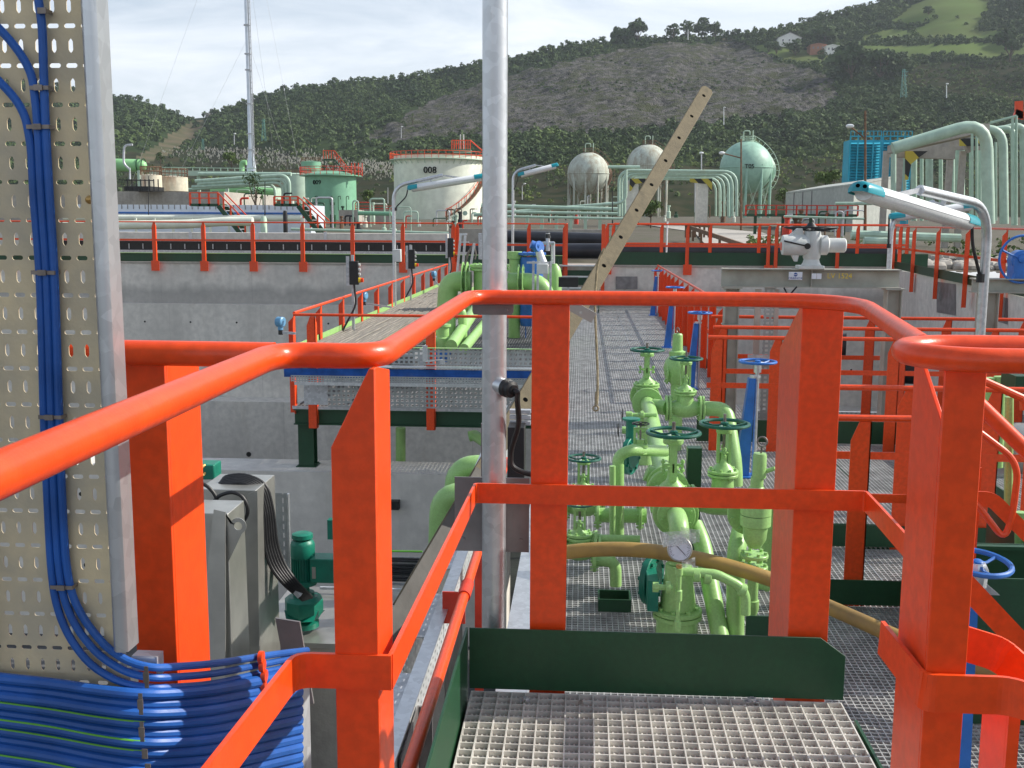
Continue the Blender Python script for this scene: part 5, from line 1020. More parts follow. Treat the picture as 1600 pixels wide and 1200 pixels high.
c = P(620, 399, Y=20.9); m = MB().bx(c.x-.06, c.x+.10, 20.75, 20.87, c.z-.12, c.z+.12); tag(m.build('junction_box', 'actu', bevel=.01), 'small pale grey junction box on the left lamp pole', 'electrical box')
# ================================================================== MACHINERY IN THE NEAR LEFT BAY
YM = 8.6; zfl = P(470, 985, Y=YM).z
mp_ = thing('mixer_base', 'grey concrete and steel plinth under the green geared motor', 'plinth', P(470, 1000, Y=YM))
m = MB(); x0 = P(405, 1000, Y=YM).x; x1 = P(700, 1000, Y=YM).x; m.bx(x0, x1, YM-.25, YM+1.1, -4.0, zfl-.04); m.build('block', 'conc2', mp_); MB().bx(x0-.02, x1, YM-.27, YM+1.1, zfl-.04, zfl).build('top_plate', 'stain', mp_)
xm_ = P(474, 900, Y=YM).x; gm_ = thing('geared_motor', 'dark green upright geared motor with a domed fan cowl on the grey plinth', 'motor', (xm_, YM, zfl))
def zM(py): return P(474, py, Y=YM).z
sc_ = (P(492, 900, Y=YM).x-P(456, 900, Y=YM).x)/2
m = MB(); m.lathe([(sc_*1.25, zM(978)), (sc_*1.25, zM(970)), (sc_*.8, zM(968)), (sc_*.8, zM(955))], (xm_, YM, 0), Zv, 20); m.build('foot_flange', 'motor', gm_)
m = MB(); q = sc_*1.45; z0, z1 = zM(962), zM(930); m.prism([(xm_-q, YM-q*.7, z0+.08), (xm_-q*.8, YM-q, z0), (xm_+q*.8, YM-q, z0), (xm_+q, YM-q*.7, z0+.08), (xm_+q, YM+q, z0), (xm_-q, YM+q, z0)], (0, 0, 1e-3)); m.lathe([(q*.85, z0-.02), (q*1.15, z0+.05), (q*1.15, z1-.03), (q*.9, z1)], (xm_, YM, 0), Zv, 8); m.lathe([(sc_*.9, z1-.01), (sc_*.9, z1+.03), (sc_*.5, z1+.04), (sc_*.5, z1+.09), (sc_*1.15, z1+.10), (sc_*1.15, z1+.14)], (xm_, YM, 0), Zv, 18); m.build('gearbox', 'motor', gm_)
m = MB(); zb_ = z1+.14; zt3 = zM(870); n = 28
for i in range(n):
    q = 2*math.pi*i/n; e = Vector((math.cos(q), math.sin(q), 0)); m.bar(Vector((xm_, YM, zb_))+e*sc_*.93, Vector((xm_, YM, zt3))+e*sc_*.93, .006, sc_*.16, up=e)
m.lathe([(sc_*.86, zb_), (sc_*.86, zt3)], (xm_, YM, 0), Zv, 20); m.build('finned_body', 'motor', gm_)
m = MB(); m.lathe([(sc_*1.0, zt3), (sc_*1.03, zt3+.01), (sc_*1.03, zM(850)), (sc_*.95, zM(846)), (sc_*.8, zM(843))], (xm_, YM, 0), Zv, 24); m.build('fan_cowl', 'motor', gm_)
m = MB(); m.lathe([(sc_*.6, zM(843)), (sc_*.6, zM(841)), (sc_*.9, zM(840)), (sc_*.88, zM(834)), (sc_*.6, zM(832))], (xm_, YM, 0), Zv, 24); m.build('rain_cap', 'motor', gm_)
m = MB(); x = xm_+sc_*.8; m.bx(x, x+.30, YM-.09, YM+.09, zM(905), zM(868)); m.build('terminal_box', 'motor', gm_, bevel=.008); MB().bx(x+.02, x+.05, YM-.094, YM-.0905, zM(898), zM(880)).build('nameplate', 'stain', gm_)
m = MB(); c = P(516, 828, Y=10.5); m.bx(c.x-.03, c.x+.25, 10.5, 10.6, c.z-.1, c.z+.1); m.bx(c.x+.1, c.x+.15, 10.55, 10.6, -4, c.z-.1); tag(m.build('switch_box', 'motor'), 'dark green switch box half hidden behind the red post', 'electrical box')
# green instrument box on top left
g2 = thing('limit_switch', 'bright green gear box with two brass glands, above the stainless cabinets', 'actuator', P(320, 745, Y=9.5)); c0 = P(303, 718, Y=9.5); c1_ = P(341, 746, Y=9.4)
MB().bx(c0.x-.05, c1_.x, 9.3, 9.5, c1_.z, c0.z).build('box', 'motor', g2, bevel=.012); m = MB(); m.lathe([(.07, 0), (.07, .16), (.05, .17), (.05, .22)], P(299, 716, Y=9.4), Zv, 14); m.build('motor', 'motor', g2)
for px, py in ((316, 729), (317, 741)): c = P(px, py, Y=9.28); MB().lathe([(.014, -.02), (.02, 0), (.02, .035), (.014, .05)], c+Vector((0, .02, 0)), (-.75, -.7, -.35), 8).build('gland', 'brass', g2)
for i, (px, py) in enumerate([(316, 729), (317, 741)]):
    c = P(px, py, Y=9.28)+Vector((-.03, -.03, -.02)); MB().tube([c, c+Vector((-.09, -.1, -.13)), c+Vector((-.2, -.2, -.4))], .012, 8).build('cable', 'black' if i == 0 else 'galvd', g2)
MB().bx(c0.x-.0, c0.x+.08, 9.36, 9.44, -4, c1_.z).build('post', 'galvd', g2)
# stainless cabinets
def cab(label, px0, px1, ptop, Y, dy, lean=.1, zb=-4.0):
    a = P(px0, ptop, Y=Y); b = P(px1, ptop, Y=Y); t = thing('stainless_cabinet', label, 'cabinet', ((a.x+b.x)/2, Y+dy/2, zb)); z1 = a.z; z0 = zb
    m = MB(); v = [(a.x, Y-lean*1.2, z0), (b.x+.02, Y-lean*1.2, z0), (b.x+.02, Y+dy, z0), (a.x, Y+dy, z0), (a.x, Y, z1), (b.x, Y, z1), (b.x, Y+dy, z1), (a.x, Y+dy, z1)]
    m.add(v, [(3,2,1,0), (4,5,6,7), (0,1,5,4), (1,2,6,5), (2,3,7,6), (3,0,4,7)]); m.build('body', 'stain', t, bevel=.006)
    return t, a, b
k1, a, b = cab('nearer stainless steel cabinet with a round lifting eye, in the left bay', 240, 356, 800, 6.9, .35)
m = MB(); c = P(372, 822, Y=6.86); rr2 = .055; pts = [c+Vector((math.cos(q)*rr2, 0, math.sin(q)*rr2)) for q in np.linspace(math.pi*.9, -math.pi*.35, 12)]; poly = [P(350, 801, Y=6.86)]+pts+[P(356, 880, Y=6.86), P(350, 870, Y=6.86)]
hole = [c+Vector((math.cos(q)*.028, 0, math.sin(q)*.028)) for q in np.linspace(math.pi*.9, math.pi*.9-2*math.pi, len(poly)+1)[:-1]]
n = len(poly); v = [Vector(p) for p in poly]+hole; v += [p+Vector((0, .008, 0)) for p in v]; f = [(i, (i+1) % n, n+(i+1) % n, n+i) for i in range(n)]+[(2*n+i, 3*n+i, 3*n+(i+1) % n, 2*n+(i+1) % n) for i in range(n)]+[(i, 2*n+i, 2*n+(i+1) % n, (i+1) % n) for i in range(n)]+[(n+i, n+(i+1) % n, 3*n+(i+1) % n, 3*n+i) for i in range(n)]
m.add(v, f); m.build('lifting_eye', 'stain', k1)
m = MB(); m.prism([P(334, 796, Y=6.84), P(352, 800, Y=6.84), P(352, 1060, Y=6.74), P(306, 1060, Y=6.74)], (0, .012, 0)); m.build('side_flap', 'stain', k1)
k2, a, b = cab('farther stainless steel cabinet behind the black cables, in the left bay', 310, 400, 764, 7.8, .5)
m = MB(); m.prism([P(388, 772, Y=7.72), P(402, 766, Y=7.72), P(405, 1010, Y=7.6), P(372, 1010, Y=7.6)], (0, .012, 0)); m.build('side_flap', 'stain', k2)
ct3 = thing('cable_tray', 'short slotted cable tray rising behind the thick black cables', 'cable tray', P(430, 880, Y=8.4)); x0, x1 = P(424, 770, Y=8.7).x, P(450, 770, Y=8.7).x
m = MB().bx(x0, x1, 8.7, 8.703, P(430, 885, Y=8.7).z, P(430, 770, Y=8.7).z); m.build('perforated_web', 'perfg', ct3); MB().bx(x1, x1+.012, 8.66, 8.703, P(430, 885, Y=8.7).z, P(430, 770, Y=8.7).z).build('edge', 'galv', ct3); MB().bx(x0-.03, x0-.005, 8.6, 8.66, P(430, 800, Y=8.7).z, P(430, 752, Y=8.7).z).build('bracket', 'galv', ct3)
ct4 = thing('cable_tray', 'bluish steel channel bending down beside the thick black cables', 'cable tray', P(410, 880, Y=8.2)); q = [P(403, 770, Y=8.2), P(409, 865, Y=8.2), P(447, 905, Y=8.1), P(470, 930, Y=8.1)]
m = MB()
for a, b in zip(q[:-1], q[1:]): m.bar(a, b, .10, .03, up=(1, 0, .3))
m.build('channel', 'galvd', ct4)
ct5 = thing('cable_tray', 'level slotted channel with an earth cable behind the cabinets', 'cable tray', P(385, 860, Y=8.4)); m = MB().bx(P(360, 1, Y=8.4).x, P(407, 1, Y=8.4).x, 8.4, 8.41, P(380, 875, Y=8.4).z, P(380, 848, Y=8.4).z); m.build('channel', 'perfg', ct5)
MB().tube([P(360, 846, Y=8.38), P(378, 847, Y=8.38), P(405, 851, Y=8.38)], .008, 6).build('earth_cable', 'cabley', ct5)
for i in range(6):
    dx = i*.018; pts = [P(318+i*5, 790+3*i, Y=8.0), P(325+i*4, 770, Y=8.0), P(345, 757-i*2, Y=8.0), P(380, 752-2*i, Y=8.0), P(400+i*3, 762-i, Y=8.0), P(412+i*2.6, 800, Y=8.0), P(414+i*3.2, 850, Y=8.0), P(424+i*3.6, 885, Y=8.0), P(446+i*3.2, 912, Y=8.0), P(475+2*i, 935, Y=8.2)]
    for j, p in enumerate(pts): p.y += -.03+.012*i; 
    tag(MB().tube(fillet(pts, .08, 4), .0165, 8).build('black_cable', 'black'), 'thick black cable in the bundle arching over the stainless cabinets', 'cable', 'thick black cables in the left bay')
for i, q in enumerate([[(330, 790), (340, 775), (362, 768), (378, 774), (387, 790), (387, 806), (376, 818), (368, 822)], [(300, 752), (322, 757), (336, 772), (342, 790)]]):
    tag(MB().tube(fillet([P(x, y, Y=7.4) for x, y in q], .06, 4), .014, 8).build('black_cable', 'black'), ['thick black cable looping down behind the lifting eye', 'short black cable curving in from the left under the green gear box'][i], 'cable', 'thick black cables in the left bay')
ctm = thing('cable_tray', 'dark cable tray full of black cables along the bay, behind the red posts', 'cable tray', P(640, 900, Y=10.5)); z0 = P(640, 905, Y=10.5).z; z1 = P(640, 868, Y=10.5).z; x0 = P(520, 1, Y=10.5).x; x1 = P(720, 1, Y=10.5).x
MB().bx(x0, x1, 10.4, 10.404, z1+.0, z1+.02).bx(x0, x1, 10.36, 10.38, z0-.02, z0).bx(x0, x1, 10.44, 10.445, z0, z1).build('side_rail', 'galvd', ctm); cm = MB()
for k in range(9): cm.tube([(x0, 10.40, z0+.02+k*(z1-z0)/9), ((x0+x1)/2, 10.40, z0+.02+k*(z1-z0)/9+random.uniform(-.01, .01)), (x1, 10.40, z0+.02+k*(z1-z0)/9)], .011, 6)
cm.build('cables', 'black', ctm); MB().tube([P(540, 858, Y=10.4), P(600, 861, Y=10.4), P(660, 862, Y=10.4)], .01, 6).build('earth_cable', 'cabley', ctm)
ctn = thing('cable_tray', 'second grey cable tray below the dark one at the bay front', 'cable tray', P(640, 930, Y=9.5)); m = MB()
for py in (922, 935, 952, 968): z = P(600, py, Y=9.5).z; m.bx(x0, x1, 9.5, 9.53, z-.012, z+.012)
m.build('rung', 'galvd', ctn)
m = MB().bx(x0, x1, 9.54, 9.8, P(600, 985, Y=9.5).z-.02, P(600, 985, Y=9.5).z); m.build('tray_bed', 'perfd', ctn)
m = MB(); c = P(620, 790, Y=13.2); m.bx(c.x-.08, c.x+.03, 13.17, 13.275, c.z-.05, c.z+.06); tag(m.build('wall_bracket', 'black'), 'small dark bracket on the cross wall near the tall red post', 'bracket')
m = MB(); c = P(387, 711, Y=28.8); m.lathe([(.07, 0), (.07, .012)], (c.x, 28.9, c.z), (0, -1, 0), 14); tag(m.build('wall_plug', 'black'), 'round dark formwork plug in the concrete wall', 'plug')
# panel behind the pole (dark ribbed box with yellow chalk)
rb = thing('ribbed_panel', 'dark ribbed plastic trunking standing behind the galvanised pole', 'trunking', P(808, 730, Y=4.6)); x0, x1 = P(796, 1, Y=4.6).x, P(824, 1, Y=4.6).x
MB().bx(x0, x1, 4.6, 4.72, P(808, 750, Y=4.6).z, P(808, 668, Y=4.6).z).build('body', 'black', rb, bevel=.003)
for k in range(3): z = P(808, 645+k*9, Y=4.7).z; MB().bx(x0, x1+.02, 4.72, 4.76, z-.008, z+.008).build('slat', 'galvd', rb)
m = MB(); x0 = P(752, 1, Y=4.5).x; m.bx(x0, x0+.022, 4.5, 4.52, P(755, 745, Y=4.5).z, P(755, 662, Y=4.5).z); tag(m.build('flat_bar', 'plate'), 'narrow dark steel strip left of the galvanised pole', 'steel strip')
# right edge: green pipes and dark green box beyond the U rail
for i, (px, y0, y1, Y, r) in enumerate([(1548, 590, 625, 9, .04), (1562, 588, 640, 9, .045), (1577, 620, 790, 8, .03), (1595, 800, 900, 6, .03)]):
    pipe(['thin light green upright pipe right of the U shaped rail, leftmost', 'light green upright pipe with a wider foot at the right edge', 'long thin light green pipe at the right edge, behind the looped rail', 'light green pipe at the right edge beside the blue wheel'][i], [P(px, y0, Y=Y), P(px-2, y1+40, Y=Y), P(px-4, y1+90, Y=Y)], r, fr=.02)
m = MB(); a = P(1588, 588, Y=8.5); m.bx(a.x, a.x+.5, 8.5, 8.8, P(1590, 615, Y=8.5).z, a.z); tag(m.build('green_box', 'dgreen'), 'dark green box cut by the right edge above the stair rails', 'box')
m = MB(); a = P(1520, 840, Y=5.6); b = P(1575, 800, Y=6.4); zt5 = P(1540, 845, Y=5.6).z; m.bx(a.x, a.x+.45, 5.55, 5.56, ZW, zt5); m.bx(a.x, a.x+.01, 5.56, 6.6, ZW, zt5); m.bx(a.x+.44, a.x+.45, 5.56, 6.6, ZW, zt5); m.bx(a.x-.02, a.x+.47, 5.5, 5.54, zt5-.02, zt5); tag(m.build('stair_box', 'dgreen'), 'dark green steel box frame behind the blue wheel on the right', 'frame')
m = MB(); a = P(1530, 905, Y=5.0); m.bx(a.x, a.x+.9, 5.0, 5.01, ZW+.0, P(1560, 904, Y=5.0).z); tag(m.build('toe_board', 'dgreen'), 'dark green toe board right of the blue wheel at the right edge', 'toe board')
k3 = thing('machine_block', 'grey steel machine casing in the right background behind the looped rail', 'machine', P(1560, 760, Y=10)); m = MB(); a = P(1530, 740, Y=10.2); m.bx(a.x, a.x+.9, 10.2, 10.9, ZW, a.z); m.lathe([(.25, 0), (.28, .1), (.28, .5)], a+Vector((.35, .3, .15)), (1, 0, 0), 14); m.build('casing', 'stain', k3)
for i, (px, py, r_, Y) in enumerate([(1310, 540, .18, 15.5), (1418, 575, .22, 15.2)]):
    c = P(px, py, Y=Y); tag(MB().lathe([(r_*.8, -.1), (r_, -.1), (r_, .1), (r_*.8, .1)], c, (1, -.2, 0), 20).build('wall_pipe_opening', 'black'), ['round black pipe mouth behind the far cross railing, left one', 'round black pipe mouth behind the U shaped rail end'][i], 'pipe')
# ================================================================== FAR PLANT
def gz(x, y): return hgt(x, y)
def hw(px, Y, n): return (P(px+n/2, 300, Y=Y)-P(px-n/2, 300, Y=Y)).x    # width in metres of n pixels
def rail_ring(mb, c, r, z, h, n=28, a0=0, a1=2*math.pi, t=.03):
    pts = [(c[0]+r*math.cos(a0+(a1-a0)*i/n), c[1]+r*math.sin(a0+(a1-a0)*i/n), z) for i in range(n+1)]
    for k in (.5, 1): mb.tube([(x, y, zz+h*k) for x, y, zz in pts], t, 5)
    for x, y, zz in pts: mb.cyl((x, y, zz), (x, y, zz+h), t, n=5)
# 008
Y8 = 120; c = P(685, 300, Y=Y8); r8 = hw(685, Y8, 137)/2; zt8 = P(685, 241, Y=Y8-r8).z; z0 = gz(c.x, Y8)-.3
t8 = thing('storage_tank', 'large off white round storage tank numbered 008 with a red top railing', 'tank', (c.x, Y8, z0))
MB().lathe([(r8, z0), (r8, zt8)], (c.x, Y8, 0), Zv, 72).build('shell', 'w008', t8, ang=50); MB().lathe([(r8*1.01, zt8), (r8*.6, zt8+.12), (.5, zt8+.2)], (c.x, Y8, 0), Zv, 48).build('roof', 'w008', t8)
MB().lathe([(r8+.01, zt8-.45), (r8+.45, zt8-.44), (r8+.45, zt8-.36), (r8+.01, zt8-.30)], (c.x, Y8, 0), Zv, 64).build('walkway_ring', 'gpaint', t8)
m = MB()
for i in range(40): q = 2*math.pi*i/40; e = Vector((math.cos(q), math.sin(q), 0)); m.bar(Vector((c.x, Y8, zt8-.9))+e*r8, Vector((c.x, Y8, zt8-.46))+e*(r8+.4), .05, .05)
m.build('bracket', 'gpaint', t8)
m = MB(); rail_ring(m, (c.x, Y8), r8+.42, zt8-.36, .75, 44); m.build('railing', 'red', t8)
m = MB(); pr = []
for i in range(26): q = R(-74+i*3.3); pr.append(Vector((c.x+math.cos(q)*(r8+.35), Y8+math.sin(q)*(r8+.35), z0+.5+(zt8-z0-.9)*(i/25)**1.25)))
for i in range(25): m.bar(pr[i], pr[i+1], .5, .12)
m.build('spiral_stair', 'brown', t8); m = MB(); m.tube([p+Zv*.8 for p in pr], .04, 5)
for p in pr[::2]: m.cyl(p, p+Zv*.8, .03, n=5)
m.build('stair_rail', 'red', t8)
text_mesh('tank_number', '008', .95, 'ink', t8, Matrix.Translation((P(672, 266, Y=Y8-r8).x, Y8-r8*1.0-.02, P(672, 266, Y=Y8-r8).z)) @ FACE, .12)
m = MB(); x = P(722, 228, Y=Y8).x; z = zt8+.5; m.bx(x-1, x+1, Y8-1, Y8+1, z, z+.25); m.build('roof_platform', 'motor', t8); m = MB()
for i in range(9): m.cyl((x-1+i*.25, Y8-1, z+.25), (x-1+i*.25, Y8-1, z+1.2), .05, n=5)
m.bar((x-1, Y8-1, z+1.2), (x+1, Y8-1, z+1.2), .08, .08); m.bar((x-1, Y8-1, z+.8), (x+1, Y8-1, z+.8), .06, .06); m.bar((x+1, Y8-1, z+1.2), (x+2.8, Y8-2, z-.3), .1, .1); m.build('roof_railing', 'red', t8)
for px in (719, 724): xx = P(px, 1, Y=Y8).x; MB().cyl((xx, Y8, z), (xx, Y8, z+1.9), .06, n=6).build('vent_pipe', 'actu', t8)
m = MB(); q = P(722, 340, Y=Y8-r8-.1); m.lathe([(.25, 0), (.25, .15)], (P(726, 338, Y=Y8-r8).x, Y8-r8*.93, z0+.9), (.2, -1, 0), 14); m.build('manhole', 'gpipe', t8)
# 009
Y9 = 112; c = P(517, 300, Y=Y9); r9 = hw(517, Y9, 78)/2; zt9 = P(517, 271, Y=Y9-r9).z; z0 = gz(c.x, Y9)-.3
t9 = thing('storage_tank', 'mid green round storage tank numbered 009 with red railings and roof stair', 'tank', (c.x, Y9, z0))
MB().lathe([(r9, z0), (r9, zt9)], (c.x, Y9, 0), Zv, 56).build('shell', 'g009', t9, ang=50); MB().lathe([(r9*1.01, zt9), (r9*.5, zt9+.3), (.3, zt9+.45)], (c.x, Y9, 0), Zv, 40).build('roof', 'g009', t9)
MB().lathe([(r9+.01, zt9-.2), (r9+.55, zt9-.19), (r9+.55, zt9-.1), (r9+.01, zt9-.05)], (c.x, Y9, 0), Zv, 48).build('walkway_ring', 'g009', t9)
m = MB(); rail_ring(m, (c.x, Y9), r9+.5, zt9-.1, .8, 30); m.build('railing', 'redb', t9)
text_mesh('tank_number', '009', .62, 'ink', t9, Matrix.Translation((P(495, 285, Y=Y9-r9).x, Y9-r9*.93, P(495, 285, Y=Y9-r9).z)) @ Matrix.Rotation(R(-14), 4, 'Z') @ FACE, .10)
x = P(511, 1, Y=Y9).x; zp = P(511, 247, Y=Y9).z; m = MB(); m.bx(x-.55, x+.55, Y9-.6, Y9+.6, zp-.25, zp-.1)
for dx in (-.5, .5): m.bx(x+dx-.06, x+dx+.06, Y9-.55, Y9-.45, zt9, zp-.25)
m.build('roof_platform', 'dgreen', t9); m = MB()
for dx in np.linspace(-.55, .55, 5): m.cyl((x+dx, Y9-.6, zp-.1), (x+dx, Y9-.6, zp+.75), .04, n=5)
e1 = Vector((x+.6, Y9-.6, zp+.7)); e2 = P(549, 269, Y=Y9-.6); m.bar((x-.55, Y9-.6, zp+.72), e1, .07, .07); m.bar(e1, e2, .07, .07); m.bar(e1-Zv*.4, e2-Zv*.4, .06, .06)
for f_ in np.linspace(.1, .9, 7): p = e1.lerp(e2, f_); m.cyl(p, p-Zv*.8, .035, n=5)
m.build('stair_rail', 'red', t9); MB().bar(e1-Zv*.85, e2-Zv*.85, .5, .12).build('stair', 'dgreen', t9)
m = MB()
for px in (545, 550, 556, 562): xx = P(px, 1, Y=Y9-r9*.5).x; m.cyl((xx, Y9-r9*.5, zt9-.2), (xx, Y9-r9*.5, zt9+1.1), .05, n=5)
m.build('side_railing', 'red', t9)
for px in (486, 510, 523, 536): xx = P(px, 1, Y=Y9-r9).x; MB().tube(fillet([(xx, Y9-r9-.1, z0+1.2), (xx, Y9-r9-.1, z0+2.6), (xx+.25, Y9-r9-.1, z0+2.65), (xx+.25, Y9-r9-.1, z0+2.3)], .1, 4), .035, 6).build('vent_pipe', 'dgreen', t9)
# other tanks
def tank(label, px, py0, py1, w, Y, m, cone=.1, name='storage_tank', base=None):
    c = P(px, py0, Y=Y); r = hw(px, Y, w)/2; z1 = P(px, py0, Y=Y-r).z; z0 = P(px, py1, Y=Y).z if base is None else base; t = thing(name, label, 'tank', (c.x, Y, z0))
    MB().lathe([(r, z0), (r, z1)], (c.x, Y, 0), Zv, 40).build('shell', m, t, ang=50); MB().lathe([(r*1.02, z1), (r*.3, z1+cone*r)], (c.x, Y, 0), Zv, 40).build('roof', m, t)
    q = MB(); rail_ring(q, (c.x, Y), r, z1, .5, 20, t=.02); q.build('railing', 'brown', t); return t
tank('pale green round tank partly hidden behind the numbered green tank', 462, 272, 320, 48, 135, 'gpaint'); tank('small mid green tank just behind the roof stair of the green tank', 486, 252, 300, 30, 140, 'g009')
tank('rusty cream round tank nearest the left cable tray', 236, 273, 298, 24*1.3, 66, 'rusty'); tank('wide rusty cream round tank with brown streaks', 271, 276, 299, 42, 68, 'rusty')
tank('low pale round tank behind the small pipe racks on the left', 395, 292, 312, 90, 120, 'gpaint'); tank('low concrete round tank between the numbered tanks', 580, 341, 352, 44, 95, 'conc2')
# bright green horizontal vessel
v = thing('pressure_vessel', 'bright green horizontal vessel with a rounded end, far left', 'vessel', P(200, 260, Y=95)); c = P(160, 257, Y=95); r = hw(200, 95, 19)/2; e = P(222, 259, Y=95)
MB().lathe([(r, 0), (r, (e-c).length-.3), (r*.9, (e-c).length), (r*.6, (e-c).length+.3), (.1, (e-c).length+.42)], c, (e-c), 28).build('shell', 'vgreen', v, ang=50)
for px in (205, 213): q = P(px, 1, Y=95).x; MB().torus((q, 95, P(px, 258.5, Y=95).z), (1, 0, 0), r+.03, .05, 24, 5).build('ring', 'dgreen', v)
MB().bx(P(205, 1, Y=95).x, P(209, 1, Y=95).x, 94.6, 95.4, gz(0, 95), P(207, 266, Y=95).z).build('saddle', 'gpaint', v)
# concrete bund
bd = thing('bund_wall', 'long weathered concrete bund in front of the rusty tanks', 'wall', P(270, 310, Y=62)); a = P(186, 299, Y=62); b = P(350, 301, Y=62); MB().bx(a.x-8, b.x, 62, 72, gz(0, 62)-.5, a.z).build('wall', 'conc2', bd)
sb = MB(); a = P(150, 1, Y=60); m_ = thing('equipment_skid', 'dark equipment platform with railings under the green vessel, far left', 'platform', P(200, 295, Y=60)); q = P(210, 298, Y=60); sb.bx(P(180, 1, Y=60).x, P(222, 1, Y=60).x, 60, 62, P(200, 298, Y=60).z, P(200, 291, Y=60).z)
for px in range(186, 242, 7): x = P(px, 1, Y=60).x; sb.cyl((x, 60, P(px, 298, Y=60).z), (x, 60, P(px, 280, Y=60).z), .035, n=5)
sb.bar(P(186, 281, Y=60), P(240, 282, Y=60), .05, .05); sb.build('frame', 'black', m_)
# guyed flare stack
Yk = 150; sk_ = thing('flare_stack', 'tall slim steel flare stack held by guy wires', 'stack', P(385, 265, Y=Yk)); x = P(385, 1, Y=Yk).x; zb_ = gz(x, Yk); zq = P(385, 245, Y=Yk).z; r = hw(385, Yk, 7)/2; xt = P(381, -300, Y=Yk)
MB().lathe([(r*1.3, 0), (r*1.3, 1.2), (r*2.0, 1.25), (r*2.0, P(385, 262, Y=Yk).z-zb_), (r*1.05, P(385, 238, Y=Yk).z-zb_), (r*1.05, 14), (r*.95, 15), (r*.9, xt.z-zb_)], (x, Yk, zb_), Zv, 20).build('stack', 'silver', sk_)
m = MB(); m.cyl((x+r*1.25, Yk-.4, zb_+4), (x+r*1.25, Yk-.4, xt.z), .07, n=6); m.build('riser_pipe', 'galv', sk_); m = MB()
for i in range(60): z = zb_+5+i*.75; m.bx(x+r*1.0, x+r*1.9, Yk-.5, Yk-.42, z, z+.06)
for q_ in (1.0, 1.9): m.bx(x+r*q_-.04, x+r*q_+.04, Yk-.52, Yk-.40, zb_+4.5, zb_+50.5)
m.build('ladder', 'galvd', sk_)
for py in (40, 85, 110, 163, 210, 235): z = P(385, py, Y=Yk).z; MB().lathe([(r*1.5, 0), (r*1.5, .15)], (x, Yk, z), Zv, 16).build('collar', 'galvd', sk_)
for i, (hx, hy, gx, gy, gY) in enumerate([(381, -200, 190, 330, 150), (381, 60, 250, 330, 150), (381, -200, 480, 330, 160), (381, 60, 470, 330, 160), (381, -100, 440, 330, 175)]):
    MB().tube([(x, Yk, P(hx, hy, Y=Yk).z), P(gx, gy, Y=gY)], .013, 4).build('guy_wire', 'galvd', sk_)
pipe('bright green bent pipe joining the flare stack base', [P(378, 268, Y=148), P(378, 254, Y=148), P(385, 254, Y=148)], .35, 'vgreen', fr=.6)
# pipe racks left
def rack(label, runs, m='gpipe', group='bent pipes of the left pipe rack'):
    for (pts, r, Y) in runs: pipe(label, [P(x, y, Y=Y) for x, y in pts], r, m, fr=.7, group=group, n=10)
k = 0
for (pts, r, Y, lb) in [([(305, 283), (452, 273), (452, 315)], .13, 78, 'outermost pale green pipe bending down at the right end of the left rack'), ([(312, 287), (447, 279), (447, 316)], .12, 78, 'second pale green pipe bending down at the end of the left rack'), ([(300, 292), (442, 285), (442, 316)], .11, 78, 'third pale green pipe bending down at the end of the left rack'), ([(310, 272), (455, 272)], .16, 84, 'topmost pale green pipe of the left rack'),
    ([(293, 296), (430, 288), (430, 316)], .10, 79, 'innermost pale green pipe bending down at the left rack'), ([(330, 300), (380, 296), (430, 300)], .3, 90, 'stubby bright green pipe under the left rack')]:
    pipe(lb, [P(a, b_, Y=Y) for a, b_ in pts], r, 'vgreen' if 'bright' in lb else 'gpipe', fr=.8, n=10)
rk = thing('pipe_rack', 'long grey walkway beam with railing above the left pipes', 'pipe rack', P(330, 275, Y=88)); m = MB(); a = P(236, 270, Y=88); b = P(400, 272, Y=88); m.bar(a, b, .6, .4)
for i in range(16): p = a.lerp(b, i/15); m.cyl(p, p+Zv*.45, .03, n=5)
m.bar(a+Zv*.45, b+Zv*.45, .05, .05); m.build('beam', 'gpaint', rk)
for px in (252, 300, 345, 388): x = P(px, 1, Y=88).x; MB().bx(x-.12, x+.12, 87.9, 88.1, gz(x, 88), a.z-.2).build('post', 'gpaint', rk)
# low silver building / flume with white pipes
sb_ = thing('clad_flume', 'long low silver clad building with a blue stripe behind the far railing', 'building', P(330, 335, Y=54)); z0 = gz(0, 54)-.3; x0, x1 = P(100, 1, Y=54).x, P(478, 1, Y=54).x; z1 = P(300, 320, Y=54).z
MB().bx(x0, x1, 54, 57, z0, z1).build('wall', 'silver', sb_); m = MB()
for i in range(40): x = x0+(x1-x0)*i/40; m.bx(x, x+.03, 53.96, 53.99, P(300, 327, Y=54).z, z1)
m.build('panel_joint', 'plate', sb_); z = P(300, 333, Y=54).z; MB().bx(x0, x1, 53.95, 53.985, z-.04, z+.05).build('blue_stripe', 'blue', sb_)
for i, (y0, y1, r, Y, lb, mm) in enumerate([(340, 341, .14, 50, 'upper white pipe along the foot of the silver building', 'w008'), (353, 346, .19, 46, 'thick white pipe with a kink just above the far left railing', 'w008')]):
    pipe(lb, [P(100, y0, Y=Y), P(300, (y0+y1)/2+.5, Y=Y), P(345, y1, Y=Y), P(470 if i == 0 else 395, y1, Y=Y)], r, mm, fr=.5)
for px in range(195, 470, 30): x = P(px, 1, Y=49.7).x; q = MB().bx(x-.05, x+.05, 49.75, 49.82, gz(0, 49.7)-.2, P(px, 341, Y=49.7).z); tag(q.build('pipe_support', 'w008'), 'short white post carrying the pipe along the silver building', 'support', 'pipe supports by the silver building')
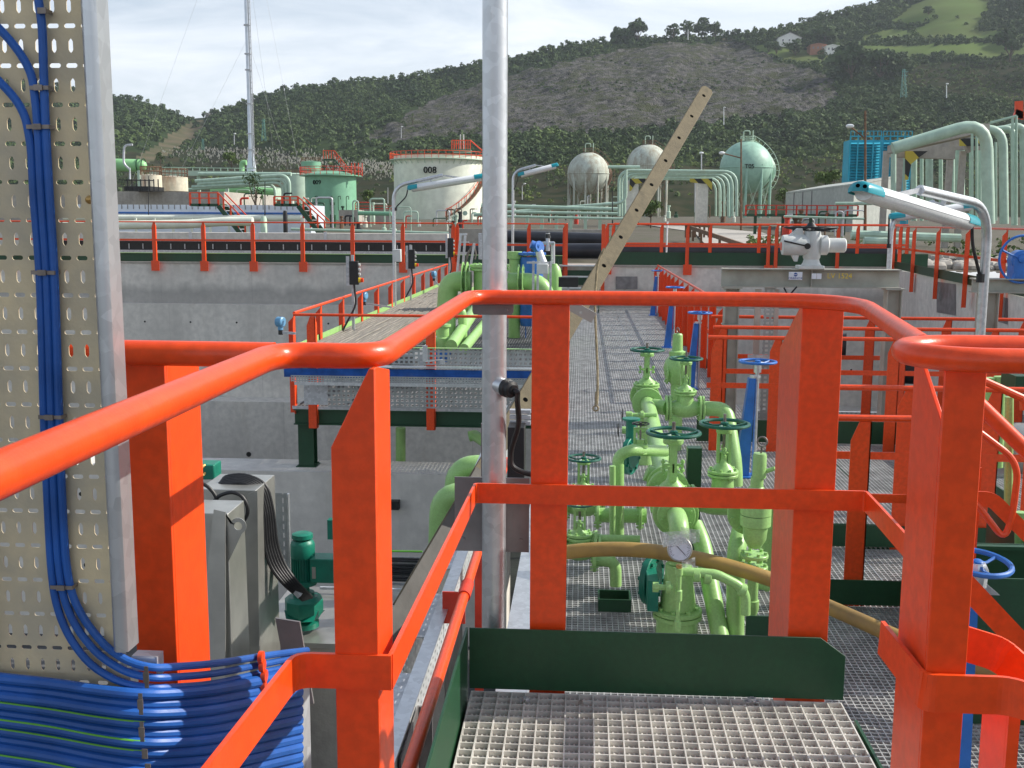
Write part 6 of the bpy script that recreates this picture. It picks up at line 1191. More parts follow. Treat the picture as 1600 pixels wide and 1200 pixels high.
# red stair platforms
for i, (p0, p1, pe, Y, lb) in enumerate([(285, 330, 372, 50, 'red railed stair platform in front of the concrete bund'), (420, 458, 500, 50, 'red railed stair platform in front of the green tank')]):
    t = thing('stair_platform', lb, 'stair', P(p0, 320, Y=Y)); zp = P(p0, 318, Y=Y).z; zr = P(p0, 301 if i == 0 else 307, Y=Y).z; x0, x1 = P(p0, 1, Y=Y).x, P(p1, 1, Y=Y).x; xe = P(pe, 1, Y=Y).x; zg = gz(0, Y)+.1
    MB().bx(x0, x1, Y, Y+1.2, zp-.12, zp).build('platform', 'dgreen', t); m = MB()
    for f_ in np.linspace(0, 1, 4): m.bx(x0+(x1-x0)*f_-.05, x0+(x1-x0)*f_+.05, Y, Y+.02, zp-.1, zr)
    m.bar((x0, Y, zr), (x1, Y, zr), .05, .05); m.bar((x0, Y, (zp+zr)/2), (x1, Y, (zp+zr)/2), .04, .05); m.bar((x1, Y, zr), (xe, Y, zg+.9), .05, .05); m.bar((x1, Y+1, zr), (xe, Y+1, zg+.9), .05, .05)
    for f_ in np.linspace(.2, 1, 4): x = x1+(xe-x1)*f_; z = zr+(zg+.9-zr)*f_; m.bx(x-.04, x+.04, Y, Y+.02, z-.9, z)
    m.build('railing', 'red', t); m = MB()
    for dy in (0, 1.0): m.bar((x1, Y+dy, zp-.1), (xe, Y+dy, zg), .06, .2)
    m.build('stringer', 'dgreen', t); m = MB()
    for f_ in np.linspace(.05, .95, 8): x = x1+(xe-x1)*f_; z = zp+(zg-zp)*f_; m.bx(x-.12, x+.12, Y+.05, Y+.98, z-.03, z)
    m.build('tread', 'galvd', t)
# pumps and bits near rail (dark motor)
for i, (px, y0, y1, Y, w) in enumerate([(437, 329, 365, 42, 7), (402, 338, 355, 42, 10)]):
    t = thing('pump', ['dark upright pump motor behind the far left railing', 'grey pump casing left of the dark pump motor'][i], 'pump', P(px, y1, Y=Y)); x = P(px, 1, Y=Y).x; r = hw(px, Y, w)/2; z1 = P(px, y0, Y=Y).z; z0 = gz(x, Y)-.1
    MB().lathe([(r, z0), (r*1.3, z0+.05), (r*1.3, z0+.15), (r*.7, z0+.2), (r*.7, z0+.35), (r, z0+.4), (r, z1-.1), (r*.7, z1)], (x, Y, 0), Zv, 16).build('casing', 'black' if i == 0 else 'gpaint', t)
for i, (a, b, Y, r, mm) in enumerate([((455, 358), (760, 366), 38, .05, 'gpipe'), ((475, 371), (620, 374), 36, .06, 'gpipe'), ((780, 322), (965, 327), 62, .12, 'gpipe'), ((780, 331), (965, 334), 56, .08, 'gpipe'), ((780, 338), (985, 342), 50, .06, 'gpipe'), ((560, 333), (612, 334), 80, .16, 'g009'), ((752, 326), (765, 326), 100, .5, 'gpaint'), ((740, 336), (960, 318), 75, .12, 'gpipe')]):
    pipe(['thin green pipe running behind the far left railing', 'lower thin green pipe behind the far left railing', 'uppermost long pale green pipe across the middle distance', 'second long pale green pipe across the middle distance', 'lowest long pale green pipe across the middle distance', 'thick green pipe between the two numbered tanks', 'pale cistern glimpsed right of the off white tank', 'thin sloping pale green pipe behind the three long ones'][i], [P(*a, Y=Y), P(*b, Y=Y)], r, mm, n=10)
for px in range(800, 960, 24):
    x = P(px, 1, Y=55).x; q = MB().bx(x-.08, x+.08, 56.3, 56.45, gz(x, 56), P(px, 331, Y=56.3).z-.16); tag(q.build('pipe_support', 'gpaint'), 'short pale support post under the long middle distance pipes', 'support', 'supports under the middle distance pipes')
# behind the far wall: trays, beams, ladder rack, black pipes
tw = thing('cable_rack', 'long black ladder rack behind the far left railing', 'cable rack', P(400, 383, Y=31.6)); x0, x1 = P(60, 1, Y=32).x, P(735, 1, Y=32).x
MB().bx(x0, x1, 31.6, 31.62, P(300, 391, Y=31.6).z, P(300, 377, Y=31.6).z).build('rack_side', 'black', tw); m = MB()
for i in range(30): x = x0+(x1-x0)*i/30; m.bx(x, x+.025, 31.57, 31.59, P(300, 389, Y=31.6).z, P(300, 381, Y=31.6).z)
m.build('tie', 'galvd', tw); MB().bx(x0, x1, 31.5, 31.56, P(300, 377, Y=31.5).z, P(300, 374.5, Y=31.5).z).bx(x0, x1, 31.5, 31.58, P(300, 398, Y=31.5).z, P(300, 391, Y=31.5).z).build('flange', 'galvd', tw)
cbn = thing('concrete_channel', 'long low grey concrete channel wall behind the far left railing', 'wall', P(400, 370, Y=34)); MB().bx(x0-6, P(700, 1, Y=34).x, 33.6, 34.4, gz(0, 33)-.3, P(300, 363, Y=34).z).build('wall', 'conc', cbn)
for px in (282, 390, 500): x = P(px, 1, Y=33.5).x; MB().bx(x-.05, x+.05, 33.56, 33.58, gz(0, 33)-.2, P(px, 363, Y=33.6).z+.02).build('joint_plate', 'galv', cbn)
c = thing('concrete_channel', 'pale concrete kerb wall right of the pole, above the black pipe', 'wall', P(850, 368, Y=37)); MB().bx(P(700, 1, Y=37).x, P(950, 1, Y=37).x, 37, 37.6, gz(0, 37)-.5, P(850, 358, Y=37).z).build('wall', 'conc2', c)
pipe('huge black pipe lying behind the far wall, right of the pole', [P(700, 392, Y=34.5), P(880, 392, Y=34.5), P(1400, 394, Y=33)], (P(1000, 380, Y=34).z-P(1000, 404, Y=34).z)/2, 'blackp', n=28)
m = MB(); c = P(1173, 393, Y=33.7); m.torus(c, (1, 0, 0), .255, .03, 28, 6); tag(m.build('pipe_band', 'hose'), 'ochre band round the huge black pipe', 'band')
pipe('second black pipe above the huge one, left of the timber', [P(780, 369, Y=36), P(945, 374, Y=36)], .2, 'blackp', n=16)
m = MB(); c = P(1041, 400, Y=30.6); m.cyl(c, P(1043, 346, Y=30.6), .022, n=6); m.lathe([(.09, 0), (.09, .02)], P(1038, 401, Y=30.55), (0, -1, 0), 14); tag(m.build('marker_stick', 'white'), 'thin white rod with a small round red sign by the black pipe', 'rod')
tag(MB().torus(P(1038, 401, Y=30.5), (0, -1, 0), .075, .02, 16, 6).build('warning_sign', 'red'), 'small red ring sign at the foot of the white rod', 'sign')
# stair head between walkway end and far wall
sh = thing('stair', 'short steel stair climbing from the walkway end to the far wall top', 'stair', P(950, 470, Y=29)); x0, x1 = P(878, 1, Y=29).x, P(935, 1, Y=29).x
for i in range(4): z = ZW+.05+(zt_-ZW)*(i+1)/4.0; y = 28.6+i*.35; MB().bx(x0, x1+.1, y, y+.3, z-.03, z).build('tread', 'galv', sh)
m = MB(); m.bar((x0-.03, 28.3, ZW), (x0-.03, 30, zt_+.1), .02, .25); m.bar((x1+.13, 28.3, ZW), (x1+.13, 30, zt_+.1), .02, .25); m.build('stringer', 'dgreen', sh)
MB().bx(x0, x1+.1, 29.96, 30.0, zt_-.5, zt_-.1).build('riser_plate', 'dgreen', sh)
m = MB(); m.bar(atw(942)+Vector((0, -.1, -1)), atw(942)+Vector((0, -.1, hR)), .1, .02, (0, 1, 0)); m.bar(atw(884)+Vector((0, -.06, -.3)), atw(884)+Vector((0, -.06, hR)), .1, .02, (0, 1, 0)); m.build('newel_post', 'red', sh)
# bundled upright trays at the trestle end
bt_ = thing('cable_riser', 'cluster of upright galvanised channels and coiled cables at the trestle end', 'cable riser', P(725, 430, Y=28)); m = MB()
for a, b in (((714, 430), (720, 365)), ((722, 432), (727, 368)), ((733, 430), (741, 380)), ((718, 366), (730, 366))): m.bar(P(*a, Y=28), P(*b, Y=28), .06, .05)
m.build('channel', 'galv', bt_); m = MB()
for k in range(6): m.tube(fillet([P(726, 425-2*k, Y=28.1), P(730+k*.5, 395, Y=28.1), P(739+k*.4, 384-k, Y=28.1), P(744, 394+k, Y=28.1), P(742, 405, Y=28.1)], .1, 3), .02, 5)
m.build('cables', 'cgrey', bt_)
# ------------------------------------------------------------------ spheres
def sphere_tank(label, px, py, rp, Y, m, lean=0, legs=10):
    c = P(px, py, Y=Y); r = hw(px, Y, rp*2)/2; zg = gz(c.x, Y)-.3; t = thing('sphere_tank', label, 'tank', (c.x, Y, zg)); MB().sphere(c, r, 48, 32).build('shell', m, t, ang=60)
    MB().lathe([(r+.02, -.12), (r+.10, -.1), (r+.10, .0), (r+.02, .02)], c+Zv*(r*.0), Zv, 48).build('seam_band', m, t)
    for i in range(legs): q = 2*math.pi*(i+.3)/legs; x, y = c.x+math.cos(q)*r*.96, c.y+math.sin(q)*r*.96; MB().cyl((x, y, zg), (x, y, c.z+.1*r), r*.045, n=10).build('leg', m, t)
    q = MB()
    for i in range(legs):
        a, b = 2*math.pi*(i+.3)/legs, 2*math.pi*(i+1.3)/legs; pa = Vector((c.x+math.cos(a)*r*.96, c.y+math.sin(a)*r*.96, zg)); pb = Vector((c.x+math.cos(b)*r*.96, c.y+math.sin(b)*r*.96, c.z-r*.4)); q.cyl(pa, pb, .04, n=5); q.cyl((pb.x, pb.y, zg), (pa.x, pa.y, pb.z), .04, n=5)
    q.build('brace', 'brown' if m == 'sph' else 'gpaint', t)
    q = MB(); zc = c.z+r; q.lathe([(r*.26, 0), (r*.26, .12)], (c.x, c.y, zc-.1), Zv, 20); rail_ring(q, (c.x, c.y), r*.26, zc, .7, 14, t=.03); q.build('top_platform', 'brown' if m == 'sph' else 'gpaint', t)
    q = MB(); q.tube(fillet([(c.x-.6, c.y, zc), (c.x-.6, c.y, zc+1.6), (c.x+.4, c.y, zc+1.6), (c.x+.4, c.y, zc+1)], .3, 3), .09, 6); q.cyl((c.x+.9, c.y, zc), (c.x+.9, c.y, zc+1.7), .08, n=6); q.build('vent_pipe', 'gpaint', t)
    q = MB(); pr = []
    for i in range(26):
        f_ = i/25; el = -1.0+f_*2.3; az = R(-20+f_*60) if lean == 0 else R(-60+f_*50); pr.append(Vector((c.x+math.cos(el)*math.cos(az)*(r+.35), c.y+math.cos(el)*math.sin(az)*(r+.35)-.0, c.z+math.sin(el)*(r+.35))))
    for a, b in zip(pr[:-1], pr[1:]): q.bar(a, b, .6, .1)
    q.tube([p+(p-c).normalized()*.8 for p in pr], .04, 5)
    for p in pr[::2]: q.cyl(p, p+(p-c).normalized()*.8, .035, n=4)
    q.build('stair', 'brown' if m == 'sph' else 'gpaint', t)
    return t, c, r
sphere_tank('weathered pale sphere tank with rusty legs, leftmost of the three', 919, 271, 32.5, 210, 'sph'); sphere_tank('weathered sphere tank in the middle, partly behind the leaning timber', 1012, 259, 33, 225, 'sph')
t, c, r = sphere_tank('clean pale green sphere tank, rightmost and largest of the three', 1166, 262, 41, 180, 'sph3')
text_mesh('tank_number', 'T05', .95, 'ink', t, Matrix.Translation((c.x-.1, c.y-r*1.0-.03, c.z-.0)) @ FACE, .1)
# ------------------------------------------------------------------ middle pipe bridge
def hoop(lb, x0, x1, yt, yb, Y, r, yb2=None): pipe(lb, [P(x0, yb, Y=Y), P(x0, yt, Y=Y), P(x1, yt+2, Y=Y), P(x1, yb2 or yb, Y=Y)], r, 'gpipe', fr=1.0, n=12)
ords = ['outermost', 'second', 'third', 'fourth', 'fifth', 'innermost']
for i in range(6): hoop(ords[i]+' tall pale green pipe hoop of the middle pipe bridge', 967+i*4.5, 1151-i*6.5, 266+i*2.6, 338, 84+i*1.4, .085 if i % 2 else .11)
pipe('pale green pipe stepping down at the left end of the pipe bridge', [P(978, 265, Y=83), P(978, 318, Y=83), P(940, 318, Y=83), P(940, 336, Y=83)], .11, 'gpipe', fr=.8); pipe('horizontal pale green pipe in front of the spheres', [P(950, 261, Y=90), P(1000, 261, Y=90)], .13, 'gpipe')
for i, (x0, x1, pa, pb) in enumerate([(984, 1004, 984, 1012), (1099, 1116, 1082, 1116)]):
    t = thing('pipe_bridge_pier', ['grey pier with hazard striped bracket at the left of the pipe bridge', 'grey pier with hazard striped bracket at the right of the pipe bridge'][i], 'pier', P(x0, 330, Y=88)); a, b = P(x0, 1, Y=88).x, P(x1, 1, Y=88).x
    MB().bx(a, b, 88, 89.5, gz(a, 88)-.3, P(x0, 282, Y=88).z).build('pier', 'conc', t); h0, h1 = (P(984, 279, Y=87.9), P(1014, 279, Y=87.9)) if i == 0 else (P(1078, 279, Y=87.9), P(1113, 279, Y=87.9))
    s_ = 1 if i == 0 else -1; a_, b_ = (h0, h1) if i == 0 else (h1, h0); hgt_ = .9
    m = MB(); m.prism([a_, b_, b_-Zv*.28, a_+Vector((s_*.42, 0, -.42)), a_+Vector((s_*.12, 0, -.95)), a_+Vector((0, 0, -.95))], (0, .15, 0)); m.build('hazard_bracket', 'hazard', t)
for i, px in enumerate([1112, 1120]): pass
# lamp posts and poles far
def pole(lb, px, y0, y1, Y, w=1.6, m='galvd', head=None, name='lamp_post'):
    t = thing(name, lb, 'pole', P(px, y1, Y=Y)); r = hw(px, Y, w)/2; MB().cyl(P(px, y1, Y=Y), P(px, y0, Y=Y), r*1.2, r*.8, n=8).build('pole', m, t)
    if head: 
        a = P(px, y0+head[1], Y=Y); b = P(px+head[0], y0+head[2], Y=Y); MB().tube([a, b], r*.7, 6).build('arm', m, t); MB().sphere(b, r*2.4, 10, 6, (1.4, 1, .7)).build('lamp_head', 'white', t)
    return t
pole('tall dark wooden pole with a lamp arm, in front of the blue cooling tower', 1352, 173, 385, 60, 4, 'brown', (-24, 44, 24)); pole('tall dark pole with a lamp arm, in front of the rightmost sphere', 1158, 217, 360, 75, 3, 'brown', (-30, 30, 22))
pole('slim grey lamp pole right of the leaning timber', 1096, 240, 335, 95, 2.2, 'galvd', (0, 0, -1)); pole('thin pole between timber and pipe bridge pier', 1086, 286, 332, 100, 1.8); pole('thin dark pole left of the pipe bridge', 957, 297, 350, 60, 1.8, 'black')
pole('bent galvanised lamp pole in front of the green vessel', 203, 262, 280, 58, 2.6, 'galvd'); pipe('galvanised lamp arm kinked at its foot in front of the green vessel', [P(203, 265, Y=58), P(193, 256, Y=58), P(194, 227, Y=58), P(207, 226, Y=58)], .06, 'galvd', fr=.3)
pole('thin black pole standing on the silver building, left', 232, 275, 345, 52, 1.2, 'black'); pole('thin black pole standing in front of the left pipe rack', 414, 283, 360, 50, 1.8, 'black'); pole('white tipped lamp pole on the hillside left of the stack', 366, 209, 226, 300, 1.2, 'galvd', (1, 0, 0)); pole('white lamp pole on the quarry bench, centre right', 1131, 168, 195, 330, 1.2, 'white', (1, 0, 0)); pole('white lamp pole below the field, right', 1479, 131, 153, 360, 1.4, 'white', (1, 0, 0)); pole('small lamp pole beside the off white tank', 627, 198, 216, 320, 1, 'galvd', (1, 0, 0)); pole('small lamp pole left of the first sphere', 816, 290, 312, 120, 1.2, 'galvd', (4, 0, -3))
pole('thin lamp pole right of the numbered green tank', 606, 293, 318, 130, 1.2); pole('thin mast on the quarry rim', 1075, 46, 62, 520, 1, 'white')
def pylon(lb, px, y0, y1, Y, w):
    t = thing('pylon', lb, 'pylon', P(px, y1, Y=Y)); m = MB(); a = P(px, y0, Y=Y); b = P(px, y1, Y=Y); ww = hw(px, Y, w)/2; r = ww*.09; n = 7; H = a.z-b.z
    for sx in (-1, 1):
        for sy in (-1, 1): m.cyl(b+Vector((sx*ww, sy*ww, 0)), a+Vector((sx*ww*.25, sy*ww*.25, 0)), r, n=4)
    for i in range(n):
        f0, f1 = i/n, (i+1)/n; w0, w1 = ww*(1-.75*f0), ww*(1-.75*f1); m.cyl(b+Vector((-w0, -w0, H*f0)), b+Vector((w1, -w1, H*f1)), r*.7, n=4); m.cyl(b+Vector((w0, -w0, H*f0)), b+Vector((-w1, -w1, H*f1)), r*.7, n=4)
    m.build('lattice', 'galvgreen', t); m = MB()
    for f_ in (.78, .92): m.bar(b+Vector((-ww*1.2, 0, H*f_)), b+Vector((ww*1.2, 0, H*f_)), r*2, r*2)
    m.build('crossarm', 'galvgreen', t)
pylon('small green lattice pylon on the hillside left of the stack', 317, 217, 234, 290, 4); pylon('taller green lattice pylon on the hillside right of the stack', 412, 186, 220, 320, 6); pylon('green lattice pylon among the trees on the right hillside', 1412, 108, 152, 400, 8)
# ------------------------------------------------------------------ shed, cooling tower, right pipe rack
Ysh = 80; sh_ = thing('shed', 'long low grey sheet metal shed with a sloping roof line', 'building', P(1280, 320, Y=Ysh)); a0_, a1_ = P(1228, 303, Y=Ysh+6), P(1335, 290, Y=Ysh-6); zg = gz(0, Ysh)-.3
m = MB(); q = [(a0_.x, a0_.y, zg), (a1_.x, a1_.y, zg), (a1_.x+4, a1_.y+5, zg), (a0_.x+4, a0_.y+5, zg)]; tz = [a0_.z, a1_.z, a1_.z+.7, a0_.z+.7]
m.add(q+[(p[0], p[1], z) for p, z in zip(q, tz)], [(0,1,5,4), (1,2,6,5), (2,3,7,6), (3,0,4,7)]); m.build('wall', 'shed', sh_); m = MB(); d_ = Vector((-.15, -.2, 0)); m.prism([Vector((p[0], p[1], z+.02)) for p, z in zip(q, tz)], (0, 0, .12)); m.build('roof', 'shed', sh_)
m = MB()
for f_ in (.14, .28, .42): p = a0_.lerp(a1_, f_); m.bx(p.x-.05, p.x+.05, p.y-.06, p.y-.02, zg, p.z)
m.build('post', 'plate', sh_)
Yc = 100; ctw = thing('cooling_tower', 'bright blue louvred cooling tower block behind the shed', 'cooling tower', P(1365, 300, Y=Yc)); zg = gz(0, Yc)-.3
for i, (x0, x1, yt, Y) in enumerate([(1329, 1377, 213, Yc), (1380, 1425, 213, Yc+1.5)]):
    a, b = P(x0, yt, Y=Y), P(x1, yt, Y=Y); MB().bx(a.x, b.x, Y+.3, Y+2.5, zg, a.z-.3).build('casing', 'cool', ctw); m = MB(); n = 26
    for k in range(n): z = a.z-.5-(a.z-zg)*.8*k/n; m.prism([(a.x, Y+.28, z), (a.x, Y, z-.16), (a.x, Y+.02, z-.2), (a.x, Y+.28, z-.05)], (b.x-a.x, 0, 0))
    m.build('louvre', 'cool', ctw); m = MB()
    for f_ in np.linspace(0, 1, 5): x = a.x+(b.x-a.x)*f_; m.bx(x-.06, x+.06, Y-.08, Y-.01, zg, a.z)
    m.bar((a.x, Y-.05, a.z), (b.x, Y-.05, a.z), .1, .1); m.bar((a.x, Y-.05, a.z+.45), (b.x, Y-.05, a.z+.45), .05, .05)
    for f_ in np.linspace(0, 1, 9): x = a.x+(b.x-a.x)*f_; m.bx(x-.03, x+.03, Y-.08, Y-.03, a.z, a.z+.45)
    m.build('frame', 'cool', ctw)
Yp = 48
big = [([(1395, 232), (1541, 188), (1545, 350)], .19, 36, 'thick pale green pipe at the top of the right rack, bending down in front'), ([(1396, 240), (1396, 345)], .09, 38, 'leftmost upright pale green pipe of the right rack'), ([(1500, 206), (1567, 198), (1569, 350)], .16, 42, 'second thick pale green pipe bending down at the right rack'), ([(1540, 206), (1584, 197), (1585, 352)], .12, 44, 'third pale green pipe bending down at the right rack'), ([(1560, 205), (1600, 195), (1602, 352)], .18, 47, 'pale green pipe bending down at the picture edge')]
for pts, r, Y, lb in big: pipe(lb, [P(a, b, Y=Y) for a, b in pts], r, 'gpipe', fr=.9, n=16)
for i, (px, r) in enumerate([(1413, .12), (1428, .2), (1440, .12), (1452, .24), (1470, .13), (1487, .2), (1500, .3), (1517, .12), (1531, .1), (1556, .08)]):
    Y = 50+i % 3; pipe('upright pale green pipe standing under the right hand pipe rack', [P(px, 222, Y=Y), P(px, 345, Y=Y)], r*.68, 'gpipe', group='upright pipes of the right rack', n=12)
rr3 = thing('pipe_rack', 'rusty steel frame of the right pipe rack with hazard striped corners', 'pipe rack', P(1470, 340, Y=46)); m = MB()
m.bar(P(1392, 236, Y=44), P(1490, 240, Y=44), .4, .45); m.bar(P(1392, 234, Y=44), P(1540, 200, Y=38), .3, .3); m.bar(P(1430, 225, Y=48), P(1540, 225, Y=48), .3, .5); m.bar(P(1505, 208, Y=44), P(1520, 235, Y=44), .3, .35); m.build('beam', 'redb' if 0 else 'conc2', rr3)
for px in (1398, 1420, 1500, 1520): x = P(px, 1, Y=48.5).x; MB().bx(x-.12, x+.12, 48.4, 48.6, gz(x, 48), P(px, 236, Y=48.5).z).build('column', 'conc2', rr3)
m = MB(); Yh = 43.6; m.prism([P(1415, 236, Y=Yh), P(1450, 236, Y=Yh), P(1436, 246, Y=Yh), P(1424, 256, Y=Yh), P(1419, 281, Y=Yh), P(1415, 281, Y=Yh)], (0, .1, 0)); m.prism([P(1500, 216, Y=Yh), P(1534, 216, Y=Yh), P(1534, 228, Y=Yh), P(1500, 228, Y=Yh)], (0, .1, 0)); m.build('hazard_panel', 'hazard', rr3)
m = MB(); Yh = 37
for a, b in (((1547, 192), (1588, 181)), ((1588, 181), (1588, 350)), ((1582, 182), (1582, 350)), ((1519, 202), (1519, 345)), ((1526, 202), (1526, 345))): m.cyl(P(*a, Y=Yh), P(*b, Y=Yh), .045, n=6)
m.build('thin_pipe', 'gpipe', rr3)
m = MB(); m.bar(P(1592, 158, Y=46), P(1592, 186, Y=46), .3, .1); m.bar(P(1585, 176, Y=46), P(1600, 182, Y=46), .1, .3); tag(m.build('red_railing', 'red'), 'scrap of red railing on top of the right pipe rack at the edge', 'railing')
# far red railings and pipe lines on the right
t = thing('pipe_bridge', 'low dark green footbridge with red railing in front of the grey shed', 'footbridge', P(1250, 335, Y=66)); a, b = P(1165, 334, Y=66), P(1340, 334, Y=66); MB().bx(a.x, b.x, 66, 67, a.z-.15, a.z).build('deck', 'dgreen', t); m = MB()
for i in range(12): x = a.x+(b.x-a.x)*i/11; m.bx(x-.05, x+.05, 65.96, 65.99, a.z-.1, a.z+.5)
m.bar((a.x, 65.95, a.z+.5), (b.x, 65.95, a.z+.5), .05, .05); m.bar((a.x, 65.95, a.z+.25), (b.x, 65.95, a.z+.25), .04, .04); m.build('railing', 'redb', t); m = MB()
for f_ in (.1, .35, .6, .9): x = a.x+(b.x-a.x)*f_; m.bx(x-.08, x+.08, 66.4, 66.6, gz(0, 66), a.z-.15)
m.build('post', 'dgreen', t)
for i, (a, b, Y, r) in enumerate([((1225, 338), (1350, 342), 58, .06), ((1305, 318), (1362, 318), 60, .09), ((1330, 366), (1500, 372), 38, .15), ((1350, 376), (1430, 378), 36, .13)]): pipe(['thin pale pipe under the footbridge', 'thin pale pipe hoop beside the dark wooden pole', 'thick rusty pale green pipe behind the far right railing', 'pale pipe lying in front of the thick rusty one'][i], [P(*a, Y=Y), P(*b, Y=Y)], r, 'gpipe', n=10)
for i, (a, b, Y) in enumerate([((1080, 356), (1165, 385), 42), ((1070, 352), (1110, 352), 55)]):
    t = thing('guard_rail', ['dark low guard rail sloping beside the gravel road', 'short dark guard rail at the top of the road'][i], 'guard rail', P(*b, Y=Y)); m = MB(); p0, p1 = P(a[0], a[1], Y=Y+12*(1-i)), P(*b, Y=Y); m.bar(p0, p1, .08, .18)
    for f_ in np.linspace(.05, .95, 6): p = p0.lerp(p1, f_); m.bx(p.x-.05, p.x+.05, p.y, p.y+.1, p.z-.6, p.z-.09)
    m.build('rail', 'brown', t)

# small fittings scattered along the plant ground
random.seed(21)
kinds = ['gpipe', 'gpaint', 'galvd', 'brown', 'redb', 'black', 'w008', 'dgreen']
def clutter(n, xr, Yr, hh, label, grp):
    for i in range(n):
        px = random.uniform(*xr); Y = random.uniform(*Yr); x = P(px, 340, Y=Y).x; z = gz(x, Y)-.05; h = random.uniform(*hh); mt = random.choice(kinds); r = random.uniform(.03, .07); wd = random.uniform(.4, 1.4); k = random.random(); m = MB()
        if k < .5: m.tube(fillet([(x, Y, z), (x, Y, z+h), (x+wd, Y, z+h), (x+wd, Y, z)], .18, 4), r, 7)
        elif k < .75: m.tube(fillet([(x, Y, z), (x, Y, z+h), (x+wd*.4, Y, z+h)], .15, 4), r, 7)
        else: m.lathe([(r*4, 0), (r*4, h*.4), (r*2, h*.45), (r*2, h*.7), (r*3.4, h*.72), (r*3.4, h*.8)], (x, Y, z), Zv, 10)
        tag(m.build('pipe_stub', mt), label, 'pipe', grp)
clutter(34, (455, 615), (60, 105), (.7, 2.4), 'small bent pipe or fitting on the ground round the numbered tanks', 'small fittings round the numbered tanks')
clutter(22, (630, 760), (70, 108), (.5, 1.6), 'small fitting at the foot of the off white tank', 'small fittings at the foot of the off white tank')
clutter(26, (290, 470), (58, 85), (.8, 2.8), 'small bent pipe under the left pipe rack', 'small fittings under the left pipe rack')
clutter(24, (800, 1160), (95, 150), (.6, 2.6), 'small bent pipe or post on the ground in front of the spheres', 'small fittings in front of the spheres')
clutter(14, (1170, 1330), (58, 76), (.6, 2.0), 'small pale pipe or post near the footbridge', 'small fittings near the footbridge')
m = MB(); a, b = P(440, 341, Y=90), P(520, 343, Y=90); m.bx(P(523, 1, Y=88).x, P(556, 1, Y=88).x, 88, 90, gz(0, 88)-.3, P(540, 328, Y=88).z); tag(m.build('concrete_pit', 'conc2'), 'low square concrete pit wall in front of the numbered green tank', 'wall')
m = MB(); m.bx(P(556, 1, Y=92).x, P(612, 1, Y=92).x, 92, 92.4, gz(0, 92)-.3, P(580, 327, Y=92).z); tag(m.build('concrete_wall', 'conc2'), 'grey concrete wall with a red rail between the two numbered tanks', 'wall')
m = MB(); m.bar(P(556, 326, Y=91.9), P(612, 326, Y=91.9), .06, .08); m.bar(P(556, 322, Y=91.9), P(612, 322, Y=91.9), .05, .06); tag(m.build('red_rail', 'redb'), 'thin red rail along the concrete wall between the two numbered tanks', 'railing')
# ================================================================== HILLS
SKY = [(-900, 40), (-300, 90), (0, 120), (120, 140), (185, 152), (215, 155), (245, 166), (270, 176), (295, 185), (325, 184), (345, 174), (375, 164), (400, 153), (440, 143), (470, 137), (520, 131), (560, 126), (610, 124), (660, 116), (700, 108), (750, 100), (800, 90), (850, 79), (900, 70), (960, 64), (1010, 60), (1060, 58), (1110, 56), (1150, 53), (1200, 48), (1250, 36), (1300, 24), (1350, 10), (1400, -5), (1500, -45), (1600, -80), (2000, -170), (2600, -200)]
def ysky(px): return float(np.interp(px, [a for a, _ in SKY], [b for _, b in SKY]))
def inpoly(x, y, p):
    c = False; j = len(p)-1
    for i in range(len(p)):
        if (p[i][1] > y) != (p[j][1] > y) and x < (p[j][0]-p[i][0])*(y-p[i][1])/(p[j][1]-p[i][1])+p[i][0]: c = not c
        j = i
    return c
ROCK = [[(545, 228), (600, 196), (660, 166), (740, 134), (800, 118), (880, 97), (960, 80), (1020, 71), (1090, 66), (1150, 68), (1185, 80), (1215, 98), (1260, 108), (1300, 125), (1312, 148), (1290, 168), (1180, 185), (1100, 196), (1000, 206), (850, 207), (700, 214)]]
MEAD = [[(1170, 70), (1225, 95), (1285, 101), (1305, 84), (1240, 74)], [(1385, 34), (1430, 8), (1478, -14), (1492, 12), (1455, 30), (1425, 40)], [(1425, 50), (1440, 40), (1470, 22), (1500, -30), (1562, -30), (1535, 28), (1525, 48), (1600, 52), (1640, 62), (1440, 60)], [(1340, 56), (1400, 46), (1425, 54), (1425, 61), (1350, 63)], [(1300, 76), (1600, 66), (1700, 60), (1700, 84), (1540, 90), (1400, 86), (1300, 86)]]
PATH = [[(298, 187), (322, 187), (322, 200), (296, 222), (262, 242), (215, 256), (196, 254), (240, 230), (272, 206)], [(1095, 60), (1140, 60), (1140, 63), (1095, 62)]]
SCRUB = [[(1420, 100), (1700, 92), (1700, 165), (1480, 150), (1420, 128)], [(190, 238), (400, 232), (640, 262), (900, 258), (900, 345), (180, 345)], [(880, 262), (1330, 245), (1700, 262), (1700, 345), (880, 345)], [(800, 128), (900, 118), (1110, 136), (1240, 150), (1100, 150), (900, 140), (800, 140)]]
def zone(x, y):
    x2 = x+9*noise.noise((x*.03, y*.05, 1))+5*noise.noise((x*.11, y*.13, 4)); y2 = y+6*noise.noise((x*.03, y*.05, 7))+3*noise.noise((x*.12, y*.12, 9))
    for k, ps in ((3, PATH), (2, MEAD), (1, ROCK), (4, SCRUB)):
        a, b = (x2, y2) if k != 3 and k != 2 else (x+(x2-x)*.25, y+(y2-y)*.25)
        if any(inpoly(a, b, p) for p in ps): return k
    return 0
YB = 338.0
def hpos(px, py, rough=True):
    ys = ysky(px); s = (YB-py)/(YB-ys); D = 235+430*max(0, s)**1.1+.06*abs(px-900)
    if rough:
        n = noise.noise((px*.012, py*.03, 3)); D *= 1+.03*n; py = py+0
    return P(px, py, Y=D)
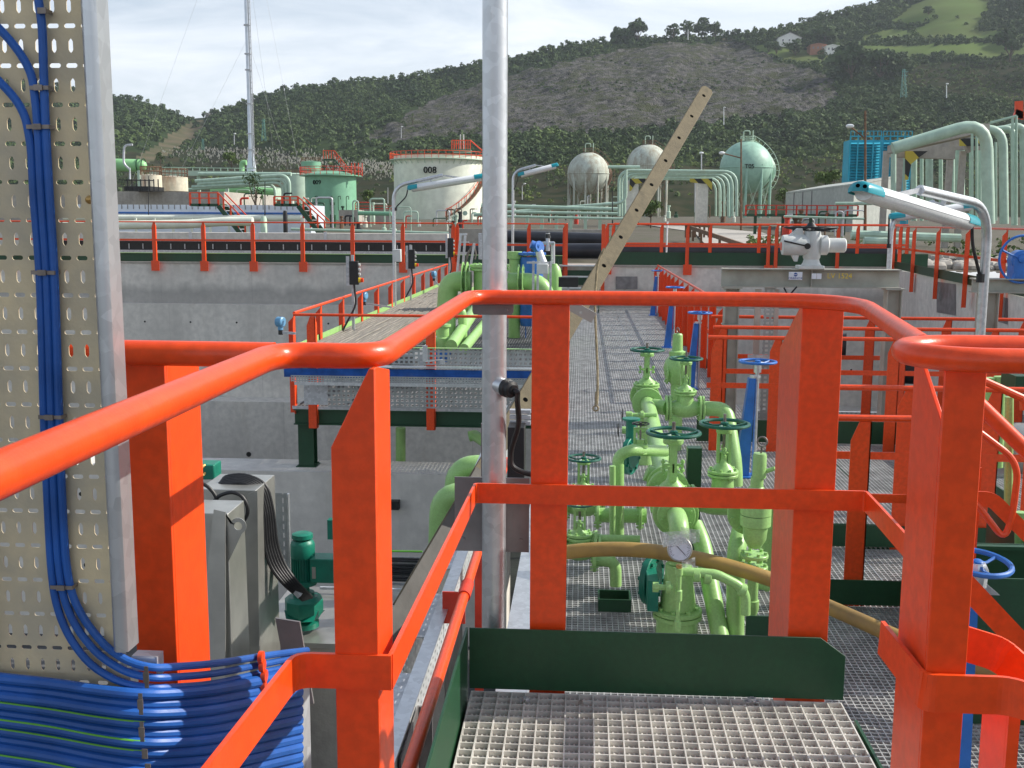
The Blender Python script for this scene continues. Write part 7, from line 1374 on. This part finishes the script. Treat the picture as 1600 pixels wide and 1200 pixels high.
def hill():
    xs = list(range(-900, 2601, 7)); ns = 150; v = []; f = []; mi = []; n = len(xs)
    for j in range(ns+3):
        for px in xs:
            s = min(1, j/ns); ys = ysky(px); py = YB+(ys-YB)*s; p = hpos(px, py)
            if j > ns: p = p+Vector((0, 60*(j-ns), -22*(j-ns)))
            elif 0 < j:
                z = zone(px, py) if 0 <= px <= 1650 else 0
                if z == 1: p += Vector((0, -1, .3))*(2.2*noise.noise((px*.03, py*.05, 0))+1.8*abs(noise.noise((px*.16, py*.10, 2)))+1.5*noise.noise((px*.5, py*.45, 5))+(1.0 if py < 140 else 0))
                else: p.z += 1.2*noise.noise((p.x*.05, p.y*.05, 0))
            v.append(p)
    for j in range(ns+2):
        for i in range(n-1):
            f.append((j*n+i, j*n+i+1, (j+1)*n+i+1, (j+1)*n+i)); px = xs[i]+3; s = min(1, (j+.5)/ns); mi.append(zone(px, YB+(ysky(px)-YB)*s))
    mb = MB(); mb.add(v, f); mb.m = mi; return mb
M['h0'] = mat('wooded_hill_floor', (.035, .055, .018), .95, 0, .3, .12, c2=(.02, .036, .012), spec=.05, bump=.5, bscale=1)
M['h1'] = mat('quarried_rock', (.145, .138, .130), .9, 0, .3, .35, c2=(.018, .018, .017), spec=.1, bump=1.0, bscale=1.3, stretch=(1, .6, .55), lo=.36, hi=.62, detail=12)
[setattr(n_.inputs['Distance'], 'default_value', 2.5) for n_ in M['h1'].node_tree.nodes if n_.type == 'BUMP']
M['h2'] = mat('meadow_grass', (.11, .165, .045), .95, 0, .2, .03, c2=(.10, .12, .04), spec=.05, bump=.2, bscale=1)
M['h3'] = mat('dirt_track', (.13, .105, .065), .95, 0, .2, .1, c2=(.07, .075, .035), spec=.1, bump=.3, bscale=1)
M['h4'] = mat('scrub_slope', (.040, .038, .018), .95, 0, .3, .15, c2=(.018, .026, .009), spec=.05, bump=.6, bscale=1, lo=.4, hi=.6)
for k_ in ('h1',):      # rock gets fine ochre and grey mottling
    nt_ = M[k_].node_tree; b_n = nt_.nodes['Principled BSDF']; sck = b_n.inputs['Base Color'].links[0].from_socket
    n2 = nt_.nodes.new('ShaderNodeTexNoise'); n2.inputs['Scale'].default_value = .13; n2.inputs['Detail'].default_value = 8; n2.inputs['Roughness'].default_value = .7; tcn = nt_.nodes.new('ShaderNodeTexCoord'); nt_.links.new(tcn.outputs['Object'], n2.inputs['Vector'])
    rn = nt_.nodes.new('ShaderNodeMapRange'); rn.inputs['From Min'].default_value = .46; rn.inputs['From Max'].default_value = .58; nt_.links.new(n2.outputs[0], rn.inputs[0])
    xm2 = nt_.nodes.new('ShaderNodeMix'); xm2.data_type = 'RGBA'; nt_.links.new(rn.outputs[0], xm2.inputs[0]); nt_.links.new(sck, xm2.inputs[6]); xm2.inputs[7].default_value = (.055, .062, .026, 1); nt_.links.new(xm2.outputs[2], b_n.inputs['Base Color'])
struct('hills', hill(), ['h0', 'h1', 'h2', 'h3', 'h4'], ang=180)
# foliage material, tinted per tree by a point attribute
fm = bpy.data.materials.new('foliage'); fm.use_nodes = True; nt_ = fm.node_tree; bs = nt_.nodes['Principled BSDF']; bs.inputs['Roughness'].default_value = .75; bs.inputs['Specular IOR Level'].default_value = .2
at = nt_.nodes.new('ShaderNodeAttribute'); at.attribute_name = 'tint'; rmp = nt_.nodes.new('ShaderNodeValToRGB'); e = rmp.color_ramp.elements
e[0].color = (.032, .062, .020, 1); e[1].color = (.17, .22, .055, 1); k2_ = e.new(.5); k2_.color = (.075, .115, .036, 1); k2_ = e.new(.8); k2_.color = (.10, .15, .042, 1)
nt_.links.new(at.outputs['Fac'], rmp.inputs[0]); nt_.links.new(rmp.outputs[0], bs.inputs['Base Color']); M['leaf'] = fm
def crown_arrays(c, r, nleaf, tint, sc=(1, 1, 1), leaf=.34, lump=.35, seed=0):
    "leaf-clump quads spread through a lumpy crown volume"
    c = np.array(c); d = RNG.normal(size=(nleaf, 3)); d /= np.linalg.norm(d, axis=1)[:, None]; d[:, 2] = np.where(d[:, 2] < -.55, -d[:, 2], d[:, 2])
    lob = RNG.normal(size=(5, 3)); lob /= np.linalg.norm(lob, axis=1)[:, None]
    k = (d@lob.T).max(axis=1); rad = (1-lump+lump*k**2*1.5)*(1-.45*RNG.random(nleaf)**2)
    p = c+d*rad[:, None]*r*np.array(sc)
    nrm = d+RNG.normal(size=(nleaf, 3))*.55; nrm /= np.linalg.norm(nrm, axis=1)[:, None]
    t = np.cross(nrm, RNG.normal(size=(nleaf, 3))); t /= np.linalg.norm(t, axis=1)[:, None]; b = np.cross(nrm, t); s = r*leaf*(.6+.8*RNG.random(nleaf))[:, None]
    q = np.stack([p-t*s, p-b*s*.8, p+t*s, p+b*s*.8], axis=1).reshape(-1, 3)
    return q, np.repeat(np.clip(tint+.16*(RNG.random(nleaf)-.5), 0, 1), 4)
def leaf_object(name, qs, ts, parent=None):
    q = np.concatenate(qs); t = np.concatenate(ts).astype(np.float32); n = len(q)//4; me = bpy.data.meshes.new(name)
    me.vertices.add(len(q)); me.vertices.foreach_set('co', q.astype(np.float32).ravel()); me.loops.add(len(q)); me.loops.foreach_set('vertex_index', np.arange(len(q), dtype=np.int32))
    me.polygons.add(n); me.polygons.foreach_set('loop_start', np.arange(0, len(q), 4, dtype=np.int32)); me.update(calc_edges=True)
    a = me.attributes.new('tint', 'FLOAT', 'POINT'); a.data.foreach_set('value', t); me.materials.append(M['leaf'])
    o = bpy.data.objects.new(name, me); col.objects.link(o)
    if parent is not None: o.parent = parent; o.matrix_parent_inverse = Matrix.Translation(-parent.location)
    return o
qs, ts = [], []; random.seed(5); cnt = 0
py = -70.0
while py < 318:
    step = 4.2 if py < 200 else 6.0; px = -60
    while px < 1720:
        x = px+random.uniform(-4, 4); y = py+random.uniform(-3, 3); px += step*1.55
        if y < ysky(x)-1: continue
        z = zone(x, y); pr = (1.0, .10, .02, .02, .75)[z]
        bench = z == 1 and (126 < y < 146 or 96 < y < 104); pr = .55 if bench else pr
        if z == 4 and y > 262: pr = .6
        if y > 290: pr *= .35
        if 190 < x < 640 and 225 < y < 285: pr *= .6
        if 200 < y < 262 and 640 < x < 1330: pr = .95
        if random.random() > pr: continue
        rp = random.uniform(3.4, 6.0)*(.86 if y < 190 else 1.25)*(.6 if bench else .38 if z == 1 else .7 if z in (4, 2) else 1)
        if random.random() < .10 and z == 0: rp *= 1.4
        p = hpos(x, y); r = rp*p.y/F; tint = .28+.55*noise.noise((x*.02, y*.03, 8))+random.uniform(-.12, .2)+(.25 if z == 4 else 0)+(.10 if y > 200 else 0)
        n = 44 if rp < 5 else 64; a, b = crown_arrays((p.x, p.y, p.z+r*.5), r*1.08, n, tint, (1, 1, random.uniform(.7, 1.1)), .30); qs.append(a); ts.append(b); cnt += 1
    py += step
tag(leaf_object('woodland', qs, ts), 'dense evergreen woodland and scrub covering the hillsides behind the plant', 'woodland', kind='stuff')
# individual trees
def tree(label, px, pyb, h, wd, Y=None, tint=.35, nl=900, trunk=.10, sc=1, leaf=.13, ml=1):
    b = hpos(px, pyb, True) if Y is None else P(px, pyb, Y=Y); H = h*b.y/F; r = wd/2*b.y/F; t = thing('tree', label, 'tree', b); tr_ = MB()
    top = b+Vector((r*.1, 0, H*.75)); tr_.tube([b-Zv*.5, b+Zv*H*.3, top], [H*.035, H*.026, H*.01], 8); Q, T = [], []
    nb = 7; rr = r*.58
    for i in range(nb):
        q = 2*math.pi*i/nb+random.random(); e = Vector((math.cos(q)*r*.55, math.sin(q)*r*.55, H*(trunk+.25+.45*random.random()))) if i < nb-1 else Vector((0, 0, H*.82))
        tr_.tube([b+Zv*H*(trunk+.05), b+e*.6+Zv*H*.1*0, b+e], [H*.018, H*.012, H*.005], 5)
        q_, t_ = crown_arrays(tuple(b+e), rr*random.uniform(.75, 1.15), nl//nb, tint+random.uniform(-.12, .12), (1, 1, .85*H*.8/(2*r) if H > 2*r else .8), leaf*1.5, .4); Q.append(q_); T.append(t_)
    tr_.build('trunk', 'bark', t); leaf_object('crown', Q, T, t); return t
tl_ = [('tall eucalyptus standing alone on the ridge, right of centre', 997, 64, 30, 30, .22), ('lower round tree just left of the ridge eucalyptus', 973, 66, 16, 34, .2), ('small round tree on the ridge left of the eucalyptus', 942, 66, 9, 11, .3), ('tiny tree on the ridge nearest the galvanised pole', 858, 78, 8, 8, .3), ('second tiny tree on the ridge left of the eucalyptus', 886, 70, 7, 7, .3),
 ('leftmost tree of the tall row on the ridge above the quarry', 1052, 62, 24, 22, .2), ('second tree of the tall row on the ridge above the quarry', 1073, 60, 26, 24, .25), ('third, largest tree of the tall row above the quarry', 1097, 58, 28, 30, .18), ('last tree of the ridge row, beside the farm track', 1118, 62, 22, 26, .25),
 ('bushy tree right of the white farmhouse', 1288, 72, 26, 40, .2), ('orchard tree on the meadow below the farmhouse, left one', 1201, 83, 16, 15, .3), ('orchard tree on the meadow below the farmhouse, second', 1213, 86, 19, 16, .28), ('dark round tree on the meadow below the farmhouse', 1243, 88, 24, 28, .2), ('tree at the right end of the farmhouse meadow', 1285, 98, 20, 16, .25), ('dark hedge tree in the big upper meadow', 1451, 24, 12, 16, .22), ('round bushy tree left of the long hedge', 1343, 66, 12, 14, .2),
 ('large oak clump beside the oil green fields, left part', 1330, 125, 48, 62, .2), ('large oak clump beside the green fields, right part', 1375, 128, 44, 56, .25), ('tree on the hillside above the pylon, right', 1412, 122, 30, 34, .3), ('dark tree at the right picture edge under the fields', 1578, 96, 42, 46, .2)]
for lb, px, pb, h, wd, ti in tl_: tree(lb.replace('oil green', 'green'), px, pb, h, wd, None, ti, 700 if wd < 30 else 1300)
tree('light green bushy tree beside the grey shed', 1300, 318, 50, 50, 120, .85, 1500, leaf=.12); tree('small green tree in front of the middle sphere, by the pipe bridge', 1017, 345, 32, 34, 75, .6, 1000); tree('sparse dark conifer in front of the left pipe rack', 400, 345, 62, 34, 60, .12, 420, .35, leaf=.10)
tree('small green tree right of the numbered green tank', 574, 320, 22, 22, 128, .7, 600); tree('pale green tree under the flare stack on the left', 362, 264, 26, 26, 200, .75, 800); tree('small olive tree left of the flare stack', 251, 256, 18, 16, 260, .2, 400)
tree('small round bush in front of the leftmost sphere, by the pipes', 914, 338, 14, 18, 70, .5, 400); tree('small bush left of the cooling tower, by the sphere', 1225, 322, 26, 26, 130, .75, 600)
for i, (px, pb) in enumerate([(645, 193), (683, 195), (705, 196)]): tree(['pale poplar on the quarry floor, left of three', 'pale poplar on the quarry floor, middle of three', 'pale poplar on the quarry floor, right of three'][i], px, pb, 16, 8, None, .8, 260)
# reeds
M['reed'] = mat('pampas_plumes', (.74, .68, .56), .9, 0, .15, 3)
rm = MB(); random.seed(3)
for _ in range(1500):
    x = random.choice([random.gauss(480, 60), random.gauss(600, 40), random.gauss(340, 45), random.uniform(400, 660)]); y = 250+(x-480)*.09+random.gauss(0, 8)
    if y < 230 or x < 250: continue
    p = hpos(x, y+4); s = p.y/F; hh = random.uniform(3, 6)*s; w_ = random.uniform(.5, 1.1)*s; dx = random.uniform(-.6, .6)*s
    rm.add([p+Vector((-w_*.3, 0, hh*.4)), p+Vector((w_*.3, 0, hh*.4)), p+Vector((w_+dx, -.1, hh*.8)), p+Vector((dx, 0, hh*1.15)), p+Vector((-w_+dx, .1, hh*.8))], [(0, 1, 2, 3, 4)])
tag(rm.build('pampas_grass', 'reed'), 'band of pale pampas grass plumes at the foot of the hill', 'grass', kind='stuff')
# scattered rocks / weeds behind the right railing
rg = MB(); random.seed(9)
for _ in range(260):
    c = P(random.uniform(1380, 1640), random.uniform(386, 412), Y=random.uniform(31.8, 37)); c.z = gz(c.x, c.y)+.0; r = random.uniform(.06, .26); n0 = len(rg.v); q = MB(); q.sphere((0, 0, 0), r, 7, 5, (1, 1, .65))
    rg.add([Vector(v)*(1+.35*noise.noise(Vector(v)*9+c))+c+Zv*r*.3 for v in q.v], q.f)
tag(rg.build('rubble', 'conc2'), 'rubble and dry earth heap behind the right hand railing', 'rubble', kind='stuff')
wq, wt = [], []
for _ in range(420):
    x = random.choice([random.uniform(330, 460), random.uniform(800, 960), random.uniform(1170, 1240), random.uniform(1240, 1640)]); Y = random.uniform(36, 60); c = P(x, 370, Y=Y); c.z = gz(c.x, c.y)+.08; a, b = crown_arrays(tuple(c), random.uniform(.08, .22), 14, random.uniform(.4, 1.0), (1.3, 1.3, .6), .4); wq.append(a); wt.append(b)
tag(leaf_object('weeds', wq, wt), 'low weeds and grass tufts on the bare ground beyond the basin', 'weeds', kind='stuff')
# farm buildings
def house(lb, x0, x1, yt, yb, m, mr, roofk=.4, nm='farmhouse', dY=-3):
    a, b = hpos(x0, yb, False), hpos(x1, yb, False); Y = min(a.y, b.y)+dY; xa, xb = P(x0, yb, Y=Y).x, P(x1, yb, Y=Y).x; z0, z1 = P(x0, yb+3, Y=Y).z-2, P(x0, yt, Y=Y).z; t = thing(nm, lb, 'building', (xa, Y, z0)); ze = z1-(z1-z0-2)*roofk; xm = (xa+xb)/2
    m_ = MB(); m_.prism([(xa, Y, z0), (xb, Y, z0), (xb, Y, ze), (xm, Y, z1), (xa, Y, ze)], (0, 9, 0)); m_.build('wall', m, t); w_ = (xb-xa); q = MB()
    for s_, xe in ((-1, xa), (1, xb)): q.prism([(xm, Y-.4, z1+.06), (xe+s_*.4, Y-.4, ze-.1), (xe+s_*.4, Y-.4, ze+.15), (xm, Y-.4, z1+.32)], (0, 9.8, 0))
    q.build('roof', mr, t)
    for i in range(3): x = xa+w_*(.2+.28*i); MB().bx(x-.4, x+.4, Y-.03, Y+.02, ze-1.9, ze-.8).build('window', 'plate', t)
    return t
house('white farmhouse with a shallow dark roof on the right hillside', 1216, 1252, 51, 68, 'house', 'plate'); house('low terracotta roofed farm shed right of the farmhouse', 1266, 1291, 68, 77, 'tile', 'tile', .2, 'farm_shed'); house('low white walled farm building at the end of the farm', 1291, 1311, 70, 77, 'house', 'house', .2, 'farm_shed')
house('small square stone hut on the saddle between the two hills', 321, 327, 177, 184, 'conc2', 'conc2', .05, 'hut', 0)
# air
hz_ = MB().bx(-3500, 3500, -60, 2500, -9.5, 700); ho = hz_.build('haze', 'white'); ho.data.materials.clear()
hm_ = bpy.data.materials.new('haze'); hm_.use_nodes = True; ntz = hm_.node_tree
for n_ in list(ntz.nodes):
    if n_.type == 'BSDF_PRINCIPLED': ntz.nodes.remove(n_)
pv = ntz.nodes.new('ShaderNodeVolumePrincipled'); pv.inputs['Color'].default_value = (.82, .9, 1, 1); pv.inputs['Density'].default_value = .00017; pv.inputs['Anisotropy'].default_value = .3
ntz.links.new(pv.outputs[0], [n_ for n_ in ntz.nodes if n_.type == 'OUTPUT_MATERIAL'][0].inputs['Volume']); ho.data.materials.append(hm_)
tag(ho, 'thin bluish air over the whole place', 'haze', kind='stuff')
